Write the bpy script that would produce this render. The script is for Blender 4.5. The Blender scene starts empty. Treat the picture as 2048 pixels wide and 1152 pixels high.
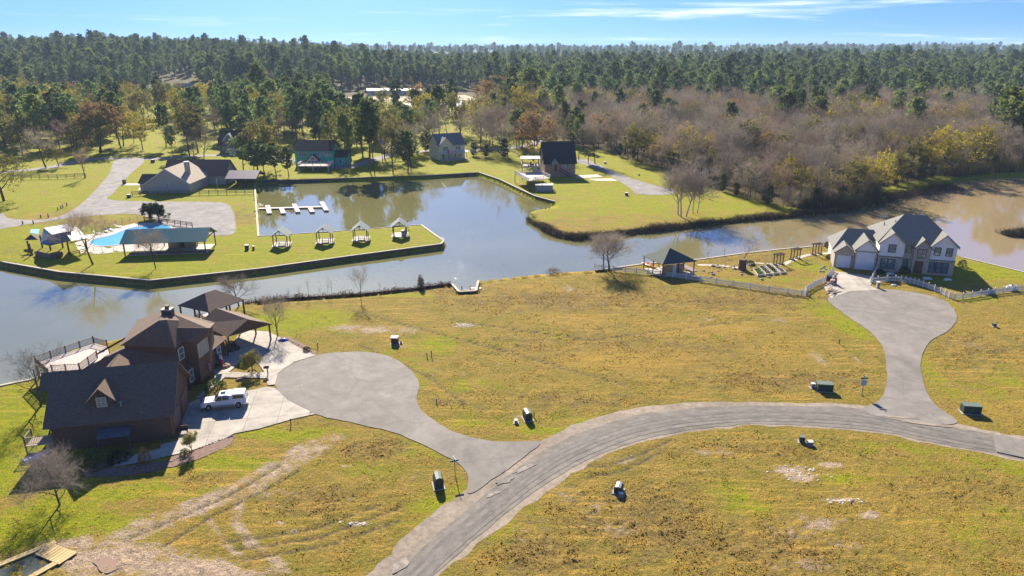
import bpy, bmesh, math, random
import numpy as np
from mathutils import Vector, Matrix, noise as mnoise
R = math.radians
scn = bpy.context.scene
col = scn.collection
# ---------------------------------------------------------------- camera
FPX, CAMH, PITCH = 1420.0, 42.0, math.atan(484/1420.0)
cam_d = bpy.data.cameras.new('camera'); cam = bpy.data.objects.new('camera', cam_d); col.objects.link(cam)
cam.location = (0, 0, CAMH); cam.rotation_euler = (math.pi/2-PITCH, 0, 0)
cam_d.sensor_width = 36.0; cam_d.lens = 36.0*FPX/2048.0; cam_d.clip_start = 0.5; cam_d.clip_end = 20000
scn.camera = cam
# ---------------------------------------------------------------- sky and sun
SUN_EL, SUN_AZ = R(31), R(-12.7)          # azimuth measured from +Y towards +X
wd = bpy.data.worlds.new('World'); scn.world = wd; wd.use_nodes = True
nt = wd.node_tree; nt.nodes.clear()
sky = nt.nodes.new('ShaderNodeTexSky'); sky.sky_type = 'NISHITA'; sky.sun_disc = False
sky.sun_elevation = SUN_EL; sky.sun_rotation = SUN_AZ; sky.altitude = 50
sky.air_density = 1.0; sky.dust_density = 0.15; sky.ozone_density = 3.2
bg = nt.nodes.new('ShaderNodeBackground'); bg.inputs[1].default_value = 0.069
wo = nt.nodes.new('ShaderNodeOutputWorld')
# wispy cirrus streaks, all round the sky
tc = nt.nodes.new('ShaderNodeTexCoord'); lift = nt.nodes.new('ShaderNodeVectorMath'); lift.operation = 'ADD'; lift.inputs[1].default_value = (0, 0, 0.24); nt.links.new(tc.outputs['Generated'], lift.inputs[0])
nrm = nt.nodes.new('ShaderNodeVectorMath'); nrm.operation = 'NORMALIZE'; nt.links.new(lift.outputs[0], nrm.inputs[0]); nt.links.new(nrm.outputs[0], sky.inputs[0])
sp = nt.nodes.new('ShaderNodeSeparateXYZ'); nt.links.new(tc.outputs['Generated'], sp.inputs[0])
def wmath(op, a, b=None, clamp=False):
    n = nt.nodes.new('ShaderNodeMath'); n.operation = op; n.use_clamp = clamp
    for i, v in enumerate((a, b)):
        if v is None: continue
        if isinstance(v, (int, float)): n.inputs[i].default_value = v
        else: nt.links.new(v, n.inputs[i])
    return n.outputs[0]
den = wmath('ADD', wmath('MAXIMUM', sp.outputs[2], 0.0), 0.06)
u = wmath('DIVIDE', sp.outputs[0], den); v = wmath('DIVIDE', sp.outputs[1], den)
cx = nt.nodes.new('ShaderNodeCombineXYZ'); nt.links.new(u, cx.inputs[0]); nt.links.new(v, cx.inputs[1])
mp = nt.nodes.new('ShaderNodeMapping'); nt.links.new(cx.outputs[0], mp.inputs[0]); mp.inputs['Scale'].default_value = (0.20, 0.30, 1); mp.inputs['Rotation'].default_value = (0, 0, 0.1); mp.inputs['Location'].default_value = (3.1, 1.7, 0)
n1 = nt.nodes.new('ShaderNodeTexNoise'); n1.inputs['Scale'].default_value = 1.0; n1.inputs['Detail'].default_value = 9; n1.inputs['Roughness'].default_value = 0.6; n1.inputs['Distortion'].default_value = 0.5
nt.links.new(mp.outputs[0], n1.inputs['Vector'])
cr = nt.nodes.new('ShaderNodeMapRange'); cr.inputs[1].default_value = 0.55; cr.inputs[2].default_value = 0.74; cr.interpolation_type = 'SMOOTHSTEP'
nt.links.new(n1.outputs[0], cr.inputs[0])
mx = nt.nodes.new('ShaderNodeMixRGB'); nt.links.new(cr.outputs[0], mx.inputs[0]); tn = nt.nodes.new('ShaderNodeMixRGB'); tn.blend_type = 'MULTIPLY'; tn.inputs[0].default_value = 1; tn.inputs[2].default_value = (0.54, 0.745, 1.16, 1); nt.links.new(sky.outputs[0], tn.inputs[1]); nt.links.new(tn.outputs[0], mx.inputs[1]); mx.inputs[2].default_value = (8.2, 8.4, 9.0, 1)
nt.links.new(mx.outputs[0], bg.inputs[0]); nt.links.new(bg.outputs[0], wo.inputs[0])
sd = bpy.data.lights.new('sun', 'SUN'); sd.energy = 5.0; sd.angle = R(0.53); sd.color = (1.0, 0.92, 0.77)
so = bpy.data.objects.new('sun', sd); col.objects.link(so)
SUNDIR = Vector((math.sin(SUN_AZ)*math.cos(SUN_EL), math.cos(SUN_AZ)*math.cos(SUN_EL), math.sin(SUN_EL)))
so.rotation_euler = SUNDIR.to_track_quat('Z', 'Y').to_euler(); so.location = (0, 0, 120)
vs = scn.view_settings; vs.view_transform = 'Standard'; vs.look = 'None'; vs.gamma = 1; vs.exposure = 1.36; vs.use_curve_mapping = False
# ---------------------------------------------------------------- pixel -> ground
def sstep(a, b, x):
    t = np.clip((np.asarray(x, float)-a)/(b-a), 0, 1); return t*t*(3-2*t)
def hill(x, y):
    x = np.asarray(x, float); y = np.asarray(y, float)
    s = x/np.maximum(y, 1)
    k = 5+23*sstep(-0.05, -0.5, s)+5*sstep(0.2, 0.42, s)
    return k*sstep(500, 1000, y)+5*sstep(1200, 2600, y)
def G(px, py, z=0.0):
    a = px-1024; b = 576-py
    fw = FPX*math.cos(PITCH)+b*math.sin(PITCH); up = b*math.cos(PITCH)-FPX*math.sin(PITCH)
    t = (z-CAMH)/up
    return Vector((a*t, fw*t, z))
def GH(px, py):
    z = 0.0
    for _ in range(12):
        p = G(px, py, z); z = 0.6*z+0.4*float(hill(p.x, p.y))
    return p
def hgt(px, py, topy, z0=0.0):
    p = G(px, py, z0); lo, hi = 0.0, 90.0
    for _ in range(50):
        m = (lo+hi)/2; dz = m+z0-CAMH
        f = p.y*math.cos(PITCH)-dz*math.sin(PITCH); u_ = p.y*math.sin(PITCH)+dz*math.cos(PITCH)
        if 576-FPX*u_/f > topy: lo = m
        else: hi = m
    return lo
# ---------------------------------------------------------------- materials
MATS = {}
def mat(name, c, c2=None, scale=3.0, rough=0.8, metal=0.0, bump=0.0, bscale=None, spec=0.3, detail=5, trans=0.0, stretch=None, lo=.35, hi=.65, rand=0.0):
    if name in MATS: return MATS[name]
    m = bpy.data.materials.new(name); m.use_nodes = True; t = m.node_tree; b = t.nodes['Principled BSDF']
    b.inputs['Roughness'].default_value = rough; b.inputs['Metallic'].default_value = metal; b.inputs['Specular IOR Level'].default_value = spec
    b.inputs['Base Color'].default_value = (*c, 1)
    geo = t.nodes.new('ShaderNodeTexCoord'); vec = geo.outputs['Object']
    if stretch:
        mpn = t.nodes.new('ShaderNodeMapping'); mpn.inputs['Scale'].default_value = stretch; t.links.new(vec, mpn.inputs[0]); vec = mpn.outputs[0]
    cout = None
    if c2 is not None:
        n = t.nodes.new('ShaderNodeTexNoise'); n.inputs['Scale'].default_value = scale; n.inputs['Detail'].default_value = detail; n.inputs['Roughness'].default_value = 0.65
        t.links.new(vec, n.inputs['Vector'])
        r = t.nodes.new('ShaderNodeMapRange'); r.inputs[1].default_value = lo; r.inputs[2].default_value = hi; t.links.new(n.outputs[0], r.inputs[0])
        x = t.nodes.new('ShaderNodeMixRGB'); x.inputs[1].default_value = (*c, 1); x.inputs[2].default_value = (*c2, 1); t.links.new(r.outputs[0], x.inputs[0])
        cout = x.outputs[0]
    if rand:
        oi = t.nodes.new('ShaderNodeObjectInfo'); hs = t.nodes.new('ShaderNodeHueSaturation')
        r2 = t.nodes.new('ShaderNodeMapRange'); r2.inputs[3].default_value = 1-rand; r2.inputs[4].default_value = 1+rand; t.links.new(oi.outputs['Random'], r2.inputs[0]); t.links.new(r2.outputs[0], hs.inputs['Value'])
        if cout: t.links.new(cout, hs.inputs['Color'])
        else: hs.inputs['Color'].default_value = (*c, 1)
        cout = hs.outputs[0]
    if cout: t.links.new(cout, b.inputs['Base Color'])
    if bump:
        n2 = t.nodes.new('ShaderNodeTexNoise'); n2.inputs['Scale'].default_value = bscale or scale*4; n2.inputs['Detail'].default_value = 4
        t.links.new(vec, n2.inputs['Vector'])
        bp = t.nodes.new('ShaderNodeBump'); bp.inputs['Strength'].default_value = bump; bp.inputs['Distance'].default_value = 0.05
        t.links.new(n2.outputs[0], bp.inputs['Height']); t.links.new(bp.outputs[0], b.inputs['Normal'])
    if trans:
        tr = t.nodes.new('ShaderNodeBsdfTranslucent'); ms = t.nodes.new('ShaderNodeMixShader'); ms.inputs[0].default_value = trans
        if cout: t.links.new(cout, tr.inputs[0])
        else: tr.inputs[0].default_value = (*c, 1)
        out = t.nodes['Material Output']; t.links.new(b.outputs[0], ms.inputs[1]); t.links.new(tr.outputs[0], ms.inputs[2]); t.links.new(ms.outputs[0], out.inputs[0])
    MATS[name] = m; return m
def glass(name='window_glass', c=(0.03, 0.05, 0.07)):
    return mat(name, c, rough=0.06, spec=0.9)
# ---------------------------------------------------------------- mesh helper
class MB:
    def __init__(s): s.v = []; s.f = []
    def add(s, vs, fs):
        o = len(s.v); s.v.extend([tuple(p) for p in vs]); s.f.extend([tuple(i+o for i in f) for f in fs]); return s
    def box(s, x0, x1, y0, y1, z0, z1):
        return s.add([(x0,y0,z0),(x1,y0,z0),(x1,y1,z0),(x0,y1,z0),(x0,y0,z1),(x1,y0,z1),(x1,y1,z1),(x0,y1,z1)],
                     [(3,2,1,0),(4,5,6,7),(0,1,5,4),(1,2,6,5),(2,3,7,6),(3,0,4,7)])
    def prism(s, pts, z0, z1):        # vertical prism over a polygon (ccw)
        n = len(pts)
        a = sum(pts[i][0]*pts[(i+1) % n][1]-pts[(i+1) % n][0]*pts[i][1] for i in range(n))
        if a < 0: pts = pts[::-1]
        vs = [(p[0], p[1], z0) for p in pts]+[(p[0], p[1], z1) for p in pts]
        return s.add(vs, [tuple(range(n-1, -1, -1)), tuple(range(n, 2*n))]+[(i, (i+1) % n, n+(i+1) % n, n+i) for i in range(n)])
    def slab(s, pts, th):             # thick polygon along its normal (downward thickness), pts 3D
        P = [Vector(p) for p in pts]; n = Vector((0, 0, 0))
        for i in range(len(P)): n += (P[i]-P[0]).cross(P[(i+1) % len(P)]-P[0])
        if n.z < 0: P = P[::-1]; n = -n
        n.normalize(); Q = [p-n*th for p in P]; k = len(P)
        return s.add([*P, *Q], [tuple(range(k)), tuple(range(2*k-1, k-1, -1))]+[(i, k+i, k+(i+1) % k, (i+1) % k) for i in range(k)])
    def bar(s, a, b, w, h=None, up=(0, 0, 1)):
        a = Vector(a); b = Vector(b); h = h or w; d = (b-a).normalized(); u_ = Vector(up)
        if abs(d.dot(u_)) > 0.98: u_ = Vector((0, 1, 0))
        x = d.cross(u_).normalized()*(w/2); y = x.cross(d).normalized()*(h/2)
        return s.add([a-x-y, a+x-y, a+x+y, a-x+y, b-x-y, b+x-y, b+x+y, b-x+y], [(3,2,1,0),(4,5,6,7),(0,1,5,4),(1,2,6,5),(2,3,7,6),(3,0,4,7)])
    def tube(s, a, b, r0, r1=None, n=6, cap=True):
        a = Vector(a); b = Vector(b); r1 = r0 if r1 is None else r1; d = (b-a).normalized()
        u_ = Vector((0, 0, 1)) if abs(d.z) < 0.9 else Vector((1, 0, 0)); x = d.cross(u_).normalized(); y = d.cross(x)
        vs = []
        for c, r in ((a, r0), (b, r1)):
            for i in range(n): t = 2*math.pi*i/n; vs.append(c+x*(r*math.cos(t))+y*(r*math.sin(t)))
        fs = [(i, (i+1) % n, n+(i+1) % n, n+i) for i in range(n)]
        fs = [f[::-1] for f in fs]
        if cap: fs += [tuple(range(n)), tuple(range(2*n-1, n-1, -1))]
        return s.add(vs, fs)
    def lathe(s, prof, n=12, c=(0, 0, 0)):
        vs = []; fs = []; m = len(prof)
        for i in range(n):
            t = 2*math.pi*i/n
            for r, z in prof: vs.append((c[0]+r*math.cos(t), c[1]+r*math.sin(t), c[2]+z))
        for i in range(n):
            for j in range(m-1):
                fs.append((i*m+j, ((i+1) % n)*m+j, ((i+1) % n)*m+j+1, i*m+j+1))
        return s.add(vs, fs)
    def xf(s, M, start=0):
        for i in range(start, len(s.v)): s.v[i] = tuple(M @ Vector(s.v[i]))
        return s
    def mesh(s, name, material, smooth=False):
        me = bpy.data.meshes.new(name); me.from_pydata([tuple(p) for p in s.v], [], s.f); me.validate()
        if material: me.materials.append(material)
        if smooth: me.polygons.foreach_set('use_smooth', [True]*len(me.polygons))
        me.update(); return me
    def build(s, name, material, parent=None, smooth=False, kind=None, label=None):
        o = bpy.data.objects.new(name, s.mesh(name, material, smooth)); col.objects.link(o)
        if parent is not None: o.parent = parent
        if kind: o['kind'] = kind
        if label: o['label'] = label
        return o
def tag(o, label, cat, group=None):
    o['label'] = label; o['category'] = cat
    if group: o['group'] = group
    return o
def thing(name, label, cat, loc=(0, 0, 0), rz=0.0, group=None):
    o = bpy.data.objects.new(name, None); col.objects.link(o); o.empty_display_size = 0.3
    o.location = loc; o.rotation_euler = (0, 0, rz); return tag(o, label, cat, group)
def dup(root, loc=None, rz=None, label=None, scale=None):
    r = root.copy(); col.objects.link(r)
    if loc is not None: r.location = loc
    if rz is not None: r.rotation_euler = (0, 0, rz)
    if scale is not None: r.scale = (scale,)*3 if isinstance(scale, (int, float)) else scale
    if label: r['label'] = label
    for ch in KIDS(root):
        c = ch.copy(); col.objects.link(c); c.parent = r
        for g in KIDS(ch):
            d = g.copy(); col.objects.link(d); d.parent = c
    return r
_kids = {}
def KIDS(o):
    return [c for c in o.children]
def rotz(a): return Matrix.Rotation(a, 4, 'Z')
def cr_spline(pts, n=6, closed=False):
    P = [Vector((p[0], p[1])) for p in pts]; out = []; N = len(P)
    rng = range(N if closed else N-1)
    for i in rng:
        if closed: p0, p1, p2, p3 = P[i-1], P[i], P[(i+1) % N], P[(i+2) % N]
        else: p0, p1, p2, p3 = P[max(i-1, 0)], P[i], P[i+1], P[min(i+2, N-1)]
        for k in range(n):
            t = k/n; t2 = t*t; t3 = t2*t
            out.append(0.5*((2*p1)+(p2-p0)*t+(2*p0-5*p1+4*p2-p3)*t2+(3*p1-p0-3*p2+p3)*t3))
    if not closed: out.append(P[-1])
    return out
def GP(pts, z=0.0): return [G(a, b, z) for a, b in pts]
def GS(pts, n=5, closed=True): return cr_spline(GP(pts), n, closed)
from mathutils.geometry import tessellate_polygon
def sheet(name, pts2, z, material, kind='structure', th=0.0, parent=None):
    P = [Vector((p[0], p[1], z)) for p in pts2]
    tri = tessellate_polygon([P]); m = MB()
    fs = []
    for t in tri:
        a, b, c = (P[i] for i in t)
        fs.append(t if (b-a).cross(c-a).z > 0 else t[::-1])
    m.add(P, fs)
    if th:
        n = len(P); ar = sum(P[i].x*P[(i+1) % n].y-P[(i+1) % n].x*P[i].y for i in range(n))
        Q = [p-Vector((0, 0, th)) for p in P]
        fs2 = [((i+1) % n, i, n+i, n+(i+1) % n) if ar > 0 else (i, (i+1) % n, n+(i+1) % n, n+i) for i in range(n)]
        m.add([*P, *Q], fs2)
    o = m.build(name, material, parent)
    if kind: o['kind'] = kind
    return o
def ribbon(name, pts2, width, z, material, kind='structure'):
    P = cr_spline(pts2, 8); m = MB(); vs = []; fs = []
    for i, p in enumerate(P):
        d = (P[min(i+1, len(P)-1)]-P[max(i-1, 0)]).normalized(); n = Vector((-d.y, d.x))*width/2
        zz = z
        vs += [(p.x+n.x, p.y+n.y, zz+float(hill(p.x, p.y))), (p.x-n.x, p.y-n.y, zz+float(hill(p.x, p.y)))]
        if i: fs.append((2*i-1, 2*i+1, 2*i, 2*i-2))
    m.add(vs, fs); o = m.build(name, material)
    if kind: o['kind'] = kind
    return o
# ================================================================ lake outline (traced at bank-top level)
WATER_Z = -1.1
near_shore = [(-700, 980), (-120, 800), (0, 772), (60, 760), (110, 742), (140, 700), (215, 683), (300, 665), (370, 640), (440, 628), (490, 607), (560, 598), (640, 593), (722, 588), (820, 578), (903, 567), (918, 584), (952, 582), (957, 562), (1040, 553), (1110, 546), (1190, 541), (1290, 528), (1400, 519), (1480, 508), (1560, 499), (1650, 491), (1690, 478), (1760, 470), (1850, 480), (1925, 515), (2048, 545), (2500, 640)]
far_shore = [(2600, 343), (2300, 344), (2048, 346), (1950, 350), (1900, 358), (1860, 372), (1790, 385), (1752, 402), (1715, 412), (1600, 424), (1500, 432), (1430, 440), (1360, 448), (1270, 458), (1190, 468), (1130, 467), (1085, 448), (1057, 433), (1062, 424), (1118, 409), (1110, 403), (1070, 392), (1035, 376), (1000, 359), (958, 345), (930, 346), (850, 351), (700, 356), (600, 358), (509, 362), (513, 420), (517, 473), (600, 468), (700, 461), (842, 450), (887, 482), (882, 488), (700, 512), (520, 537), (300, 561), (120, 544), (6, 524), (-40, 520), (-500, 490)]
LAKE = [G(a, b) for a, b in near_shore+far_shore]
LK = np.array([(p.x, p.y) for p in LAKE])
def poly_sd(P, X, Y):
    """signed distance to polygon (negative inside) and nearest point"""
    n = len(P); d2 = np.full(X.shape, 1e18); nx = np.zeros_like(X); ny = np.zeros_like(X); ins = np.zeros(X.shape, bool)
    for i in range(n):
        ax, ay = P[i]; bx, by = P[(i+1) % n]; ex, ey = bx-ax, by-ay
        t = np.clip(((X-ax)*ex+(Y-ay)*ey)/max(ex*ex+ey*ey, 1e-9), 0, 1)
        qx, qy = ax+t*ex, ay+t*ey; dd = (X-qx)**2+(Y-qy)**2; k = dd < d2
        d2 = np.where(k, dd, d2); nx = np.where(k, qx, nx); ny = np.where(k, qy, ny)
        c = ((ay > Y) != (by > Y)) & (X < (bx-ax)*(Y-ay)/((by-ay) if by != ay else 1e-9)+ax)
        ins ^= c
    d = np.sqrt(d2); return np.where(ins, -d, d), nx, ny
# ---------------------------------------------------------------- value noise in numpy
_rs = np.random.RandomState(4); _T = _rs.rand(256, 256)
def vnoise(x, y):
    xi = np.floor(x).astype(int); yi = np.floor(y).astype(int); fx = x-xi; fy = y-yi
    fx = fx*fx*(3-2*fx); fy = fy*fy*(3-2*fy); a = lambda i, j: _T[(xi+i) & 255, (yi+j) & 255]
    return (a(0,0)*(1-fx)+a(1,0)*fx)*(1-fy)+(a(0,1)*(1-fx)+a(1,1)*fx)*fy
def fbm(x, y, o=4):
    s = 0; w = 1; t = 0
    for i in range(o): s = s+w*vnoise(x*2**i+17*i, y*2**i+9*i); t += w; w *= 0.55
    return s/t
def segd(X, Y, pts):
    d = np.full(X.shape, 1e9)
    for (ax, ay), (bx, by) in zip(pts[:-1], pts[1:]):
        ex, ey = bx-ax, by-ay; t = np.clip(((X-ax)*ex+(Y-ay)*ey)/(ex*ex+ey*ey+1e-9), 0, 1)
        d = np.minimum(d, np.hypot(X-ax-t*ex, Y-ay-t*ey))
    return d
def wl(pts): return [(p.x, p.y) for p in (G(a, b) for a, b in pts)]
# ---------------------------------------------------------------- ground sheet: rows widen with distance so that near ground is fine
ys = [30.0]
while ys[-1] < 335: ys.append(ys[-1]*1.0062)
while ys[-1] < 5200: ys.append(ys[-1]*1.028)
ys = np.array(ys)
ss = np.concatenate([[-8, -6, -4.6], -np.geomspace(.928, 3.8, 90)[::-1], np.arange(-0.92, 0.9201, 0.0046), np.geomspace(.928, 3.8, 90), [4.6, 6, 8]])
S, Yg = np.meshgrid(ss, ys); Xg = S*Yg
cell = np.maximum(Yg*0.0062, 0.2)
sd_, nx_, ny_ = poly_sd(LK, Xg, Yg)
snap = (np.abs(sd_) < cell*np.maximum(.55, np.abs(S)*1.6-1)) & (np.abs(S) < 3.7) & (Yg < 340)
Xg = np.where(snap, nx_, Xg); Yg = np.where(snap, ny_, Yg); sd_ = np.where(snap, 0, sd_)
near = sstep(200, 120, Yg)
# placed features: muddy tracks, bare soil, straw, greener lawn
mud = np.zeros_like(Xg); green = np.zeros_like(Xg); straw = np.zeros_like(Xg); brown = np.zeros_like(Xg); rut = np.zeros_like(Xg)
def blob(px, py, rx, ry, amp=1.0):
    c = G(px, py); return amp*np.exp(-(((Xg-c.x)/rx)**2+((Yg-c.y)/ry)**2))
def track(pts, w, amp=1.0): return amp*sstep(w, w*0.25, segd(Xg, Yg, wl(pts)))
mud = np.maximum.reduce([
    track([(660, 880), (600, 905), (540, 945), (470, 985), (400, 1010), (300, 1050), (220, 1090)], 3.0, .66), track([(640, 905), (560, 950), (480, 1000), (470, 1040), (500, 1085), (560, 1130)], 1.1, .62),
    track([(420, 1040), (450, 1090), (540, 1150)], 0.7, .6), blob(230, 1120, 8, 2.8, .95), blob(370, 1140, 6, 2.2, .9), blob(150, 1090, 4, 1.5, .8), blob(480, 1146, 5, 1.2, .8),
    blob(716, 1048, 1.1, .35, 1.1), blob(560, 1046, .5, .35, 1.0), blob(588, 1062, .5, .4, 1.0), blob(700, 1000, 2.5, .35, .6), blob(690, 932, 1.2, .4, .7), blob(832, 955, 1.4, 1.2, .5),
    blob(1580, 940, 2.2, 1.2, 1.0), blob(1600, 955, 2.0, 1.0, 1.0), blob(1660, 930, 2.0, .7, 1.0), blob(1690, 1000, 3, .5, .9), blob(1740, 1030, 1.5, .8, .9), blob(1660, 1045, 4, 1.2, .55), blob(1620, 1060, 5, 3.5, .55), blob(1690, 1090, 4, 1.5, .55), blob(1610, 1130, 4, 1.6, .5),
    blob(1240, 920, 5, 1.6, .55), blob(1130, 985, 3, 2.5, .5), blob(1180, 1020, 3, 1.6, .45), blob(1400, 940, 2, .5, .6), blob(1060, 1060, 3, 3, .45), blob(1240, 985, 1.5, 1.0, .6), blob(1050, 832, 2.6, .9, .6),
    blob(760, 660, 9, 2.5, .72), blob(700, 655, 7, 1.5, .72), blob(1240, 1060, 4, 2, .5), blob(1420, 905, 5, 1, .6), blob(560, 985, 5, 1.2, .5), blob(1120, 640, 6, 2, .45), blob(1560, 640, 7, 2.5, .5), blob(928, 651, 1.8, 1.0, 1.0), blob(800, 690, 5, 2, .45), blob(1139, 578, 1.0, 2.2, .7), blob(1010, 565, 7, 2.5, .35), blob(880, 745, 5, 2.5, .4), blob(1640, 720, 1.4, 7, .6), blob(1660, 690, 1.2, 5, .5), blob(1430, 690, 3, 1.2, .5), blob(1500, 660, 5, 2, .4), blob(1400, 640, 5, 2, .4), blob(1714, 720, .4, 3, .8),
    blob(1940, 690, 5, 2.5, .5), blob(1960, 740, 4, 2, .4), blob(1680, 580, 3, 1.6, .7), blob(1860, 600, 6, 1.3, .45), blob(1020, 725, 3, 1.5, .35), blob(1090, 780, 4, 1.2, .4), blob(640, 640, 8, 2, .35),
    blob(1280, 585, 12, 3, .35), blob(1350, 610, 10, 3, .38), blob(1240, 650, 8, 3, .3), blob(1000, 610, 12, 4, .3),
    blob(1340, 250, 40, 30, .25)])
for tr in ([(560, 930), (470, 985), (370, 1030), (250, 1080)], [(600, 940), (520, 985), (420, 1035), (330, 1090)], [(450, 1085), (620, 1060), (760, 1010)], [(470, 1100), (640, 1075), (800, 1015)], [(485, 1120), (660, 1090), (800, 1040)], [(1160, 935), (1220, 930), (1290, 905), (1340, 880)], [(1180, 952), (1240, 945), (1320, 905)], [(720, 690), (860, 755), (930, 810)], [(900, 640), (1180, 680), (1500, 640)], [(700, 620), (1000, 700), (1250, 770)]):
    rut = np.maximum(rut, sstep(.35, .08, segd(Xg, Yg, wl(tr))))
green = np.maximum.reduce([
    blob(60, 850, 14, 16, 1.1), blob(80, 1040, 9, 5, .8), blob(250, 980, 10, 3, .75), blob(430, 930, 9, 2.4, .8), blob(560, 870, 8, 2, .7), blob(880, 1020, 5, 5, .6), blob(1000, 1020, 3, 6, .5), blob(860, 900, 5, 2.5, .55), blob(720, 930, 7, 3, .35),
    blob(560, 640, 8, 6, 1.0), blob(640, 650, 10, 7, .6), blob(780, 740, 6, 6, .65), blob(880, 690, 9, 4, .6), blob(940, 770, 6, 3, .6), blob(960, 850, 8, 1.6, .7), blob(1100, 860, 6, 2, .7), blob(1190, 845, 10, 1.6, .6), blob(1180, 730, 7, 4, .4),
    blob(1560, 560, 12, 2.2, .6), blob(1460, 560, 18, 1.6, .6), blob(1640, 610, 3.5, 9, .8), blob(1690, 650, 3, 8, .7), blob(1300, 545, 10, 1.5, .6), blob(1800, 900, 10, 2.5, .5), blob(2000, 930, 10, 3, .55), blob(1900, 1050, 9, 4, .45), blob(1250, 1020, 5, 3, .35), blob(1480, 1010, 6, 4, .4), blob(1700, 960, 3, 1.2, .7), blob(1860, 740, 2.5, 10, .7), blob(1980, 600, 12, 4, .5), blob(1950, 540, 20, 10, .9), blob(1610, 530, 9, 6, .7), blob(2020, 760, 8, 8, .4)])
sdl = sd_
pen = ((Xg > -150) & (Xg < -14) & (Yg > 118) & (Yg < 172) & (sd_ > 0)).astype(float)
farg = sstep(150, 200, Yg)
green = np.maximum(green, pen*0.72); green = np.maximum(green, farg*0.68)
brown = np.maximum.reduce([blob(1150, 600, 26, 7, .8), blob(1500, 600, 22, 6, .75), blob(1300, 700, 26, 12, .55), blob(1060, 690, 12, 6, .5), blob(1550, 760, 16, 4, .7), blob(1150, 800, 12, 3, .6), blob(1300, 1040, 9, 7, .8), blob(1540, 1100, 12, 5, .7), blob(1080, 1110, 5, 4, .8), blob(760, 900, 7, 3, .75), blob(620, 1000, 6, 3, .7), blob(1500, 900, 14, 2.5, .55), blob(1900, 990, 14, 5, .45), blob(1960, 700, 10, 8, .55), blob(900, 800, 5, 3, .5), blob(420, 960, 10, 2, .4), blob(1540, 520, 25, 6, .55), blob(490, 430, 8, 14, .5), blob(60, 500, 20, 6, .4), blob(870, 580, 22, 4, .6), blob(300, 340, 60, 6, .25)])
straw = np.maximum.reduce([blob(1250, 720, 14, 5, .9), blob(1150, 640, 10, 4, .8), blob(1400, 660, 14, 5, .8), blob(1060, 575, 8, 3, .7), blob(1560, 700, 8, 10, .6), blob(1980, 820, 12, 6, .6), blob(1980, 650, 12, 6, .5), blob(1800, 1000, 14, 8, .5), blob(1480, 1130, 9, 4, .4), blob(500, 965, 8, 2, .5), blob(1290, 590, 10, 3, .6), blob(1480, 545, 20, 3, .6)])
# relief
rough_amt = near*(0.35+0.9*np.clip(brown+mud*0.8, 0, 1))*np.clip(sd_/3, 0, 1)*(1-0.75*np.clip(green-.5, 0, 1))
lump = (fbm(Xg*1.1, Yg*1.1, 3)-.5)*0.20+(np.maximum(fbm(Xg*2.3+40, Yg*2.3, 2)-.55, 0))*0.55
flat_pts = [G(420, 830), G(690, 780), G(1780, 650), G(1800, 520)]
base = lump*rough_amt-rut*0.10*near+0.05*sstep(.35, .6, segd(Xg, Yg, wl([(0, 0), (1, 1)])))*0
# keep the ground flat beneath roads, drives and houses
PAVED = []
def flat_mask(polys):
    m = np.zeros_like(Xg)
    for pl in polys:
        d, _, _ = poly_sd(np.array([(p[0], p[1]) for p in pl]), Xg, Yg); m = np.maximum(m, sstep(0.9, 0.1, d))
    return m
# ================================================================ roads and pavements (outlines)
main_up = [(560, 1330), (680, 1230), (790, 1152), (850, 1090), (905, 1040), (985, 978), (1075, 908), (1180, 858), (1300, 826), (1450, 813), (1600, 812), (1720, 818), (1850, 842), (1990, 870), (2048, 880), (2300, 925)]
main_dn = [(2300, 980), (2048, 918), (1880, 888), (1750, 862), (1600, 850), (1480, 850), (1330, 868), (1200, 910), (1080, 975), (960, 1070), (868, 1152), (760, 1270), (700, 1360)]
MAIN = cr_spline(GP(main_up), 6)+cr_spline(GP(main_dn), 6)
sh_up = [(500, 1330), (610, 1230), (735, 1152), (800, 1085), (870, 1020), (925, 985), (1000, 920), (1075, 885), (1180, 838), (1300, 812), (1450, 804), (1600, 805), (1720, 811), (1850, 832), (1990, 864), (2048, 874), (2300, 916)]
sh_dn = [(2300, 986), (2048, 923), (1880, 892), (1750, 866), (1600, 854), (1480, 854), (1330, 873), (1200, 917), (1090, 985), (975, 1078), (882, 1152), (780, 1270), (720, 1360)]
SHOULDER = cr_spline(GP(sh_up), 6)+cr_spline(GP(sh_dn), 6)
CDS1 = GS([(549, 770), (556, 748), (585, 727), (640, 709), (720, 704), (775, 712), (815, 735), (838, 765), (834, 800), (845, 822), (880, 850), (930, 872), (1000, 884), (1080, 884), (1040, 920), (985, 960), (937, 988), (936, 955), (920, 930), (880, 908), (800, 870), (700, 845), (628, 828), (575, 800)])
CDS2 = GS([(1656, 600), (1676, 586), (1740, 578), (1820, 584), (1880, 598), (1912, 626), (1904, 655), (1862, 682), (1843, 715), (1845, 760), (1868, 808), (1915, 846), (1830, 846), (1722, 824), (1758, 802), (1772, 770), (1770, 710), (1747, 670), (1704, 640), (1672, 616)])
LEFTRD = GS([(232, 320), (288, 320), (262, 347), (228, 385), (218, 399), (300, 403), (440, 405), (464, 420), (470, 440), (468, 466), (430, 471), (380, 465), (330, 452), (290, 432), (250, 428), (160, 434), (60, 448), (0, 458), (-90, 470), (-90, 424), (0, 426), (15, 436), (60, 440), (115, 434), (160, 410), (200, 370), (220, 345)], 4)
RIGHTGR = GS([(1150, 322), (1168, 318), (1195, 328), (1245, 350), (1310, 371), (1350, 379), (1338, 389), (1275, 388), (1258, 375), (1205, 343)], 5)
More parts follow.
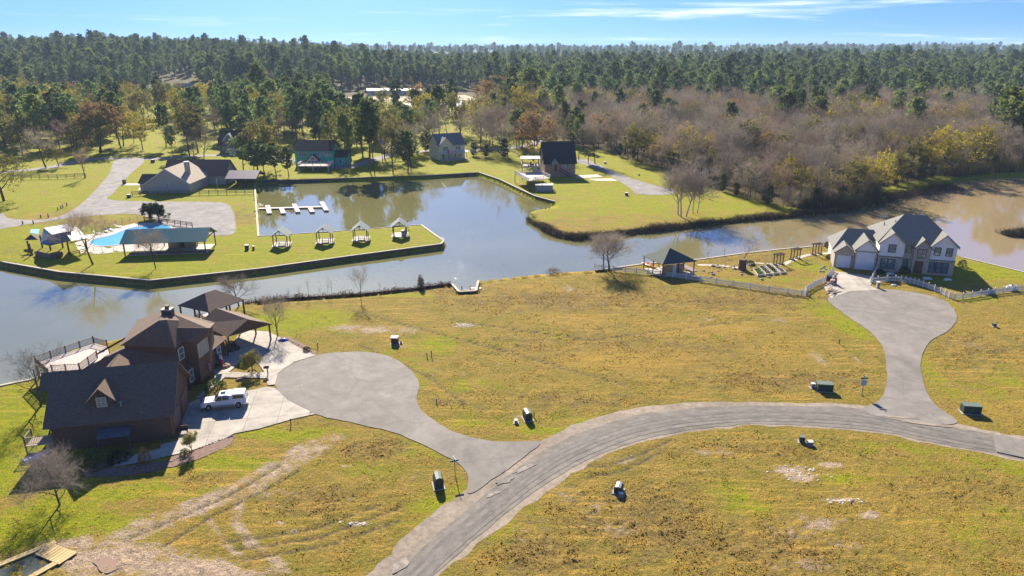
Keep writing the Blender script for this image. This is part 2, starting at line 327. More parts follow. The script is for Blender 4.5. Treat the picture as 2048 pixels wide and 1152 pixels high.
DRV_A = [(356, 882), (372, 812), (392, 800), (440, 796), (534, 774), (551, 777), (575, 801), (630, 829), (585, 839), (520, 858), (468, 868), (440, 884), (372, 905), (318, 917), (322, 890)]
DRV_B = [(440, 727), (476, 672), (500, 662), (535, 664), (570, 680), (634, 711), (588, 725), (556, 747), (550, 770), (535, 772), (532, 750), (516, 727), (492, 713), (462, 742), (432, 760), (425, 748)]
WALK = [(452, 745), (520, 747), (545, 744), (549, 752), (530, 758), (450, 756), (405, 797), (392, 798), (430, 760)]
DRV_R = [(1668, 543), (1752, 553), (1741, 572), (1758, 581), (1700, 583), (1662, 598), (1648, 575)]
RDPATH = GS([(1180, 545), (1060, 0)], 1, False) if False else None
PATH_R = cr_spline(GP([(1395, 530), (1440, 531), (1478, 535), (1510, 526), (1560, 530), (1580, 523), (1612, 511), (1640, 508), (1668, 506)]), 6)
# ================================================================ ground mesh
def nodes_of(m): return m.node_tree.nodes, m.node_tree.links
PAVE_ALL = [SHOULDER, CDS1, CDS2, GP(DRV_A), GP(DRV_B), GP(WALK), GP(DRV_R), GP([(100, 900), (360, 880), (430, 760), (360, 640), (200, 690), (90, 750)]), GP([(1640, 560), (1920, 575), (1930, 500), (1660, 480)])]
fl = flat_mask(PAVE_ALL)
Zg = base*(1-fl)-0.02*fl*0+hill(Xg, Yg)
bank = sstep(0, -1.6, sd_)
Zg = np.where(sd_ < 0, -2.2*sstep(0, -0.9, sd_)-0.02, Zg)
# soften natural bank on the near lot and on the right woods point
nat = ((Yg > 96) & (Xg > -44) & (Xg < 22) & (sd_ > 0) & (Yg < 140)) | ((Yg > 170) & (Yg < 245) & (Xg > 8) & (sd_ > 0) & (sd_ < 4))
Zg = Zg-np.where(nat, 0.55*sstep(2.2, 0, sd_), 0)
gnv = Xg.size; nr, nc = Xg.shape
def ground_at(x, y, F):
    r = np.clip(np.searchsorted(ys, y)-1, 0, nr-2); c = np.clip(np.searchsorted(ss, x/y)-1, 0, nc-2)
    fy = np.clip((y-ys[r])/(ys[r+1]-ys[r]), 0, 1); fx = np.clip((x/y-ss[c])/(ss[c+1]-ss[c]), 0, 1)
    return (F[r, c]*(1-fx)+F[r, c+1]*fx)*(1-fy)+(F[r+1, c]*(1-fx)+F[r+1, c+1]*fx)*fy

me = bpy.data.meshes.new('ground')
me.vertices.add(gnv); me.vertices.foreach_set('co', np.stack([Xg, Yg, Zg], -1).astype(np.float32).ravel())
idx = np.arange(gnv).reshape(nr, nc); quads = np.stack([idx[:-1, :-1], idx[:-1, 1:], idx[1:, 1:], idx[1:, :-1]], -1).reshape(-1, 4)
me.loops.add(quads.size); me.loops.foreach_set('vertex_index', quads.ravel().astype(np.int32))
me.polygons.add(len(quads)); me.polygons.foreach_set('loop_start', np.arange(0, quads.size, 4, dtype=np.int32)); me.polygons.foreach_set('loop_total', np.full(len(quads), 4, np.int32))
me.polygons.foreach_set('use_smooth', np.ones(len(quads), bool))
me.update(calc_edges=True)
at = me.attributes.new('cover', 'FLOAT_COLOR', 'POINT')
at.data.foreach_set('color', np.stack([np.clip(mud, 0, 1), np.clip(green, 0, 1.2), np.clip(brown, 0, 1), np.clip(straw, 0, 1)], -1).astype(np.float32).ravel())
at2 = me.attributes.new('extra', 'FLOAT_COLOR', 'POINT')
_w = np.array([(p.x, p.y) for p in GP([(1135, 292), (1200, 298), (1330, 343), (1450, 383), (1520, 405), (1600, 419), (1700, 408), (1745, 398), (1770, 375), (1900, 350), (2100, 338), (2300, 332)])]+[(560, 330), (700, 900), (-20, 900), (10, 420)])
_wd, _, _ = poly_sd(_w, Xg, Yg); woods = sstep(1.5, -2.5, _wd)+sstep(570, 590, Yg)*(1-sstep(-.62, -.55, Xg/Yg)*sstep(-.3, -.36, Xg/Yg)*sstep(660, 640, Yg))
at2.data.foreach_set('color', np.stack([rut*near, np.clip(woods, 0, 1), sstep(.9, 0, np.abs(sd_))*nat, np.ones_like(Xg)], -1).astype(np.float32).ravel())
gm = bpy.data.materials.new('grass_ground'); gm.use_nodes = True; N, L = nodes_of(gm); B = N['Principled BSDF']; B.inputs['Roughness'].default_value = .95; B.inputs['Specular IOR Level'].default_value = .1
geo = N.new('ShaderNodeNewGeometry'); A1 = N.new('ShaderNodeAttribute'); A1.attribute_name = 'cover'; A2 = N.new('ShaderNodeAttribute'); A2.attribute_name = 'extra'
s1 = N.new('ShaderNodeSeparateColor'); L.new(A1.outputs['Color'], s1.inputs[0]); s2 = N.new('ShaderNodeSeparateColor'); L.new(A2.outputs['Color'], s2.inputs[0])
def NZ(scale, detail=4, rough=.6, vec=None, dist=0):
    n = N.new('ShaderNodeTexNoise'); n.inputs['Scale'].default_value = scale; n.inputs['Detail'].default_value = detail; n.inputs['Roughness'].default_value = rough; n.inputs['Distortion'].default_value = dist
    L.new(vec or geo.outputs['Position'], n.inputs['Vector']); return n.outputs[0]
def MA(op, a, b=None, c=None, clamp=False):
    n = N.new('ShaderNodeMath'); n.operation = op; n.use_clamp = clamp
    for i, v in enumerate((a, b, c)):
        if v is None: continue
        if isinstance(v, (int, float)): n.inputs[i].default_value = v
        else: L.new(v, n.inputs[i])
    return n.outputs[0]
def RG(x, a, b, c=0., d=1.): 
    n = N.new('ShaderNodeMapRange'); n.interpolation_type = 'SMOOTHSTEP'; L.new(x, n.inputs[0])
    for i, v in enumerate((a, b, c, d)): n.inputs[i+1].default_value = v
    return n.outputs[0]
def MIX(f, a, b):
    n = N.new('ShaderNodeMixRGB')
    for i, v in enumerate((f, a, b)):
        if isinstance(v, tuple): n.inputs[i].default_value = (*v, 1)
        elif isinstance(v, (int, float)): n.inputs[i].default_value = v
        else: L.new(v, n.inputs[i])
    return n.outputs[0]
nL = NZ(.05, 4); nM = NZ(.35, 5, .65); nS = NZ(2.2, 5, .7); nF = NZ(9, 4, .7)
nC = NZ(.9, 6, .75, dist=.6)
mps = N.new('ShaderNodeMapping'); L.new(geo.outputs['Position'], mps.inputs[0]); mps.inputs['Rotation'].default_value = (0, 0, R(38)); mps.inputs['Scale'].default_value = (.12, 1.5, 1); nStr = NZ(1.0, 5, .65, mps.outputs[0])
mixn = MA('MULTIPLY_ADD', nM, .5, MA('MULTIPLY', nS, .5))
gsel = RG(MA('ADD', s1.outputs[1], MA('MULTIPLY', MA('SUBTRACT', MA('MULTIPLY_ADD', mixn, .6, MA('MULTIPLY', NZ(.12, 5, .6), .4)), .5), 4.0)), .25, .7)
tanc = MIX(RG(nM, .38, .62), MIX(RG(nS, .35, .65), (.325, .215, .045), (.22, .155, .034)), MIX(RG(nS, .35, .65), (.24, .19, .026), (.165, .135, .022)))
grnc = MIX(RG(nC, .3, .7), (.17, .20, .004), (.285, .275, .007))
c0 = MIX(gsel, tanc, grnc)
brc = MIX(RG(nS, .4, .62), (.125, .08, .028), (.26, .18, .058))
bsel = RG(MA('ADD', s1.outputs[2], MA('MULTIPLY', MA('SUBTRACT', MA('MULTIPLY_ADD', nC, .5, MA('MULTIPLY', nM, .5)), .5), 4.2)), .3, .75)
c1 = MIX(MA('MULTIPLY', bsel, .85), c0, brc)
ssel = RG(MA('ADD', A1.outputs['Alpha'], MA('MULTIPLY', MA('SUBTRACT', nM, .5), 2.2)), .3, .85)
c2 = MIX(MA('MULTIPLY', ssel, .75), c1, MIX(RG(nS, .35, .65), (.40, .25, .045), (.30, .19, .036)))
c2 = MIX(MA('MULTIPLY', RG(nStr, .52, .66), RG(nL, .35, .6, .15, .8)), c2, (.44, .27, .05)); c2 = MIX(MA('MULTIPLY', RG(nStr, .46, .32), .45), c2, (.185, .135, .04))
mudn = MA('ADD', s1.outputs[0], MA('MULTIPLY', MA('SUBTRACT', MA('MULTIPLY_ADD', nC, .5, MA('MULTIPLY', nS, .5)), .5), 2.2))
msel = RG(MA('ADD', mudn, MA('MULTIPLY', MA('SUBTRACT', nM, .5), 1.1)), .40, .78)
mudc = MIX(RG(nS, .35, .65), (.49, .365, .25), (.29, .205, .135))
c3 = MIX(msel, c2, mudc)
c4 = MIX(MA('MULTIPLY', s2.outputs[0], RG(nS, .3, .6)), c3, (.10, .075, .05))
leaf = MIX(RG(nC, .35, .65), (.10, .062, .03), (.055, .04, .02))
c5 = MIX(MA('MULTIPLY', s2.outputs[1], .9), c4, leaf)
c6 = MIX(s2.outputs[2], c5, (.06, .04, .022))
fine = RG(nF, .28, .72, .5, 1.45)
fm = N.new('ShaderNodeMixRGB'); fm.blend_type = 'MULTIPLY'; fm.inputs[0].default_value = 1; L.new(c6, fm.inputs[1])
cmb = N.new('ShaderNodeCombineXYZ'); [L.new(fine, cmb.inputs[i]) for i in range(3)]; L.new(cmb.outputs[0], fm.inputs[2])
L.new(fm.outputs[0], B.inputs['Base Color'])
bp = N.new('ShaderNodeBump'); bp.inputs['Strength'].default_value = 1.0; bp.inputs['Distance'].default_value = .3
L.new(MA('ADD', MA('MULTIPLY', nS, .8), MA('MULTIPLY', nF, .45)), bp.inputs['Height']); L.new(bp.outputs[0], B.inputs['Normal'])
me.materials.append(gm)
ground = bpy.data.objects.new('ground', me); col.objects.link(ground); ground['kind'] = 'structure'
# ---------------------------------------------------------------- water
wm = bpy.data.materials.new('murky_water'); wm.use_nodes = True; N, L = nodes_of(wm); B = N['Principled BSDF']
B.inputs['Roughness'].default_value = .04; B.inputs['IOR'].default_value = 2.1; B.inputs['Specular IOR Level'].default_value = .6
geo = N.new('ShaderNodeNewGeometry')
sxw = N.new('ShaderNodeSeparateXYZ'); L.new(geo.outputs['Position'], sxw.inputs[0])
L.new(MIX(RG(MA('ADD', sxw.outputs[0], MA('MULTIPLY', NZ(.03, 3), 60)), 40, 150), MIX(RG(NZ(.03, 3), .35, .65), (.155, .147, .052), (.185, .17, .07)), (.32, .235, .125)), B.inputs['Base Color'])
mpw = N.new('ShaderNodeMapping'); L.new(geo.outputs['Position'], mpw.inputs[0]); mpw.inputs['Scale'].default_value = (1.0, 1.7, 1)
bw = N.new('ShaderNodeBump'); bw.inputs['Strength'].default_value = .10; bw.inputs['Distance'].default_value = .05
L.new(MA('ADD', MA('MULTIPLY', NZ(.8, 2, .5, mpw.outputs[0]), .8), MA('MULTIPLY', NZ(3.2, 2, .5, mpw.outputs[0]), RG(NZ(.025, 2), .42, .62, .05, .32))), bw.inputs['Height']); sg1 = MA('MULTIPLY', RG(sxw.outputs[0], -55, -30), RG(sxw.outputs[0], 70, 30)); sg2 = MA('MULTIPLY', RG(sxw.outputs[1], 104, 116), RG(sxw.outputs[1], 190, 165))
bw2 = N.new('ShaderNodeBump'); bw2.inputs['Strength'].default_value = 1; bw2.inputs['Distance'].default_value = .12; L.new(bw.outputs[0], bw2.inputs['Normal'])
L.new(MA('MULTIPLY', MA('MULTIPLY', NZ(6.0, 1, .5), RG(NZ(1.9, 1), .70, .78)), MA('MULTIPLY', sg1, sg2)), bw2.inputs['Height']); L.new(bw2.outputs[0], B.inputs['Normal'])
lake = sheet('lake_water', [(-520, 20), (620, 20), (620, 290), (-520, 290)], WATER_Z, wm)
# ---------------------------------------------------------------- pavement materials
asph = mat('asphalt_grey', (.235, .207, .178), (.175, .153, .13), scale=.55, rough=.9, bump=.25, bscale=9, detail=8, lo=.3, hi=.7)
asph_d = mat('asphalt_worn', (.125, .108, .092), (.25, .215, .175), scale=.8, rough=.9, bump=.3, bscale=7, detail=9, stretch=(.35, 1, 1), lo=.35, hi=.7)
grav = mat('gravel_shoulder', (.33, .26, .195), (.215, .17, .125), scale=1.6, rough=.95, bump=.5, bscale=12, detail=8)
gravel = mat('gravel_grey', (.27, .24, .225), (.185, .165, .15), scale=.5, rough=.95, bump=.3, bscale=6, detail=8)
conc = mat('concrete', (.43, .375, .31), (.33, .29, .24), scale=.8, rough=.85, bump=.1, bscale=14, detail=8, rand=.07)
conc_w = mat('concrete_pale', (.52, .45, .38), (.40, .34, .28), scale=1.2, rough=.85)
def wear(m, sc=.35, amt=.35):
    N_, L_2 = nodes_of(m); b_ = N_['Principled BSDF']; src = b_.inputs['Base Color'].links[0].from_socket; tcx = N_.new('ShaderNodeTexCoord')
    vo = N_.new('ShaderNodeTexVoronoi'); vo.feature = 'DISTANCE_TO_EDGE'; vo.inputs['Scale'].default_value = sc
    nn = N_.new('ShaderNodeTexNoise'); nn.inputs['Scale'].default_value = 1.2; nn.inputs['Detail'].default_value = 4; L_2.new(tcx.outputs['Object'], nn.inputs['Vector'])
    ad = N_.new('ShaderNodeMixRGB'); ad.blend_type = 'ADD'; ad.inputs[0].default_value = 1.6; L_2.new(tcx.outputs['Object'], ad.inputs[1]); L_2.new(nn.outputs['Color'], ad.inputs[2]); L_2.new(ad.outputs[0], vo.inputs['Vector'])
    rg = N_.new('ShaderNodeMapRange'); rg.inputs[1].default_value = 0; rg.inputs[2].default_value = .035; rg.inputs[3].default_value = 1-amt; rg.inputs[4].default_value = 1; L_2.new(vo.outputs['Distance'], rg.inputs[0])
    n3 = N_.new('ShaderNodeTexNoise'); n3.inputs['Scale'].default_value = .13; n3.inputs['Detail'].default_value = 6; n3.inputs['Roughness'].default_value = .7; n3.inputs['Distortion'].default_value = 1.2; L_2.new(tcx.outputs['Object'], n3.inputs['Vector'])
    r3 = N_.new('ShaderNodeMapRange'); r3.inputs[1].default_value = .3; r3.inputs[2].default_value = .7; r3.inputs[3].default_value = .72; r3.inputs[4].default_value = 1.22; L_2.new(n3.outputs[0], r3.inputs[0])
    mu = N_.new('ShaderNodeMath'); mu.operation = 'MULTIPLY'; L_2.new(rg.outputs[0], mu.inputs[0]); L_2.new(r3.outputs[0], mu.inputs[1])
    vm = N_.new('ShaderNodeVectorMath'); vm.operation = 'SCALE'; L_2.new(src, vm.inputs[0]); L_2.new(mu.outputs[0], vm.inputs['Scale']); L_2.new(vm.outputs[0], b_.inputs['Base Color'])
wear(asph, .16, .13); wear(asph_d, .22, .16); wear(conc, .12, .12); wear(gravel, .2, .1); wear(grav, .6, .2)
wtm = mat('wheel_wear', (.205, .178, .15), (.14, .121, .104), scale=.8, rough=.9, detail=8, lo=.38, hi=.6); dkb = mat('oil_band', (.105, .09, .078), (.17, .148, .126), scale=.6, rough=.85, detail=8, lo=.38, hi=.6)
_u = cr_spline(GP(main_up), 6); _d = cr_spline(GP(main_dn), 6)[::-1]; ctrl = []
for p in _u[::3]: q = min(_d, key=lambda w_: (w_-p).length); ctrl.append((p, q))
for i, (f, w_, m_) in enumerate(((.22, .55, wtm), (.36, .5, dkb), (.5, .5, wtm), (.64, .5, dkb), (.80, .55, wtm))): ribbon('wheel_track', [p.lerp(q, f) for p, q in ctrl], w_, .036+.004*i, m_)
def ragged(pl, amp, step=.9):
    out = []; n = len(pl)
    for i in range(n):
        a, b = Vector(pl[i][:2]), Vector(pl[(i+1) % n][:2]); k = max(1, int((b-a).length/step)); d = (b-a); d = d.normalized() if d.length > 1e-6 else Vector((1, 0)); nn = Vector((-d.y, d.x))
        for j in range(k): p = a.lerp(b, j/k); out.append(p+nn*amp*2*(float(fbm(np.array([p.x*.9]), np.array([p.y*.9]), 3)[0])-.5))
    return out
SHOULDER_R = ragged(SHOULDER, .5); MAIN_R = ragged(MAIN, .28); CDS1_R = ragged(CDS1, .16); CDS2_R = ragged(CDS2, .16)
sheet('road_shoulder', SHOULDER_R, .006, grav); sheet('main_road', MAIN_R, .03, asph_d)
sheet('cul_de_sac_road', CDS1_R, .06, asph); sheet('cul_de_sac_road', CDS2_R, .06, asph)
for nm, pl in (('gravel_road', LEFTRD), ('gravel_drive', RIGHTGR)): sheet(nm, pl, .03, gravel)
ribbon('back_street', GP([(-60, 350), (90, 336), (190, 318), (300, 318), (380, 313), (470, 310), (560, 318), (680, 335), (740, 322), (800, 306), (870, 302), (960, 300), (1060, 290), (1085, 272), (1110, 255)]), 5.5, .036, gravel)
ribbon('side_street', GP([(800, 306), (775, 290), (735, 272), (690, 262), (640, 250), (560, 240)]), 5, .03, gravel)
ribbon('garden_path', [G(*p) for p in [(1395, 530), (1440, 531), (1478, 535), (1510, 526), (1560, 530), (1580, 523), (1612, 511), (1640, 508), (1668, 506)]], 1.0, .03, conc_w)
# road wear that stays: pale crumbled patches and tyre-dark bands
patch = mat('pale_patch', (.33, .28, .23), (.20, .17, .145), scale=1.5, rough=.95, lo=.4, hi=.6)
tar = mat('tar_patch', (.06, .056, .052), (.12, .11, .10), scale=2, rough=.8)
rnd = random.Random(7)
def splat(name, px, py, rx, ry, ang, m, z, n=14):
    c = G(px, py); pts = []
    for i in range(n):
        t = 2*math.pi*i/n; k = .6+.6*rnd.random(); x, y = rx*k*math.cos(t), ry*k*math.sin(t)
        pts.append((c.x+x*math.cos(ang)-y*math.sin(ang), c.y+x*math.sin(ang)+y*math.cos(ang)))
    return sheet(name, cr_spline([Vector(p) for p in pts], 3, True), z, m)
for i, (a, b, rx, ry, an, m) in enumerate([(985, 990, 1.0, .3, .7, patch), (1050, 938, 1.6, .35, .7, patch), (800, 1132, 1.2, .6, .9, patch), (1010, 962, 1.1, .5, .6, asph), (1860, 850, 3.4, .22, -.25, grav), (1800, 836, 2.6, .2, -.15, grav)]): splat('road_patch', a, b, rx, ry, an, m, .068+.004*i)
sheet('road_patch', GP([(1985, 870), (2048, 881), (2300, 926), (2300, 978), (2048, 917), (1992, 905)]), .118, asph)
# ---------------------------------------------------------------- driveways, cast in slabs
def clip_half(poly, n, d):
    out = []
    for i in range(len(poly)):
        a, b = poly[i], poly[(i+1) % len(poly)]; da, db = a.dot(n)-d, b.dot(n)-d
        if da <= 0: out.append(a)
        if (da < 0 < db) or (db < 0 < da): out.append(a+(b-a)*(da/(da-db)))
    return out
def slabs(name, poly, ang, size, z, m, th=.10):
    root = MB(); P = [Vector((p.x, p.y)) for p in poly]; ux = Vector((math.cos(ang), math.sin(ang))); uy = Vector((-ux.y, ux.x))
    bed = sheet(name, [p for p in P], z-.012, mat('joint_dark', (.12, .105, .09), rough=.95))
    us = [p.dot(ux) for p in P]; vs_ = [p.dot(uy) for p in P]; g = .02
    i0, i1 = math.floor(min(us)/size), math.ceil(max(us)/size); j0, j1 = math.floor(min(vs_)/size), math.ceil(max(vs_)/size)
    for i in range(i0, i1):
        for j in range(j0, j1):
            q = P
            for n, d in ((ux, (i+1)*size-g), (-ux, -(i*size+g)), (uy, (j+1)*size-g), (-uy, -(j*size+g))):
                q = clip_half(q, n, d)
                if len(q) < 3: break
            if len(q) < 3: continue
            ar = abs(sum(q[k].x*q[(k+1) % len(q)].y-q[(k+1) % len(q)].x*q[k].y for k in range(len(q))))/2
            if ar < .15: continue
            sheet('slab', q, z, m, kind=None, parent=bed)
    return bed
slabs('driveway', GP(DRV_A), R(10), 3.6, .085, conc); slabs('driveway', GP(DRV_B), R(-50), 4.2, .105, conc); slabs('front_walk', GP(WALK), R(8), 1.5, .125, conc); slabs('driveway', GP(DRV_R), R(-8), 3.4, .085, conc)
slabs('driveway', GP([(1150, 351), (1195, 349), (1207, 354), (1152, 357)]), 0, 3, .05, conc_w)
slabs('driveway', GP([(1175, 358), (1225, 357), (1236, 362), (1192, 362)]), 0, 3, .05, conc_w)
slabs('driveway', GP([(245, 367), (292, 367), (292, 372), (285, 380), (276, 380), (282, 371), (242, 371)]), 0, 3, .05, conc_w)
# ================================================================ trees
bark = mat('bark_brown', (.085, .062, .045), (.14, .11, .085), scale=4, rough=.9, stretch=(1, 1, .25))
bark_d = mat('bark_dark', (.05, .037, .028), (.09, .068, .05), scale=4, rough=.9, stretch=(1, 1, .25))
bark_w = mat('bark_pale', (.42, .37, .31), (.24, .20, .165), scale=2.5, rough=.85, stretch=(1, 1, .3))
twig_g = mat('twigs_grey', (.31, .255, .19), (.20, .165, .125), scale=.5, rough=.9, rand=.45, trans=.3)
twig_m = mat('twigs_mauve', (.32, .225, .165), (.21, .152, .115), scale=.4, rough=.9, rand=.4, trans=.3)
twig_p = mat('twigs_pale', (.36, .30, .24), (.25, .20, .16), scale=.6, rough=.9, trans=.2)
needle = mat('pine_needles', (.125, .165, .036), (.20, .225, .05), scale=.35, rough=.75, rand=.5, trans=.45)
needle_b = mat('pine_needles_dark', (.09, .14, .045), (.15, .19, .055), scale=.35, rough=.75, rand=.5, trans=.4)
leaf_y = mat('leaves_yellow', (.40, .31, .03), (.28, .24, .028), scale=.5, rough=.8, rand=.25, trans=.4)
leaf_o = mat('leaves_olive', (.25, .215, .05), (.17, .155, .036), scale=.5, rough=.8, rand=.3, trans=.35)
leaf_r = mat('leaves_rust', (.36, .21, .07), (.26, .17, .06), scale=.5, rough=.8, rand=.25, trans=.35)
leaf_g = mat('leaves_green', (.055, .085, .018), (.095, .12, .025), scale=1.2, rough=.7, rand=.15, trans=.25)
leaf_d = mat('leaves_dark', (.032, .05, .018), (.06, .075, .025), scale=1.2, rough=.6, rand=.15, trans=.2)
def rv(r): 
    while True:
        v_ = Vector((r.uniform(-1, 1), r.uniform(-1, 1), r.uniform(-1, 1)))
        if .05 < v_.length < 1: return v_.normalized()
def sliver(m, a, b, w, r):
    d = b-a; x = d.cross(rv(r))
    if x.length < 1e-6: return
    x = x.normalized()*w*.5; m.add([a-x, a+x, b], [(0, 1, 2)])
def leafq(m, c, s, r):
    x = rv(r)*s; y = x.cross(rv(r)).normalized()*s*.6; m.add([c-x, c+y, c+x, c-y], [(0, 1, 2, 3)])
def skel(seed, h, spread=.5, tr=.16, nlim=(5, 5, 5), first=.3, lean=(0, 0), up=.35, tw=.03, twn=7, twl=.10, lean_h=0, clear=.25):
    """branching skeleton: returns trunk MB, twig MB, list of twig ends"""
    r = random.Random(seed); T = MB(); W = MB(); ends = []
    def limb(p, d, L, rad, lev):
        nseg = 4 if lev == 0 else 3; pts = [(p, rad)]; dd = d.copy(); q = p.copy()
        for i in range(nseg):
            dd = (dd+rv(r)*(.10 if lev == 0 else .22)+Vector((0, 0, up*(.12 if lev else .1)))).normalized(); q = q+dd*(L/nseg)
            pts.append((q.copy(), rad*(1-(i+1)/nseg*(.62 if lev == 0 else .75))))
        for (a, ra), (b, rb) in zip(pts[:-1], pts[1:]):
            if lev <= 1 or ra > tw: T.tube(a, b, ra, max(rb, tw*.4), 6 if lev == 0 else (4 if lev == 1 else 3), cap=False)
            else: sliver(W, a, b+(b-a)*.1, ra*2.2+tw*.3, r)
        def at(t):
            t *= nseg; i = min(int(t), nseg-1); return pts[i][0].lerp(pts[i+1][0], t-i), pts[i][1]*(1-(t-i))+pts[i+1][1]*(t-i)
        if lev < len(nlim):
            n = nlim[lev]
            for k in range(n):
                t = (first if lev == 0 else .25)+(1-(first if lev == 0 else .25))*(k+r.random()*.8)/n; t = min(t, 1)
                c, rc = at(t); ax = dd.orthogonal().normalized(); ax.rotate(Matrix.Rotation(r.uniform(0, 6.283) if lev else k*2.4+r.random(), 3, dd))
                nd = (dd*(1-spread)+ax*spread*1.25+Vector((0, 0, up*.5))).normalized()
                limb(c, nd, L*(.62 if lev == 0 else .58)*(1.15-.45*t if lev == 0 else 1)*r.uniform(.8, 1.15), max(rc*.62, tw*.6), lev+1)
        if lev >= len(nlim)-1:
            for k in range(twn):
                c, rc = at(r.uniform(.3, 1)); nd = (dd+rv(r)*.9+Vector((0, 0, up*.4))).normalized(); e = c+nd*h*twl*r.uniform(.6, 1.4)
                sliver(W, c, e, tw, r); ends.append(e)
                if twn > 5: e2 = e+(nd+rv(r)*.8).normalized()*h*twl*.6; sliver(W, c.lerp(e, .6), e2, tw*.8, r)
    d0 = Vector((lean[0], lean[1], 1)).normalized(); limb(Vector((0, 0, -.15)), d0, h*.72, tr, 0)
    return T, W, ends
def pine_mesh(seed, h, cw=.16, bare=.5, dens=1.0, fine=1.0):
    r = random.Random(seed); T = MB(); C = MB(); bx, by = r.uniform(-.02, .02), r.uniform(-.02, .02); rad = h*.011+.04
    cen = lambda z: Vector((bx*z+.012*h*math.sin(z*.35+seed), by*z+.01*h*math.cos(z*.3+seed), z))
    for i in range(6): T.tube(cen(h*i/6-(.2 if i == 0 else 0)), cen(h*(i+1)/6), rad*(1-i/6.6), rad*(1-(i+1)/6.6), 6, cap=False)
    nb = int(34*dens)
    for k in range(nb):
        t = bare+(1-bare)*(k+r.random())/nb; z = h*t; f = (t-bare)/(1-bare); L = h*cw*max(.22, math.sin(math.pi*(.16+.74*f)))*1.05*r.uniform(.55, 1.25)*(.45+.55*min(1, f*5))
        az = k*2.4+r.uniform(-.5, .5); p = cen(z); d = Vector((math.cos(az), math.sin(az), r.uniform(-.05, .45)+.35*f)).normalized(); e = p+d*L
        T.tube(p, e, rad*.28*(1.1-f), .015, 3, cap=False)
        for j in range(int(5*dens)+1):
            c = p.lerp(e, r.uniform(.35, 1.08))+rv(r)*L*.22
            for q in range(int(7*fine)):
                leafq(C, c+rv(r)*L*r.uniform(.05, .30), h*.021*r.uniform(.7, 1.5)/(fine**.4), r)
    return T, C
def leafy(seed, h, spread, tr, ln, ls, jit, **k):
    T, W, E_ = skel(seed, h, spread, tr, **k); C = MB(); r = random.Random(seed+5)
    for e in E_:
        for q in range(ln): leafq(C, e+rv(r)*jit*r.random(), ls*r.uniform(.6, 1.4), r)
    return T, W, C
def bush_mesh(seed, rx, rz, n, ls, lump=.25, hollow=.55):
    r = random.Random(seed); C = MB(); sh = [(rv(r), r.uniform(.5, 1)) for _ in range(7)]
    for i in range(n):
        d = rv(r); d.z = abs(d.z)*1.0-.12; k = 1+lump*sum(max(0, d.dot(a))**6*b for a, b in sh)-lump*.5; rr = (hollow+(1-hollow)*r.random()**.5)*k
        leafq(C, Vector((d.x*rx*rr, d.y*rx*rr, max(.03, d.z*rz*rr+rz*.12))), ls*r.uniform(.6, 1.4), r)
    return C
def tree(name, parts, loc, rz, scale, label, cat='tree', group=None):
    t = thing(name, label, cat, loc, rz, group); t.scale = (scale,)*3 if isinstance(scale, (int, float)) else scale
    for pn, me_ in parts:
        o = bpy.data.objects.new(pn, me_); col.objects.link(o); o.parent = t
    return t
# ---------------------------------------------------------------- shared variants (unit: metres at scale 1)
PINES = []
for k in range(5):
    T, C = pine_mesh(20+k, 23, cw=.175+.02*(k % 3), bare=(.40, .52, .34, .46, .30)[k], dens=1.25)
    PINES.append([('trunk', T.mesh('pine_trunk', bark)), ('crown', C.mesh('pine_crown', needle if k % 2 else needle_b))])
BARES = []
for k in range(6):
    T, W, E_ = skel(50+k, 15, .5+.05*(k % 3), .19, nlim=(8, 5, 4), first=.24, up=.5, tw=.05, twn=6, twl=.08)
    BARES.append([('trunk', T.mesh('bare_trunk', bark_d if k % 2 else bark)), ('crown', W.mesh('bare_twigs', twig_m if k in (1, 4) else twig_g))])
OAKS = []
for k in range(4):
    T, W, C = leafy(80+k, 12, .55, .2, 5, .27, .6, nlim=(6, 4, 3), first=.22, up=.35, tw=.05, twn=5, twl=.09)
    C.add(W.v, W.f); OAKS.append([('trunk', T.mesh('oak_trunk', bark_d)), ('crown', C.mesh('oak_leaves', (leaf_y, leaf_o, leaf_o, leaf_r)[k]))])
DARKS = []
for k in range(2):
    T, C = pine_mesh(120+k, 10, cw=.27, bare=.06, dens=1.5)
    DARKS.append([('trunk', T.mesh('cedar_trunk', bark)), ('crown', C.mesh('cedar_crown', leaf_d))])
rt = random.Random(99)
def ppx(x, y, z=0.0):
    dz = z-CAMH; f = y*math.cos(PITCH)-dz*math.sin(PITCH); u_ = y*math.sin(PITCH)+dz*math.cos(PITCH)
    return 1024+FPX*x/f, 576-FPX*u_/f
def inpoly(P, x, y):
    c = False; n = len(P)
    for i in range(n):
        (ax, ay), (bx, by) = P[i], P[(i+1) % n]
        if (ay > y) != (by > y) and x < (bx-ax)*(y-ay)/(by-ay)+ax: c = not c
    return c
# ---- single trees that the photo lets one name
def bare_one(px, py, top, label, seed, spread=.5, tr=None, nlim=(7, 6, 5), first=.22, up=.45, tw=.022, twn=8, twl=.10, tmat=None, wmat=None, name='bare_tree', lean=(0, 0), sx=1.0):
    h = hgt(px, py, top)*1.06; T, W, E_ = skel(seed, h, spread, tr or h*.018, nlim, first, lean, up, tw, twn, twl)
    zt = max(p[2] for p in W.v); k = h/zt
    return tree(name, [('trunk', T.mesh('trunk', tmat or bark)), ('crown', W.mesh('twigs', wmat or twig_g))], G(px, py), 0, (k*sx, k*sx, k), label)
bare_one(120, 1010, 884, 'pale leafless tree with wide low twigs nearest the bottom left corner', 1, .62, .13, (9, 7, 5), .10, .3, .02, 8, .13, bark, twig_p)
bare_one(82, 812, 690, 'leafless tree on the bright lawn left of the dark house', 2, .55, .16, (7, 6, 5), .2, .45, .02, 7, .10, bark, twig_g)
bare_one(556, 672, 588, 'leafless tree beside the open carport, its shadow on the driveway', 3, .46, .13, (8, 6, 5), .26, .5, .02, 7, .11, bark, twig_g)
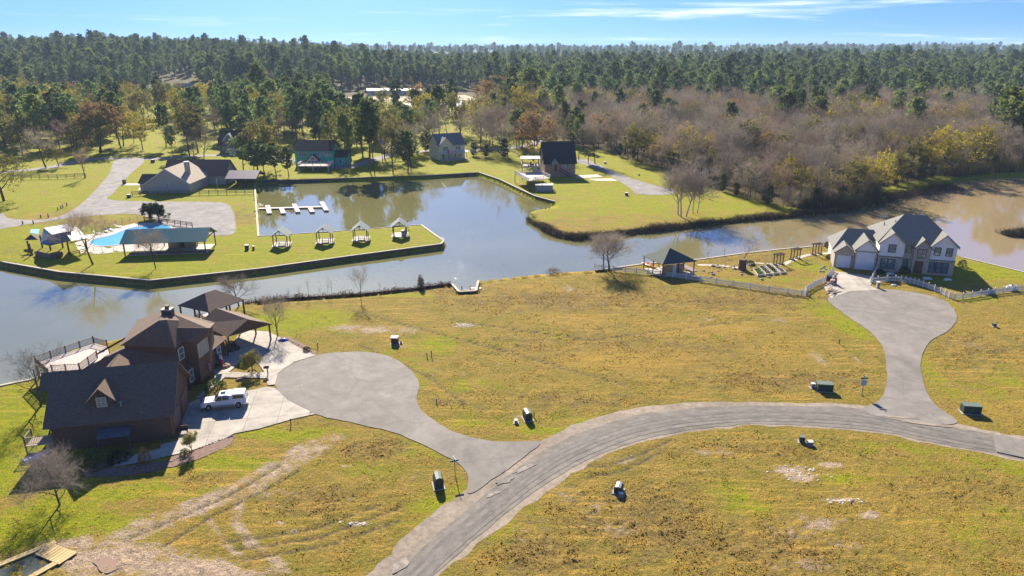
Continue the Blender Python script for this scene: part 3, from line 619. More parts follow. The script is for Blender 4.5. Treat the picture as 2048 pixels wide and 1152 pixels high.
bare_one(478, 612, 543, 'leafless tree at the water behind the brown dock pavilion', 4, .5, .12, (7, 6, 5), .25, .5, .026, 6, .11, bark_d, twig_g, sx=1.35)
bare_one(722, 601, 528, 'slender leafless sapling on the near shore below the shelters', 5, .38, .07, (7, 5, 4), .25, .6, .018, 6, .09, bark_d, twig_g, 'sapling')
bare_one(1208, 540, 466, 'left leafless tree of the pair at the end of the white picket fence', 6, .5, .14, (7, 6, 5), .36, .5, .03, 6, .12, bark_d, twig_g, lean=(-.12, 0), sx=1.5)
bare_one(1218, 542, 455, 'right, fuller leafless tree of the pair at the end of the white picket fence', 7, .55, .18, (9, 6, 5), .33, .5, .03, 7, .12, bark_d, twig_g, sx=1.6)
bare_one(186, 529, 412, 'tall leafless tree on the lawn between pool pavilion and teal pavilion', 8, .55, .17, (8, 6, 5), .42, .5, .028, 7, .10, bark_d, twig_m, lean=(-.05, 0), sx=1.4)
bare_one(312, 537, 452, 'small pale leafless tree in front of the teal roof', 9, .5, .11, (7, 6, 5), .3, .5, .025, 8, .11, bark, twig_p, lean=(-.12, .1), sx=1.3)
bare_one(1486, 522, 476, 'crooked leafless tree above the woven stump in the garden', 10, .5, .09, (5, 4, 3), .3, .45, .02, 5, .12, bark_d, twig_g, lean=(.25, 0))
bare_one(1416, 517, 497, 'tiny leafless sapling left of two beside the garden path by the water', 11, .4, .04, (4, 3), .3, .5, .02, 4, .12, bark_d, twig_g, 'sapling')
bare_one(1449, 514, 492, 'tiny leafless sapling right of two beside the garden path by the water', 12, .4, .04, (4, 3), .3, .5, .02, 4, .12, bark_d, twig_g, 'sapling')
bare_one(170, 357, 286, 'dark leafless double tree at the end of the ranch fence', 13, .35, .22, (6, 5, 4), .3, .6, .05, 6, .08, bark_d, twig_m, lean=(.08, 0))
bare_one(92, 335, 250, 'big dark leaning tree behind the ranch fence at left', 14, .6, .34, (7, 5, 4), .3, .35, .05, 7, .10, bark_d, twig_g, lean=(-.2, 0))
for i, (px, py, tp, ln, lb) in enumerate([(1370, 430, 335, -.07, 'leftmost white-barked stem of the tree clump on the green point'), (1376, 434, 318, .02, 'thickest white-barked stem, left of centre in the clump on the green point'), (1386, 433, 322, .10, 'slanting white-barked stem at the middle of the clump on the green point'), (1400, 427, 345, .03, 'thin white-barked stem right of the middle of the clump on the green point'), (1408, 426, 352, .14, 'rightmost slanting white-barked stem of the clump on the green point')]):
    bare_one(px-14, py, tp, lb, 200+i, .45, .20 if i < 3 else .13, (8, 5, 4), .33, .55, .05, 7, .11, bark_w, twig_p, 'white_barked_tree', lean=(ln, 0), sx=1.3)
for i, (px, py, tp) in enumerate([(598, 596, 570), (618, 594, 556), (640, 593, 572), (655, 592, 552), (663, 591, 560), (578, 598, 575), (760, 585, 565)]):
    bare_one(px, py, tp, 'thin bare sapling on the near bank left of the lone slender tree', 230+i, .25, .03, (4, 3), .3, .7, .016, 4, .12, bark_d, twig_g, 'sapling')['group'] = 'bare saplings on the near bank'
# evergreen trees by the gravel lot, shrubs
def leafy_one(px, py, top, label, seed, lm, spread=.6, ln=6, ls=.16, jit=.5, name='evergreen_tree', first=.3, n=(8, 5, 4), tr=None, cat='tree'):
    h = hgt(px, py, top); T, W, C = leafy(seed, h, spread, tr or h*.025, ln, ls, jit, nlim=n, first=first, up=.35, tw=.03, twn=5, twl=.09)
    k = h/max(p[2] for p in C.v)
    return tree(name, [('trunk', T.mesh('trunk', bark_d)), ('crown', C.mesh('crown', lm))], G(px, py), 0, k, label, cat)
leafy_one(317, 441, 400, 'round dark evergreen tree at the edge of the gravel lot', 301, leaf_d, .68, 10, .17, .5)
leafy_one(299, 438, 404, 'smaller dark evergreen left of the round one by the gravel lot', 302, leaf_d, .55, 10, .16, .45)
leafy_one(505, 743, 700, 'small airy tree in a stone ring on the lawn triangle', 303, leaf_o, .55, 5, .07, .22)
leafy_one(8, 402, 292, 'olive tree cut by the left picture edge, beside the gravel road', 304, leaf_o, .6, 4, .22, .6, 'broadleaf_tree')
leafy_one(385, 905, 862, 'thin sapling in the mulch bed by the garage drive', 305, leaf_o, .4, 4, .06, .18, 'sapling')
def bush(px, py, rx, rz, label, seed, m=None, n=420, ls=.07, name='bush', cat='bush', group=None, z=0.0, hollow=.55):
    t = thing(name, label, cat, G(px, py, z), 0, group); b_ = bush_mesh(seed, rx, rz, n, ls, hollow=hollow); b_.build('foliage', m or leaf_g, t)
    s_ = MB(); r = random.Random(seed)
    for k in range(5): s_.tube((0, 0, -.05), (r.uniform(-.5, .5)*rx, r.uniform(-.5, .5)*rx, rz*.7), .03, .012, 4)
    s_.build('stem', bark_d, t); return t
bush(432, 785, 1.5, 2.0, 'round white-flowering magnolia bush in front of the house walk', 401, leaf_g, 900, .11)
bush(370, 910, .62, .9, 'clipped round bush at the near end of the mulch bed', 402, leaf_g, 700, .05)
bush(613, 702, .62, .8, 'clipped dark ball bush at the tip of the driveway bed', 403, leaf_d, 700, .05)
bush(842, 576, .8, 3.0, 'narrow reddish shrub standing on the near bank', 404, twig_m, 900, .10, hollow=.2)
bush(1107, 546, 1.7, 1.3, 'low leafless grey shrub on the near bank', 405, twig_g, 700, .08, hollow=.2)
bush(190, 930, 1.8, 1.9, 'large dark bush in the shade below the garage wall', 406, leaf_g, 800, .12)
bush(240, 918, 1.3, 1.2, 'dark shrub between the two others below the garage wall', 407, leaf_d, 500, .12)
bush(290, 925, .7, 2.2, 'reddish-brown upright shrub by the shaded patio', 408, leaf_r, 400, .10)
bush(402, 655, 1.5, 2.4, 'pale flowering bush under the edge of the dock pavilion', 409, leaf_o, 900, .10)
bush(463, 700, 1.2, 1.5, 'dark spiky bush in the shade beside the carport', 410, leaf_d, 500, .12)
bush(440, 735, .8, 1.0, 'small green bush beside the front door', 411, leaf_g, 400, .08)
bush(400, 760, 1.3, 1.1, 'dark low bush below the front window', 412, leaf_d, 500, .10)
bush(1806, 545, 1.2, 1.5, 'rounded dark shrub in front of the stone entry', 413, leaf_d, 600, .11)
bush(1760, 545, .8, .8, 'low shrub below the double window of the white house', 414, leaf_d, 350, .1)
bush(1868, 547, 1.0, .9, 'low shrub below the triple window of the white house', 415, leaf_d, 350, .1)
bush(1924, 533, 1.0, 1.6, 'dark shrub beside the right wall of the white house', 416, leaf_d, 450, .1)
bush(1659, 517, .9, 1.2, 'green shrub beside the left garage corner', 417, leaf_g, 450, .1)
bush(1652, 494, .5, 1.5, 'small conical evergreen at the water near the farthest arbor', 418, leaf_g, 400, .09)
bush(1500, 529, 1.2, .9, 'dark leafy plants left of the raised garden beds', 419, leaf_d, 400, .1)
# ================================================================ trees in groups
SRC = {'pine': PINES, 'bare': BARES, 'oak': OAKS, 'dark': DARKS}
NM = {'pine': 'pine_tree', 'bare': 'bare_tree', 'oak': 'broadleaf_tree', 'dark': 'evergreen_shrub'}
KEEP_OUT = [p for p in ([(285, 392), (415, 392), (425, 325), (285, 320)], [(448, 368), (520, 368), (520, 335), (448, 335)], [(590, 362), (690, 362), (690, 325), (590, 325)], [(868, 350), (945, 350), (945, 300), (868, 300)], [(1030, 400), (1160, 400), (1160, 325), (1030, 325)], [(425, 320), (495, 318), (495, 285), (425, 290)], [(1030, 290), (1110, 285), (1110, 255), (1030, 255)], [(300, 205), (400, 205), (400, 178), (300, 185)])]
KEEPW = [[(p.x, p.y) for p in GP(q)] for q in KEEP_OUT]
allpts = []
def free(x, y, d):
    if any(inpoly(q, x, y) for q in KEEPW): return False
    return all((x-a)**2+(y-b)**2 > d*d for a, b in allpts[-1500:])
INDIV = []       # (kind, variant, x, y, z, rz, scale, label, group)
def place(kind, px, py, h, label, group=None, var=None, w=1.0):
    p = G(px, py); base = {'pine': 23, 'bare': 15, 'oak': 12, 'dark': 10}[kind]; k = h/base; v_ = rt.randrange(len(SRC[kind])) if var is None else var
    allpts.append((p.x, p.y)); INDIV.append((kind, v_, p.x, p.y, 0, rt.uniform(0, 6.28), (k*w, k*w, k), label, group))
# trees one can pick out between the houses
for kind, px, py, h, lb, var, w in [
 ('oak', 45, 310, 13, 'broad olive tree left of the leaning dark tree', 1, 1.3), ('oak', 118, 333, 7.5, 'low spreading tree behind the middle of the ranch fence', 2, 1.3),
 ('oak', 145, 296, 14, 'yellow tree in the left group behind the low spreading tree', 0, 1.0), ('oak', 200, 306, 14, 'wide olive tree left of the road junction', 1, 1.35), ('bare', 60, 300, 15, 'grey leafless tree behind the leaning dark tree', 0, 1.2),
 ('oak', 286, 300, 14, 'yellow-green tree standing free right of the road junction', 0, 1.05), ('pine', 345, 308, 11, 'small slim pine on the bright lawn above the tan house', 2, 1.1), ('pine', 395, 306, 19, 'leafy pine left of the gabled grey house', 4, 1.3), ('pine', 378, 300, 16, 'shorter pine beside the leafy pine left of the grey house', 0, 1.2),
 ('bare', 408, 318, 13, 'leafless thicket tree directly left of the gabled grey house', 3, 1.3), ('bare', 390, 322, 10, 'lower leafless thicket tree above the tan house roof', 2, 1.4), ('pine', 238, 290, 14, 'pine between the wide olive tree and the road junction', 1, 1.0),
 ('oak', 515, 340, 17, 'tall rounded olive tree between grey house and teal house', 2, 1.1), ('pine', 488, 340, 12, 'leftmost bushy pine beside the boathouse', 4, 1.5), ('pine', 508, 350, 11, 'second bushy pine beside the boathouse', 4, 1.5), ('pine', 530, 352, 11.5, 'third bushy pine between boathouse and teal house', 4, 1.5), ('pine', 553, 353, 11, 'fourth bushy pine, almost at the teal house', 4, 1.4), ('pine', 577, 354, 10, 'last bushy pine touching the teal house', 4, 1.3),
 ('pine', 694, 345, 20, 'thin tall pine just right of the teal house', 1, .75), ('pine', 703, 347, 17, 'thinner pine beside the thin tall pine right of the teal house', 1, .6), ('pine', 739, 341, 24, 'tall pine of the twin pines at the water right of the teal house', 3, 1.0), ('pine', 746, 338, 22, 'shorter pine of the twin pines at the water right of the teal house', 1, .9),
 ('oak', 786, 345, 16, 'olive tree between the twin pines and the cream house', 1, .85), ('pine', 816, 347, 14, 'dark bushy evergreen at the water left of the cream house', 2, 1.5), ('bare', 765, 322, 11, 'leafless tree behind the twin pines', 1, .9), ('bare', 821, 330, 16, 'grey leafless tree behind the bushy evergreen', 3, 1.1),
 ('bare', 868, 305, 17, 'leafless tree behind the left edge of the cream house', 5, 1.1), ('dark', 852, 303, 8, 'dark evergreen behind the cream house roof', 0, 1.2), ('bare', 962, 300, 19, 'tall leafless tree right of the cream house', 2, 1.1), ('bare', 1008, 305, 20, 'tallest leafless tree between cream house and brown barn house', 4, 1.1), ('bare', 985, 290, 16, 'leafless tree between the two tall ones right of the cream house', 0, 1.0),
 ('dark', 948, 312, 5, 'left dark shrub right of the cream house', 0, 1.6), ('dark', 972, 314, 5, 'middle dark shrub right of the cream house', 1, 1.6), ('dark', 1008, 316, 7, 'dark shrub at the foot of the tallest leafless tree', 0, 1.4), ('oak', 1044, 302, 10, 'small olive tree left of the brown barn house', 2, 1.0),
 ('pine', 1158, 320, 17, 'first trunk right of the brown barn house', 3, .9), ('bare', 1176, 326, 15, 'second trunk right of the brown barn house', 0, .9), ('bare', 1190, 328, 16, 'third trunk right of the brown barn house', 3, 1.0), ('pine', 1150, 296, 17, 'pine behind the brown barn house roof', 4, 1.0), ('pine', 1128, 285, 18, 'pine farther behind the brown barn house roof', 0, .9),
 ('pine', 2005, 330, 27, 'tallest pine at the right picture edge above the lake', 1, 1.1), ('pine', 2040, 335, 30, 'pine cut by the right picture edge above the lake', 3, 1.2), ('pine', 1985, 300, 24, 'pine left of the tallest one at the right picture edge', 0, 1.0)]:
    place(kind, px, py, h, lb, None, var, w)
WOODS = [(p.x, p.y) for p in GP([(1135, 292), (1200, 298), (1330, 343), (1450, 383), (1520, 405), (1600, 419), (1700, 408), (1745, 398), (1770, 375), (1900, 350), (2100, 338), (2300, 332)])]
WOODS = WOODS+[(560, 330), (700, 900), (-20, 900), (10, 420)]
def region(P, n, dmin, kindf, y0, y1, x0, x1, extra=None):
    out = []; tries = 0; cellg = {}
    while len(out) < n and tries < n*14:
        tries += 1; y = math.sqrt(rt.uniform(y0*y0, y1*y1)); x = rt.uniform(x0, x1)
        if P and not inpoly(P, x, y): continue
        if abs(x) > .92*y+25: continue
        if extra and not extra(x, y): continue
        k = (int(x//dmin), int(y//dmin)); ok = True
        for i in (-1, 0, 1):
            for j in (-1, 0, 1):
                for (a, b) in cellg.get((k[0]+i, k[1]+j), ()):
                    if (a-x)**2+(b-y)**2 < dmin*dmin: ok = False; break
        if not ok or any(inpoly(q, x, y) for q in KEEPW): continue
        cellg.setdefault(k, []).append((x, y)); out.append((x, y))
    return out
GRP = {'bare': ('leafless winter tree in the dense woods right of the lake', 'leafless trees of the right-hand woods'), 'oak': ('tree still holding yellow or rust leaves among the leafless right-hand woods', 'leafy trees in the right-hand woods'), 'pine': ('pine rising from the right-hand woods', 'pines in the right-hand woods'), 'dark': ('dark evergreen undergrowth at the edge of the right-hand woods', 'evergreen undergrowth of the right-hand woods')}
cand = []
for x, y in region(WOODS, 1500, 5.6, None, 190, 500, -30, 400):
    u_ = rt.random(); kind = 'bare' if u_ < .64 else ('oak' if u_ < .93 else ('pine' if y > 300 else 'bare'))
    sc = {'bare': rt.uniform(.75, 1.2), 'oak': rt.uniform(.8, 1.25), 'pine': rt.uniform(.7, 1.0)}[kind]*(.8 if y < 240 else 1.0)
    cand.append((kind, x, y, sc, *GRP[kind]))
for x, y in region(WOODS, 2600, 7.5, None, 480, 900, -30, 750):
    cand.append(('pine' if rt.random() < .25+.6*(y-480)/200 else 'bare', x, y, rt.uniform(.75, 1.1), GRP['pine'][0], GRP['pine'][1]))
# undergrowth along the wood edge
edge = cr_spline([Vector(p) for p in WOODS[:12]], 7)
for p in edge[::1]:
    if rt.random() < .95: cand.append(('dark' if rt.random() < .45 else 'bare', p.x+rt.uniform(-2, 3), p.y+rt.uniform(0, 4), rt.uniform(.3, .55), *(GRP['dark'])))
# loose mixed wood between the far houses
def clear_ok(x, y):
    px, py = ppx(x, y)
    if 655 < px < 975 and 172 < py < 226: return False
    if 60 < px < 560 and 188 < py < 222: return False
    if 250 < px < 430 and 222 < py < 318: return rt.random() < .12
    if 660 < px < 965 and 225 < py < 266: return rt.random() < .05
    if 295 < px < 400 and 220 < py < 264: return rt.random() < .08
    if 0 < px < 60 and 230 < py < 250: return False
    if 380 < px < 520 and 300 < py < 325: return False
    if 640 < px < 1130 and 262 < py < 312: return rt.random() < .5
    if px < 430 and py > 318: return False
    if abs(py-315) < 9 and px < 700: return False
    return py < 322
MID = ('tree in the loose wood behind the waterside houses', 'trees of the loose wood behind the houses')
for x, y in region(None, 1000, 5.6, clear_ok, 268, 585, -520, 60, clear_ok):
    px, py = ppx(x, y)
    if px > 1120: continue
    u_ = rt.random(); kind = ('pine' if u_ < .30 else 'oak' if u_ < .68 else 'bare') if px < 440 else ('pine' if u_ < .58 else 'oak' if u_ < .75 else 'bare') if px < 860 else ('bare' if u_ < .6 else 'oak' if u_ < .8 else 'pine')
    lb = {'pine': 'pine in the loose wood behind the waterside houses', 'oak': 'yellow-green leafy tree in the loose wood behind the waterside houses', 'bare': 'leafless tree in the loose wood behind the waterside houses'}[kind]
    cand.append((kind, x, y, rt.uniform(.7, 1.05) if kind != 'oak' else rt.uniform(1.1, 1.6), lb, lb.split(' in the')[0]+'s of the loose wood behind the houses'))
FARL = ('pine in the tall front rank of the far forest', 'front pines of the far forest')
def far_ok(x, y):
    px, py = ppx(x, y, float(hill(x, y)))
    if 655 < px < 975 and 180 < py < 228: return False
    if 585 < px < 640 and 150 < py < 185 and y < 760: return False
    return not inpoly(WOODS, x, y) and not (70 < px < 560 and py > 186)
for x, y in region(None, 2900, 7.5, None, 560, 1000, -820, 160, far_ok):
    u_ = rt.random(); cand.append(('pine' if u_ < .86 else 'bare' if u_ < .93 else 'oak', x, y, rt.uniform(.55, 1.05)*(.75+.6*float(fbm(np.array([x/55]), np.array([y/55]), 2)[0])), *(FARL if u_ < .86 else ('leafless or olive tree among the far forest pines', 'broadleaf trees of the far forest'))))
for x, y in region(None, 3200, 11, None, 900, 1900, -1500, 1500, lambda x, y: y > 950 or x > 350): cand.append(('pine' if rt.random() < .85 else 'oak', x, y, rt.uniform(.65, 1.1)*(.75+.6*float(fbm(np.array([x/80]), np.array([y/80]), 2)[0])), *FARL))
for x, y in region(None, 2500, 26, None, 1850, 4800, -3600, 3600): cand.append(('pine', x, y, rt.uniform(1.1, 1.6), *FARL))
# the 300 of each kind that show largest are single objects, the rest one mass
cand = [(k_, x, y, s_*(1.3 if k_ == 'pine' and y > 450 and rt.random() < .07 else 1), a_1, b_1) for k_, x, y, s_, a_1, b_1 in cand]
cand.sort(key=lambda c: (c[2])/c[3]); cnt = {}; rest = []
for kind, x, y, sc, lb, gp in cand:
    n = cnt.get(kind, 0); lim = {'bare': 300, 'pine': 190, 'oak': 150, 'dark': 40}[kind]
    if n < lim and y < 640:
        cnt[kind] = n+1; INDIV.append((kind, rt.randrange(len(SRC[kind])) if kind != 'oak' else rt.choice((0, 1, 1, 2, 2, 2, 0, 1, 2, 3) if y < 330 else (0, 1, 2)), x, y, float(hill(x, y)), rt.uniform(0, 6.28), (sc*rt.uniform(.95, 1.1), sc*rt.uniform(.95, 1.1), sc), lb, gp))
    else: rest.append((kind, x, y, sc))
def finer(kind, x, y, sc, lb, gp):
    if not gp: return lb
    px, py = ppx(x, y, float(hill(x, y))); size = 'tall' if sc[2] > 1.02 else 'low' if sc[2] < .8 else 'mid-sized'
    if 'right-hand woods' in gp:
        d = 'front' if y < 262 else 'middle' if y < 335 else 'back'
        w = 'behind the gravel drive' if px < 1330 else 'behind the white-barked clump' if px < 1480 else 'at the lake tip' if px < 1700 else 'behind the marsh reeds' if px < 1900 else 'near the right picture edge'
        nm_ = {'bare': 'leafless tree', 'oak': 'yellow-leaved tree', 'pine': 'pine', 'dark': 'evergreen undergrowth'}[kind]
        return f'{size} {nm_} in the {d} ranks of the right-hand woods {w}'
    if 'loose wood' in gp:
        w = 'at the far left' if px < 130 else 'above the road junction' if px < 290 else 'near the gabled grey house' if px < 480 else 'behind the teal house' if px < 690 else 'left of the cream house' if px < 870 else 'right of the cream house'
        d = 'close behind the houses' if y < 330 else 'midway to the far forest' if y < 440 else 'far back'
        return f"{size} {lb.split(' in the')[0]} {w}, {d}"
    return lb
for kind, v_, x, y, z, rz, sc, lb, gp in [(*q[:7], finer(q[0], q[2], q[3], q[6], q[7], q[8]), q[8]) for q in INDIV]:
    tree(NM[kind], SRC[kind][v_], (x, y, z), rz, sc, lb, 'shrub' if kind == 'dark' else 'tree', gp)
# ---- the rest of the forest: one object of instanced trees
VAR = []
for kind, ms in SRC.items():
    for q in ms:
        bmn = bpy.data.meshes.new('forest_'+kind); bm = bmesh.new()
        for j, (pn, me_) in enumerate(q):
            n0 = len(bm.faces); bm.from_mesh(me_); bm.faces.ensure_lookup_table()
            for f in bm.faces[n0:]: f.material_index = j
        bm.to_mesh(bmn); bm.free()
        for pn, me_ in q: bmn.materials.append(me_.materials[0])
        VAR.append((kind, bpy.data.objects.new('forest_source', bmn)))
fm_ = bpy.data.meshes.new('far_forest'); fm_.from_pydata([(x, y, float(hill(x, y))-.1) for _, x, y, _ in rest], [], [])
ki = [rt.choice([i for i, (k, _) in enumerate(VAR) if k == kind]) for kind, *_ in rest]
for nm, ty, vals in (('vidx', 'INT', ki), ('scl', 'FLOAT', [c[3] for c in rest]), ('rot', 'FLOAT', [rt.uniform(0, 6.28) for _ in rest])):
    a_ = fm_.attributes.new(nm, ty, 'POINT'); a_.data.foreach_set('value', vals)
fo = bpy.data.objects.new('far_forest', fm_); col.objects.link(fo); fo['kind'] = 'stuff'; fo['label'] = 'dense far forest of pines and leafless trees up to the horizon'
ng = bpy.data.node_groups.new('forest_scatter', 'GeometryNodeTree'); ng.interface.new_socket('Geometry', in_out='INPUT', socket_type='NodeSocketGeometry'); ng.interface.new_socket('Geometry', in_out='OUTPUT', socket_type='NodeSocketGeometry')
gi = ng.nodes.new('NodeGroupInput'); go = ng.nodes.new('NodeGroupOutput'); iop = ng.nodes.new('GeometryNodeInstanceOnPoints'); jn = ng.nodes.new('GeometryNodeJoinGeometry')
for kind, ob in reversed(VAR):
    oi = ng.nodes.new('GeometryNodeObjectInfo'); oi.inputs['Object'].default_value = ob; oi.transform_space = 'ORIGINAL'
    g2 = ng.nodes.new('GeometryNodeGeometryToInstance'); ng.links.new(oi.outputs['Geometry'], g2.inputs[0]); ng.links.new(g2.outputs[0], jn.inputs[0])
def natt(nm, ty):
    n = ng.nodes.new('GeometryNodeInputNamedAttribute'); n.data_type = ty; n.inputs['Name'].default_value = nm; return n.outputs[0]
ng.links.new(gi.outputs[0], iop.inputs['Points']); ng.links.new(jn.outputs[0], iop.inputs['Instance']); iop.inputs['Pick Instance'].default_value = True
ng.links.new(natt('vidx', 'INT'), iop.inputs['Instance Index'])
cxr = ng.nodes.new('ShaderNodeCombineXYZ'); ng.links.new(natt('rot', 'FLOAT'), cxr.inputs[2]); ng.links.new(cxr.outputs[0], iop.inputs['Rotation']); ng.links.new(natt('scl', 'FLOAT'), iop.inputs['Scale'])
ng.links.new(iop.outputs[0], go.inputs[0])
md = fo.modifiers.new('forest', 'NODES'); md.node_group = ng
print('trees: single', len(INDIV), cnt, 'mass', len(rest), 'source tris', {k: len(o.data.polygons) for k, o in VAR})
# ================================================================ building helpers
trim_w = mat('trim_white', (.62, .60, .57), (.52, .50, .47), scale=2, rough=.6)
trim_b = mat('trim_brown', (.075, .048, .035), (.11, .07, .05), scale=3, rough=.7)
pane_m = mat('window_glass', (.10, .16, .19), rough=.08, spec=.9)
pane_lit = mat('window_blind', (.30, .30, .25), (.22, .22, .19), scale=6, rough=.25, spec=.6)
roof_d = mat('shingle_dark', (.21, .14, .095), (.10, .068, .048), scale=7, rough=.92, bump=.4, bscale=18, detail=8, stretch=(.5, .5, 2.5))
roof_bk = mat('shingle_black', (.036, .036, .042), (.022, .022, .026), scale=6, rough=.9, bump=.3, bscale=16, detail=8)
roof_br = mat('shingle_brown', (.075, .055, .048), (.045, .034, .03), scale=6, rough=.9, bump=.3, bscale=16, detail=8)
roof_t = mat('shingle_tan', (.46, .36, .26), (.36, .28, .20), scale=4, rough=.9, bump=.2)
roof_gr = mat('shingle_grey_green', (.215, .205, .178), (.135, .128, .112), scale=6, rough=.9, bump=.35, bscale=14, detail=8)
sid_br = mat('siding_brown', (.145, .086, .052), (.09, .056, .036), scale=5, rough=.8, bump=.3, bscale=8, stretch=(.3, .3, 3))
def gable_slabs(m, x0, x1, y0, y1, ze, zr, axis='x', ov=.45, th=.14, ro=None, yr=None):
    """two sloping roof slabs; ridge along axis, overhang ov; yr = ridge position across"""
    if axis == 'x':
        ym = (y0+y1)/2 if yr is None else yr; a0, a1 = x0-ov, x1+ov; s0 = (zr-ze)/(ym-y0); s1 = (zr-ze)/(y1-ym)
        m.slab([(a0, y0-ov, ze-ov*s0), (a1, y0-ov, ze-ov*s0), (a1, ym, zr), (a0, ym, zr)], th)
        m.slab([(a0, ym, zr), (a1, ym, zr), (a1, y1+ov, ze-ov*s1), (a0, y1+ov, ze-ov*s1)], th)
    else:
        xm = (x0+x1)/2 if yr is None else yr; a0, a1 = y0-ov, y1+ov; s0 = (zr-ze)/(xm-x0); s1 = (zr-ze)/(x1-xm)
        m.slab([(x0-ov, a0, ze-ov*s0), (xm, a0, zr), (xm, a1, zr), (x0-ov, a1, ze-ov*s0)], th)
        m.slab([(xm, a0, zr), (x1+ov, a0, ze-ov*s1), (x1+ov, a1, ze-ov*s1), (xm, a1, zr)], th)
    return m
def gable_box(m, x0, x1, y0, y1, z0, ze, zr, axis='x', yr=None):
    """walls with gable ends as one closed shape, roof underside left 10 cm free"""
    e = .12; ze2, zr2 = ze-e, zr-e*1.4
    if axis == 'x':
        ym = (y0+y1)/2 if yr is None else yr
        prof = [(y0, z0), (y1, z0), (y1, ze2), (ym, zr2), (y0, ze2)]; vs_ = [(x0, *p) for p in prof]+[(x1, *p) for p in prof]
        m.add(vs_, [(4, 3, 2, 1, 0), (5, 6, 7, 8, 9)]+[(i, (i+1) % 5, 5+(i+1) % 5, 5+i) for i in range(5)])
    else:
        xm = (x0+x1)/2 if yr is None else yr
        prof = [(x0, z0), (x1, z0), (x1, ze2), (xm, zr2), (x0, ze2)]; vs_ = [(p[0], y0, p[1]) for p in prof]+[(p[0], y1, p[1]) for p in prof]
        m.add(vs_, [(0, 1, 2, 3, 4), (9, 8, 7, 6, 5)]+[((i+1) % 5, i, 5+i, 5+(i+1) % 5) for i in range(5)])
    return m
def hip_slabs(m, x0, x1, y0, y1, ze, zr, rl0=None, rl1=None, ov=.45, th=.14, axis='x'):
    """hip roof with its ridge along x from rl0 to rl1 (insets) or along y"""
    s = .35; X0, X1, Y0, Y1 = x0-ov, x1+ov, y0-ov, y1+ov; z = ze-ov*s
    if axis == 'x': a = ((X0+(rl0 or (Y1-Y0)/2)), (Y0+Y1)/2, zr); b = ((X1-(rl1 or (Y1-Y0)/2)), (Y0+Y1)/2, zr); A, B_, C, D = (X0, Y0, z), (X1, Y0, z), (X1, Y1, z), (X0, Y1, z); m.slab([A, B_, b, a], th); m.slab([C, D, a, b], th); m.slab([B_, C, b], th); m.slab([D, A, a], th)
    else: a = ((X0+X1)/2, Y0+(rl0 or (X1-X0)/2), zr); b = ((X0+X1)/2, Y1-(rl1 or (X1-X0)/2), zr); A, B_, C, D = (X0, Y0, z), (X1, Y0, z), (X1, Y1, z), (X0, Y1, z); m.slab([A, B_, a], th); m.slab([C, D, b], th); m.slab([B_, C, b, a], th); m.slab([D, A, a, b], th)
    return m
_wc = {}
def win(parent, x, y, z, w, h, a=0.0, fr=None, pm=None, mul=1, bars=1, name='window', sill=False):
    """window part at (x,y,z bottom centre) facing local -Y turned by a; frame mesh with pane child"""
    fr = fr or trim_w; pm = pm or pane_m; k = (round(w, 2), round(h, 2), fr.name, pm.name, mul, bars)
    if k not in _wc:
        m = MB(); t = min(.09, w*.13)
        for bx_ in ((-w/2-.02, -w/2+t), (w/2-t, w/2+.02)): m.box(bx_[0], bx_[1], -.07, .03, -.02, h+.02)
        m.box(-w/2+t, w/2-t, -.07, .03, -.02, t); m.box(-w/2+t, w/2-t, -.07, .03, h-t, h+.02)
        for i in range(1, mul): q = -w/2+w*i/mul; m.box(q-t/2, q+t/2, -.065, .03, t, h-t)
        for i in range(1, bars+1): q = h*i/(bars+1); m.box(-w/2+t, w/2-t, -.06, .03, q-t*.4, q+t*.4)
        p = MB().box(-w/2+t, w/2-t, -.025, .02, t, h-t); _wc[k] = (m.mesh('window_frame', fr), p.mesh('window_pane', pm))
    fo_ = bpy.data.objects.new(name, _wc[k][0]); col.objects.link(fo_); fo_.parent = parent; fo_.location = (x, y, z); fo_.rotation_euler = (0, 0, a)
    po = bpy.data.objects.new('pane', _wc[k][1]); col.objects.link(po); po.parent = fo_
    return fo_
def door(parent, x, y, z, w, h, a, m, name='door', panels=0, pm=None):
    b_ = MB().box(-w/2, w/2, -.06, .03, 0, h); o = b_.build(name, m, parent); o.location = (x, y, z); o.rotation_euler = (0, 0, a)
    if panels:
        for i in range(panels): MB().box(-w/2+.08, w/2-.08, -.085, -.058, h*i/panels+.05, h*(i+1)/panels-.05).build('panel', pm or m, o)
    else: MB().box(w/2-.16, w/2-.10, -.12, -.06, h*.45, h*.5).build('handle', mat('handle_metal', (.3, .28, .25), rough=.3, metal=.9), o)
    return o
def part(parent, name, m, mb, label=None): return mb.build(name, m, parent, label=label)
def frame2(p0, p1):
    """house frame: origin at left front corner, x along the front"""
    d = p1-p0; return p0, math.atan2(d.y, d.x), Vector((d.x, d.y)).length
# ================================================================ brown house at left
bh = thing('brown_house', 'large dark brown house with steep dark roofs and dormers at the left lakeside', 'house', G(348, 877))
O = bh.location.copy()
def wp(u_, v_, z):   # point from the enlarged tracing (3.097x, from y=560) at height z, in the house frame
    p = G(u_/3.097, 560+v_/3.097, z); return p-O
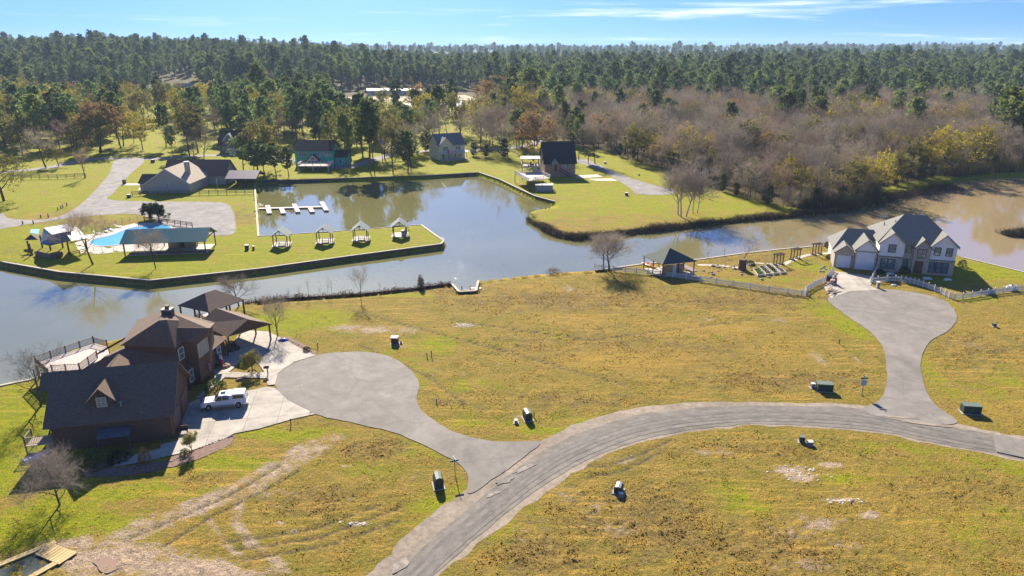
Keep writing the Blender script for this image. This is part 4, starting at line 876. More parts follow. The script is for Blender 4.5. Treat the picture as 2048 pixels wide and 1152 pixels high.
# garage wing: 12.2 m along, 9 m deep, turned 13 degrees
ga = R(13)
gw = lambda mb: mb.xf(rotz(ga))
w_ = MB(); gable_box(w_, -12.0, 0, 0, 9.2, 0, 3.5, 7.5); part(bh, 'wall', sid_br, gw(w_), 'brown boarded garage wing walls')
r_ = MB(); gable_slabs(r_, -12.1, 0.1, 0, 9.2, 3.5, 7.5, ov=.5); r_.slab([(-13.6, 4.6, 7.5), (-12.55, 4.6, 7.5), (-12.55, 2.9, 6.02), (-13.6, 2.9, 6.02)], .14); r_.slab([(-13.6, 4.61, 7.5), (-12.55, 4.61, 7.5), (-12.55, 9.7, 3.06), (-13.6, 9.7, 3.06)], .14); part(bh, 'roof', roof_d, gw(r_), 'dark shingled garage roof')
def dormer(cx, y0, zb, wd, hw, pk, dep, a, off, wm_=None):
    M = Matrix.Translation(off) @ rotz(a); d = MB(); gable_box(d, cx-wd/2, cx+wd/2, y0, y0+dep, zb, zb+hw, zb+pk, 'y'); dw = part(bh, 'dormer', sid_br, d.xf(M))
    rr = MB(); gable_slabs(rr, cx-wd/2, cx+wd/2, y0, y0+dep, zb+hw, zb+pk, 'y', ov=.4, th=.10); o = rr.xf(M).build('dormer_roof', roof_d, dw)
    p = M @ Vector((cx, y0-.03, zb+.75)); wn = win(dw, p.x, p.y, p.z, 1.0, 1.15, a, mat('frame_cream', (.50, .45, .33), rough=.6), pane_lit, 2, 1); return dw
dormer(-6.9, 1.0, 3.6, 2.3, 1.9, 3.1, 4.2, ga, Vector((0, 0, 0)))
# board-and-batten edges and garage doors on the gable end
gd = mat('garage_door_brown', (.21, .125, .08), (.14, .085, .055), scale=3, rough=.6, stretch=(.3, 1, 2))
for yy in (2.3, 6.6):
    p = rotz(ga) @ Vector((.02, yy, 0)); door(bh, p.x, p.y, 0, 3.0, 2.5, ga+R(90), gd, 'garage_door', 4, gd)
p = rotz(ga) @ Vector((-2.2, -.02, 1.0)); 
aw = MB(); aw.slab([(-7.3, -.05, 2.3), (-4.0, -.05, 2.3), (-4.0, -1.5, 1.75), (-7.3, -1.5, 1.75)], .06)
for xx in (-7.2, -4.1): aw.bar((xx, -1.45, 0), (xx, -1.45, 1.72), .07)
part(bh, 'awning', mat('awning_metal', (.12, .115, .13), (.08, .08, .095), scale=2, rough=.6), gw(aw))
part(bh, 'roof_vent', mat('vent_grey', (.25, .24, .22), rough=.5), gw(MB().tube((-5.0, .9, 4.2), (-5.0, .9, 4.75), .10).box(-5.15, -4.85, .75, 1.05, 4.72, 4.8)))
# main block: hip roof over the upper floor
A = wp(985, 250, 9.0); T_ = wp(1032, 246, 9.0); B1 = wp(1085, 420, 6.1); B2 = wp(1137, 385, 6.1); BL = wp(745, 405, 6.1); V_ = wp(1095, 295, 7.7); RR = wp(1302, 297, 7.7); E2 = wp(1222, 387, 6.0); E3 = wp(1296, 332, 6.0)
back = Vector((-.25, .97, 0)); Bk = B1+Vector((3.0, 6.5, 0)); Ak = A+back*4.2; BLk = BL+back*9.0; BRk = E3+back*5.2
rf = MB(); rf.slab([A, BL, B1], .15); rf.slab([A, B1, B2, V_, T_], .15); rf.slab([A, Ak, BLk, BL], .15); rf.slab([V_, RR, E2, B2], .15); rf.slab([A, T_, Ak], .15)
RRb = Vector((RR.x, RR.y, RR.z)); bk2 = Vector((BRk.x, BRk.y, 5.6)); rf.slab([V_, T_, Ak, bk2, RR], .15); rf.slab([Ak, BLk, bk2], .15)
part(bh, 'roof', roof_d, rf, 'dark hipped roof over the upper floor')
ins = lambda p, q, k: Vector((p.x+(q.x-p.x)*k, p.y+(q.y-p.y)*k, 0))
ctr = (B1+B2+BL+E2+BRk+BLk)/6
foot = [ins(p, ctr, .07) for p in (BL, B1, B2, E2, E3, BRk, BLk)]
w_ = MB().prism([(p.x, p.y) for p in foot], 0, 5.95); part(bh, 'wall', sid_br, w_, 'brown upper floor walls')
gt = MB(); gt.add([E2*.98+E3*.02-Vector((0, 0, .15)), E3-Vector((0, 0, .15)), RR-Vector((.15, 0, .25))], [(0, 1, 2)]); gt.add([ins(E2, ctr, .06)+Vector((0, 0, 5.9)), ins(E3, ctr, .06)+Vector((0, 0, 5.9)), ins(RR, ctr, .06)+Vector((0, 0, 7.5)), ins(V_, ctr, .1)+Vector((0, 0, 7.4))], [(0, 1, 2), (0, 2, 3)]); part(bh, 'gable', sid_br, gt)
# front lower roof running down to the garage, porch roof, rear shed roof
C_ = wp(480, 566, 3.7); D_ = rotz(ga) @ Vector((-3.0, 9.7, 3.3)); lowR = rotz(ga) @ Vector((-.3, 10.4, 3.3))
pr = MB(); bl2 = Vector((BL.x, BL.y, 5.75)); b12 = Vector((B1.x, B1.y, 5.0)); b22 = ins(B1, ctr, .07)+Vector((0, 0, 4.9))
pr.slab([ins(BL, ctr, .05)+Vector((0, 0, 5.6)), b22, lowR, C_], .14); part(bh, 'roof', roof_d, pr, 'dark lower roof sloping towards the garage wing')
lw = MB().prism([(C_.x+.5, C_.y+.3), (lowR.x-.4, lowR.y+.2), (b22.x, b22.y), (BLk.x, BLk.y), (C_.x+.2, C_.y+6)], 0, 3.2); part(bh, 'wall', sid_br, lw, 'brown ground floor walls')
bk = MB(); q0, q1 = wp(900, 290, 5.6), wp(588, 466, 3.4); bk.slab([q0, q1, q1+Vector((1.2, -.9, .9)), q0+Vector((1.4, -1.5, 1.0))], .14); part(bh, 'roof', roof_d, bk, 'dark rear roof edge towards the deck')
dq = wp(775, 520, 5.2); dormer(0, 0, dq.z-1.6, 2.2, 1.5, 2.6, 3.2, ga, Vector((dq.x-.3, dq.y-2.6, 0)))
# porch roof along the front and its columns
P0, P1, P2, P3 = wp(1100, 505, 3.4), wp(1145, 575, 2.7), wp(1410, 357, 2.7), wp(1300, 335, 3.6)
pp = MB().slab([P0, P1, P2, P3], .14); part(bh, 'porch_roof', roof_d, pp)
pw = MB().prism([(P0.x-.4, P0.y+.2), (P1.x-.25, P1.y+.3), (P2.x-.5, P2.y-.1), (P3.x, P3.y+.4)], 0, 2.55); part(bh, 'wall', sid_br, pw, 'brown porch front wall')
fa = math.atan2((P2-P1).y, (P2-P1).x)
nrmv = Vector((math.sin(fa), -math.cos(fa), 0))
for t, zz in ((.16, .7), (.80, .7)):
    q = P1.lerp(P2, t)-nrmv*.17+Vector((-.25*math.cos(fa), -.25*math.sin(fa), 0)); win(bh, q.x, q.y, zz, 1.0, 1.7, fa)
for t in (.05, .45, .95):
    q = P1.lerp(P2, t)+nrmv*.0; part(bh, 'column', trim_b, MB().box(q.x-.09, q.x+.09, q.y-.09, q.y+.09, 0, 2.6))
ua = math.atan2((E2-B2).y, (E2-B2).x)
q = ins(B1.lerp(B2, .55), ctr, .07); ub = math.atan2((B2-B1).y, (B2-B1).x); un = Vector((math.sin(ub), -math.cos(ub), 0)); win(bh, q.x+un.x*.05, q.y+un.y*.05, 4.0, 1.1, 1.6, ub)
q = ins(E2.lerp(E3, .5), ctr, .07); uc = math.atan2((E3-E2).y, (E3-E2).x); un = Vector((math.sin(uc), -math.cos(uc), 0)); win(bh, q.x+un.x*.05, q.y+un.y*.05, 3.7, 2.4, 1.9, uc, mat('frame_cream', (.50, .45, .33)), pane_lit, 3, 0)
# chimney
cq = wp(1040, 262, 7.8); ch = MB().box(cq.x-.62, cq.x+.62, cq.y-.1, cq.y+.9, 0, 9.5); cho = part(bh, 'chimney', mat('chimney_brick', (.16, .10, .075), (.10, .065, .05), scale=6, rough=.9), ch)
MB().box(cq.x-.7, cq.x+.7, cq.y-.18, cq.y+.98, 9.5, 9.6).build('cap', conc_w, cho); MB().box(cq.x-.22, cq.x+.22, cq.y+.2, cq.y+.6, 9.6, 9.95).box(cq.x-.3, cq.x+.3, cq.y+.12, cq.y+.68, 9.95, 10.02).build('flue', trim_b, cho)
# flags on the porch
def flag(name, label, at, stripes, star=True, pt=None):
    t = thing(name, label, 'flag', at); MB().tube((-.5, .35, -.3), (.25, -.15, .35), .025).build('pole', trim_w, t)
    red = mat('flag_red', (.42, .03, .04), rough=.8); wht = mat('flag_white', (.62, .60, .58), rough=.8); blu = mat('flag_blue', (.03, .05, .2), rough=.8)
    def cl(x0, x1, z0, z1, m, nm, yo=0): 
        b_ = MB(); n = 6; vs_ = []; 
        for i in range(n+1):
            x = x0+(x1-x0)*i/n; y = -.15+.08*math.sin(x*7)+yo; vs_ += [(x+.2, y, z0-.25*x), (x+.2, y, z1-.25*x)]
        b_.add(vs_, [(2*i, 2*i+2, 2*i+3, 2*i+1) for i in range(n)]); b_.build(nm, m, t)
    if stripes:
        for i in range(13): cl(.62 if i > 5 else 0, .62, 0, 0, red, 'x') if False else cl(0 if i < 6 else .0, .75, -1.3+i*.1, -1.2+i*.1, red if i % 2 == 0 else wht, 'stripe')
        cl(0, .34, -.68, -.02, blu, 'canton', -.012)
    else: cl(0, .3, -1.3, .0, blu, 'blue_band'); cl(.3, .8, -.65, .0, wht, 'white_band'); cl(.3, .8, -1.3, -.65, red, 'red_band')
    return t
flag('flag', 'striped red and white flag with blue canton on the porch of the brown house', wp(1262, 500, 2.4)+O, True)
flag('flag', 'blue, white and red banded flag farther right on the same porch', wp(1333, 455, 2.4)+O, False)
# rear deck over the water with railing
deck_m = mat('deck_boards', (.50, .41, .36), (.40, .33, .29), scale=4, rough=.8, stretch=(1, 8, 1)); rail_m = mat('rail_brown', (.14, .085, .06), (.10, .06, .045), scale=4, rough=.7)
def rail_line(parent, pts, z0, h, m, step=1.6, mid=True, balus=False):
    for a, b in zip(pts[:-1], pts[1:]):
        a = Vector(a); b = Vector(b); L_ = (b-a).length; n = max(1, round(L_/step))
        for i in range(n+1):
            q = a.lerp(b, i/n); MB().box(q.x-.06, q.x+.06, q.y-.06, q.y+.06, z0, z0+h+.12).build('post', m, parent)
        rl = MB().bar((a.x, a.y, z0+h), (b.x, b.y, z0+h), .10, .05); 
        rl.build('rail', m, parent)
        if mid: MB().bar((a.x, a.y, z0+.15), (b.x, b.y, z0+.15), .05, .06).build('rail', m, parent)
        if balus:
            k = int(L_/.16); bb = MB()
            for i in range(1, k): q = a.lerp(b, i/k); bb.bar((q.x, q.y, z0+.15), (q.x, q.y, z0+h), .035)
            bb.build('balusters', m, parent, kind='stuff')
dk = thing('rear_deck', 'pale raised deck with brown railing behind the brown house over the water', 'deck', G(150, 735)); OD = dk.location.copy()
zd = 2.2
dp = [G(a, b, zd)-OD for a, b in [(72, 727), (188, 687), (215, 694), (225, 735), (160, 752), (98, 752)]]
MB().prism([(p.x, p.y) for p in dp], zd-.16, zd).build('deck_floor', deck_m, dk)
for p in (dp[0], dp[1], dp[4], dp[5], dp[2]): MB().box(p.x-.1, p.x+.1, p.y-.1, p.y+.1, -1.6, zd-.16).build('leg', rail_m, dk)
rail_line(dk, [(p.x, p.y, 0) for p in (dp[5], dp[0], dp[1], dp[2])], zd, 1.0, rail_m, 2.2, True, True)
gqq = [G(a, b, zd)-OD for a, b in [(105, 745), (160, 742), (195, 716)]]
rail_line(dk, [(p.x, p.y, 0) for p in gqq], zd, 1.0, rail_m, 1.8, True, True)
# side stair and landing at the garage's left end
st = thing('side_stair', 'wooden stair with landing against the left end of the garage wing', 'stair', G(112, 900)+Vector((-1.25, .2, 0))); st.rotation_euler = (0, 0, ga)
stm = mat('stair_wood', (.33, .26, .19), (.24, .19, .14), scale=5, rough=.8)
for i in range(14): MB().box(.15, 1.05, 1.2+i*.32, 1.5+i*.32, 1.1+i*.17, 1.15+i*.17).build('step', stm, st)
for xx in (.1, 1.1): MB().bar((xx, 1.0, 1.0), (xx, 5.8, 3.4), .06, .22).build('stringer', trim_b, st); MB().bar((xx, 1.0, 2.0), (xx, 5.8, 4.4), .06, .09).build('rail', trim_b, st)
MB().box(-1.6, 1.3, -.9, 1.15, 1.0, 1.08).build('landing', stm, st)
for xx, yy in ((-1.5, -.8), (-1.5, 1.05), (1.2, -.8)): MB().box(xx-.06, xx+.06, yy-.06, yy+.06, 0, 2.1).build('post', stm, st)
rail_line(st, [(1.2, -.8, 0), (-1.5, -.8, 0), (-1.5, 1.05, 0)], 1.08, .95, stm, 3, True, True)
# carport and dock pavilion
def posts(root, pts, z0, z1, s, m):
    for x, y in pts: MB().box(x-s/2, x+s/2, y-s/2, y+s/2, z0, z1).build('post', m, root)
cp = thing('carport', 'open gabled carport with dark shingle roof beside the leafless tree', 'carport', G(540, 677))
cpo = cp.location.copy(); za, zb = 4.6, 2.6
cl_ = lambda a, b, z: G(330+a/6.4, 580+b/6.4, z)-cpo
r0, r1, eL, eLb, eR = cl_(650, 228, za), cl_(1065, 375, za), cl_(800, 602, zb), cl_(425, 428, zb), cl_(1375, 437, zb)
eRb = eR+(r0-r1)
MB().slab([r0, r1, eL, eLb], .16).build('roof', roof_d, cp); MB().slab([r0, r1, eR, eRb], .16).build('roof', roof_d, cp)
gg = MB(); dn = (r0-r1).normalized()*.25; g3 = [r1+dn-Vector((0, 0, .2)), eL.lerp(r1, .06)+dn-Vector((0, 0, .2)), eR.lerp(r1, .06)+dn-Vector((0, 0, .2))]; gg.add([*g3, *[p+dn*.5 for p in g3]], [(0, 1, 2), (5, 4, 3), (0, 3, 4, 1), (1, 4, 5, 2), (2, 5, 3, 0)]); gg.build('gable', sid_br, cp)
for t in (.05, .5, .95):
    for a, b in ((eR, eRb), (eL, eLb)): 
        q = a.lerp(b, t)+((r1-a)*.08); MB().box(q.x-.1, q.x+.1, q.y-.1, q.y+.1, 0, zb+.05).build('post', trim_b, cp)
dpv = thing('dock_pavilion', 'brown hip-roofed dock pavilion on posts behind the carport', 'pavilion', G(440, 622)); po_ = dpv.location.copy()
q1, q2, q3, q4, t1, t2 = [G(330+a/6.4, 580+b/6.4, z)-po_ for a, b, z in ((158, 198, 3.0), (560, 285, 3.0), (1025, 122, 3.0), (660, 30, 3.0), (545, 70, 4.6), (640, 42, 4.6))]
q4 = q1+q3-q2; t1 = (q1+q2)/2+(q4-q1)*.36+Vector((0, 0, 1.9)); t2 = (q1+q2)/2+(q4-q1)*.64+Vector((0, 0, 1.9))
rr_ = MB(); rr_.slab([q1, q2, t1], .14); rr_.slab([q2, q3, t2, t1], .14); rr_.slab([q3, q4, t2], .14); rr_.slab([q4, q1, t1, t2], .14); rr_.build('roof', roof_d, dpv)
for a, b, c in ((q1, q2, q3), (q2, q3, q4), (q3, q4, q1), (q4, q1, q2)):
    for t in (0, .5):
        q = a.lerp(b, t); q = q.lerp((q1+q2+q3+q4)/4, .07); MB().box(q.x-.11, q.x+.11, q.y-.11, q.y+.11, -2.0, 3.0).build('post', trim_b, dpv)
pf = [p.lerp((q1+q2+q3+q4)/4, .03) for p in (q1, q2, q3, q4)]; MB().prism([(p.x, p.y) for p in pf], -.1, .1).build('dock_floor', deck_m, dpv)
# ================================================================ white house at right
wh_m = mat('stucco_white', (.80, .76, .70), (.72, .68, .62), scale=2, rough=.85); stone = mat('field_stone', (.52, .44, .35), (.28, .235, .185), scale=5, rough=.9, bump=.5, bscale=7, detail=3)
band_m = mat('band_brown', (.17, .13, .115), rough=.8); gdw = mat('garage_door_white', (.70, .69, .68), (.64, .63, .62), scale=2, rough=.5)
p0, a_, L0 = frame2(G(1666, 533), G(1903, 552)); S_ = L0/20.8
hs = thing('white_house', 'two-storey white and stone house with grey-green hip roof on the right point', 'house', p0, a_)
X = lambda u_: (u_-300)/1090*L0
m = MB(); gable_box(m, X(700), X(925), -.4, 6, 0, 5.9, 7.9, 'y'); part(hs, 'wall', wh_m, m, 'white left bay')
part(hs, 'wall', stone, MB().box(X(700)-.03, X(925)+.03, -.45, 5, 0, 2.95), 'stone base of the left bay'); part(hs, 'trim_band', band_m, MB().box(X(700)-.06, X(925)+.06, -.5, 4, 2.95, 3.12))
part(hs, 'wall', stone, MB().box(X(925), X(1165), .1, 6, 0, 5.9), 'stone entry wall')
m = MB(); gable_box(m, X(1015), X(1165)-.02, -.5, 4, 0, 5.4, 7.0, 'y'); part(hs, 'wall', stone, m, 'stone entry gable')
m = MB(); gable_box(m, X(1165), X(1390), -.3, 6, 0, 5.9, 8.1, 'y'); part(hs, 'wall', wh_m, m, 'white right bay')
part(hs, 'wall', stone, MB().box(X(1165)-.03+.06, X(1390)+.03, -.36, 5, 0, 2.9), 'stone base of the right bay'); part(hs, 'trim_band', band_m, MB().box(X(1165)+.03, X(1390)+.06, -.42, 4, 2.9, 3.07))
part(hs, 'wall', wh_m, MB().box(X(700)+.1, L0-.1, 4.5, 12.5, 0, 5.9), 'white rear body')
m = MB(); hip_slabs(m, X(700), L0, .3, 12.5, 5.9, 10.2, 5.2, 5.0, ov=.5); part(hs, 'roof', roof_gr, m, 'grey-green main hip roof')
for c0, c1, y0, ze, zr in ((X(700), X(925), -.4, 5.9, 7.9), (X(1015), X(1165), -.5, 5.4, 7.0), (X(1165), X(1390), -.3, 5.9, 8.1)):
    m = MB(); gable_slabs(m, c0, c1, y0, y0+5.2, ze, zr, 'y', ov=.4); part(hs, 'roof', roof_gr, m, 'small front gable roof')
# garages
m = MB(); gable_box(m, X(300), X(485), -.2, 6, 0, 3.3, 4.7, 'y'); part(hs, 'wall', stone, m, 'stone small garage front')
m = MB(); gable_box(m, X(487), X(690), -.5, 6, 0, 4.2, 6.1, 'y'); part(hs, 'wall', stone, m, 'stone tall garage front')
m = MB(); gable_box(m, X(487)+.15, X(690)-.15, -.56, 1, 3.85, 4.3, 6.02, 'y'); part(hs, 'gable', wh_m, m)
part(hs, 'wall', wh_m, MB().box(.15, X(700), 3, 11, 0, 3.4))
m = MB(); hip_slabs(m, 0, X(700), 2.0, 11, 3.4, 6.6, 3.0, .6, ov=.4); part(hs, 'roof', roof_gr, m, 'garage hip roof')
for c0, c1, y0, ze, zr in ((X(300), X(485), -.2, 3.3, 4.7), (X(487), X(690), -.5, 4.2, 6.1)):
    m = MB(); gable_slabs(m, c0, c1, y0, y0+6.5, ze, zr, 'y', ov=.35); part(hs, 'roof', roof_gr, m, 'garage gable roof')
door(hs, X(388), -.21, 0, 2.55, 2.5, 0, gdw, 'garage_door', 5); door(hs, X(585), -.51, 0, 3.35, 3.5, 0, gdw, 'garage_door', 6)
dkf = mat('frame_dark', (.06, .05, .045), rough=.5)
win(hs, X(815), -.41, 3.9, 1.35, 1.6, 0, dkf); win(hs, X(762), -.47, .6, 1.25, 2.0, 0, dkf); win(hs, X(832), -.47, .6, 1.15, 2.0, 0, dkf)
win(hs, X(972), .08, 4.0, .9, 1.4, 0, dkf); win(hs, X(955), .08, 1.2, 1.1, 1.5, 0, dkf); win(hs, X(1085), -.52, 3.2, 1.5, 1.8, 0, dkf, pane_lit, 2, 1)
for q in (1222, 1325): win(hs, X(q), -.31, 3.9, 1.1, 1.6, 0, dkf)
for q in (1195, 1255, 1315): win(hs, X(q), -.38, .5, 1.05, 2.1, 0, dkf)
door(hs, X(1075), -.51, .1, 1.5, 2.5, 0, mat('door_wood', (.16, .075, .04), (.11, .05, .03), scale=5, rough=.5), 'front_door')
for q in (465, 690): part(hs, 'lantern', dkf, MB().box(X(q)-.08, X(q)+.08, -.75, -.52, 2.1, 2.5) if q == 690 else MB().box(X(q)-.08, X(q)+.08, -.42, -.2, 2.1, 2.5))
for q, yy, zz in ((860, 5.0, 8.6), (1025, 8, 9.6), (780, 7, 7.7)): part(hs, 'roof_vent', dkf, MB().tube((X(q), yy, zz-1.0), (X(q), yy, zz+.55), .08))
# ================================================================ far houses
def simple_house(name, label, pl, pr_, depth, ze, zr, wm_, rm, axis='x', wins=(), cat='house', ov=.5, hip=False, group=None, hillz=False):
    gf = GH if hillz else (lambda a, b: G(a, b))
    A_, an, L_ = frame2(gf(*pl), gf(*pr_)); t = thing(name, label, cat, A_, an, group)
    m = MB()
    if hip: m.box(0, L_, 0, depth, -.6, ze-.1)
    else: gable_box(m, 0, L_, 0, depth, -.6, ze, zr, axis)
    part(t, 'wall', wm_, m); r = MB()
    if hip: hip_slabs(r, 0, L_, 0, depth, ze, zr, ov=ov, axis=axis)
    else: gable_slabs(r, 0, L_, 0, depth, ze, zr, axis, ov=ov)
    part(t, 'roof', rm, r)
    for fx, z, w, h, mu in wins: win(t, fx*L_, -.02, z, w, h, 0, None, None, mu, 1)
    return t, L_
teal = mat('siding_teal', (.08, .46, .36), (.07, .40, .31), scale=2, rough=.7, stretch=(.2, .2, 6)); cream = mat('siding_cream', (.70, .62, .42), (.62, .56, .38), scale=2, rough=.8)
tanw = mat('siding_tan', (.42, .385, .32), (.36, .33, .275), scale=2, rough=.8); greyw = mat('siding_grey_green', (.21, .22, .20), (.17, .18, .165), scale=2, rough=.8)
pinkw = mat('siding_pink_brown', (.40, .26, .20), (.32, .21, .165), scale=2, rough=.85, stretch=(4, 4, .4)); bluew = mat('siding_blue', (.075, .13, .24), (.06, .11, .20), scale=2, rough=.8); pblue = mat('siding_pale_blue', (.33, .42, .50), rough=.8)
t, L_ = simple_house('teal_house', 'teal two-storey house with dark roof and white gabled sunroom at the basin', (592, 334), (667, 334), 10, 6.2, 9.2, teal, roof_br, wins=[(.21, 3.9, 2.6, 1.6, 3), (.21, .9, 2.6, 1.7, 3), (.67, 4.0, 1.9, 1.5, 2), (.87, 4.0, 1.9, 1.5, 2), (.72, 1.2, 1.1, 1.3, 1)])
door(t, .9*L_, -.02, .1, 1.2, 2.2, 0, trim_w, 'door')
m = MB(); gable_box(m, .36*L_, .66*L_, -2.4, 1, 0, 3.0, 4.9, 'y'); part(t, 'sunroom_wall', trim_w, m); m = MB(); gable_slabs(m, .36*L_, .66*L_, -2.4, 2, 3.0, 4.9, 'y', ov=.35); part(t, 'sunroom_roof', roof_br, m)
for fx in (.42, .51, .60): win(t, fx*L_, -2.42, .4, 1.1, 2.2, 0, None, mat('pane_dark', (.03, .035, .04), rough=.1, spec=.8))
win(t, .51*L_, -2.42, 2.95, 1.3, .8, 0, None, mat('pane_dark', (.03, .035, .04), rough=.1, spec=.8))
m = MB(); gable_box(m, L_+.05, L_+4.6, 2, 8, 0, 3.6, 5.6, 'x'); part(t, 'wall', teal, m, 'lower teal side wing'); m = MB(); gable_slabs(m, L_+.3, L_+4.6, 2, 8, 3.6, 5.6, ov=.4); part(t, 'roof', roof_br, m); win(t, L_+2.3, 1.98, .9, 1.2, 1.8)
tdk = thing('boat_deck', 'white-railed deck over a dark boat slip in front of the teal house', 'deck', t.location+Vector((5.5, -6.5, 0))); 
MB().box(-1.8, 9.2, -4.2, 3.4, 1.9, 2.1).build('deck_floor', deck_m, tdk)
for xx in (-1.6, 3.6, 9.0):
    for yy in (-4.0, 3.2): MB().box(xx-.14, xx+.14, yy-.14, yy+.14, -2, 1.9).build('post', trim_w, tdk)
rail_line(tdk, [(-1.7, 3.2, 0), (-1.7, -4.1, 0), (9.1, -4.1, 0), (9.1, 3.2, 0)], 2.1, .9, trim_w, 2.7, True, True)
t, L_ = simple_house('cream_house', 'cream two-storey house with dark roof and double porch at the basin', (879, 321), (934, 319), 10.5, 5.9, 9.6, cream, roof_gr, wins=[(.68, 3.7, 1.0, 1.3, 1), (.78, 3.7, 1.0, 1.3, 1), (.25, 3.5, 2.2, 1.6, 3), (.15, .5, 1.0, 1.8, 1), (.35, .5, 1.0, 1.8, 1), (.6, .5, 1.0, 1.8, 1), (.82, .7, 1.6, 1.4, 2)])
t.rotation_euler.z += R(14)
m = MB(); gable_box(m, .02*L_, .5*L_, -.5, 3, 5.2, 6.2, 8.6, 'y'); part(t, 'gable', cream, m); m = MB(); gable_slabs(m, .02*L_, .5*L_, -.5, 4, 6.2, 8.6, 'y', ov=.35); part(t, 'roof', roof_gr, m, 'front gable roof')
part(t, 'porch_roof', trim_w, MB().slab([(-.3, -2.4, 2.9), (L_+.5, -2.4, 2.9), (L_+.5, -.02, 3.2), (-.3, -.02, 3.2)], .15)); part(t, 'porch_floor', deck_m, MB().box(0, L_, -2.4, -.02, 0, .35))
for i in range(5): part(t, 'column', trim_w, MB().box(L_*i/4.1, L_*i/4.1+.18, -2.3, -2.1, .35, 2.75))
fl_ = thing('patio_flag', 'red and white flag on a pole in front of the cream house', 'flag', t.location+Vector((3.4, -3.6, 0))); MB().tube((0, 0, 0), (0, 0, 5), .05).build('pole', trim_w, fl_); MB().box(.05, .1, -.02, .02, 3, 4.9).add([(.08, 0, 3.2), (.7, .1, 3.0), (.7, .1, 4.6), (.08, 0, 4.8)], [(0, 1, 2, 3)]).build('cloth', mat('flag_red', (.42, .03, .04)), fl_)
t, L_ = simple_house('barn_house', 'tall brown house with huge black gable roof beside the right gravel drive', (1089, 354), (1151, 354), 11, 4.9, 11.2, pinkw, roof_bk, wins=[(.62, 2.9, 1.0, 1.6, 1), (.74, 2.9, 1.0, 1.6, 1)], ov=.5); t.rotation_euler.z += R(6)
m = MB(); gable_box(m, .24*L_, .42*L_, -1.6, 1, 2.4, 4.9, 6.0, 'y'); part(t, 'porch', pinkw, m); m = MB(); gable_slabs(m, .24*L_, .42*L_, -1.6, 2.4, 4.9, 6.0, 'y', ov=.3); part(t, 'porch_roof', mat('metal_blue_grey', (.22, .29, .34), rough=.5), m); door(t, .33*L_, -1.62, 2.45, .9, 2.0, 0, trim_b)
sm = MB()
for i in range(13): sm.box(.45*L_+i*.3, .45*L_+i*.3+.3, -1.6, -.5, 2.3-i*.18, 2.36-i*.18)
part(t, 'steps', trim_b, sm); part(t, 'stair_rail', trim_b, MB().bar((.45*L_, -1.62, 3.3), (.45*L_+3.9, -1.62, .95), .06, .3).bar((.45*L_, -1.62, 2.4), (.45*L_+3.9, -1.62, .05), .06, .22))
for yy, zz in ((3, 2.8), (6, 2.8), (4.5, 6.2)): win(t, -.02, yy, zz, 1.2, 1.6, R(-90))
bdk = thing('sun_deck', 'white-railed raised deck full of furniture left of the brown barn house', 'deck', G(1062, 372)); bo = bdk.location.copy()
dpp = [G(a, b, 3.0)-bo for a, b in [(1030, 347), (1057, 362), (1101, 356), (1072, 343)]]
MB().prism([(p.x, p.y) for p in dpp], 2.85, 3.0).build('deck_floor', conc_w, bdk)
for p in dpp: MB().box(p.x-.1, p.x+.1, p.y-.1, p.y+.1, -1.8, 2.85).build('post', trim_b, bdk)
rail_line(bdk, [(p.x, p.y, 0) for p in (*dpp, dpp[0])], 3.0, .95, trim_w, 2.5, True, True)
ud = [Vector((p.x, p.y+7.5, 0)) for p in dpp]; 
MB().prism([(dpp[0].x+2.2, dpp[0].y+4), (dpp[0].x+8, dpp[0].y+4), (dpp[0].x+8, dpp[0].y+10), (dpp[0].x+2.2, dpp[0].y+10)], 4.3, 4.45).build('upper_floor', conc_w, bdk)
ux0, ux1, uy0, uy1 = dpp[0].x+2.2, dpp[0].x+8, dpp[0].y+4, dpp[0].y+10
rail_line(bdk, [(ux0, uy1, 0), (ux0, uy0, 0), (ux1, uy0, 0)], 4.45, .95, trim_w, 2.5, True, True)
for xx in (ux0+.2, ux1-.2):
    for yy in (uy0+.3, uy1-.3): MB().box(xx-.09, xx+.09, yy-.09, yy+.09, 0, 7.0).build('post', trim_b, bdk)
MB().box(ux0-.3, ux1+.3, uy0-.1, uy1+.3, 7.0, 7.15).build('shade_roof', mat('metal_tan', (.36, .32, .28), rough=.5), bdk)
rf2 = random.Random(31)
for i in range(9):
    c = dpp[1].lerp(dpp[3], .2+.6*rf2.random()).lerp(dpp[0].lerp(dpp[2], .3+.6*rf2.random()), .5); f = thing('patio_chair', 'small dark patio chair on the sun deck by the barn house', 'chair', c+bo+Vector((0, 0, 3.0)), rf2.uniform(0, 6), 'patio chairs on the sun deck')
    cm = mat('chair_dark', (.04, .035, .035), (.10, .05, .04), scale=2); MB().box(-.28, .28, -.28, .28, .38, .44).build('seat', cm, f); MB().box(-.28, .28, .24, .30, .44, .95).build('backrest', cm, f)
    for sx in (-.24, .24):
        for sy in (-.24, .24): MB().box(sx-.03, sx+.03, sy-.03, sy+.03, 0, .38).build('leg', cm, f)
hb = thing('hot_tub_box', 'large grey panelled box below the sun deck at the bank', 'box', G(1088, 382)); MB().box(-2.6, 2.6, -1.2, 1.2, 0, 1.9).build('body', mat('box_grey', (.26, .25, .25), (.2, .2, .2), scale=1), hb); MB().box(-2.7, 2.7, -1.3, 1.3, 1.9, 2.05).build('lid', trim_w, hb)
for i in range(5): MB().box(-2.4+i*1.0, -1.6+i*1.0, -1.24, -1.2, .3, 1.6).build('panel', mat('box_panel', (.33, .32, .32)), hb)
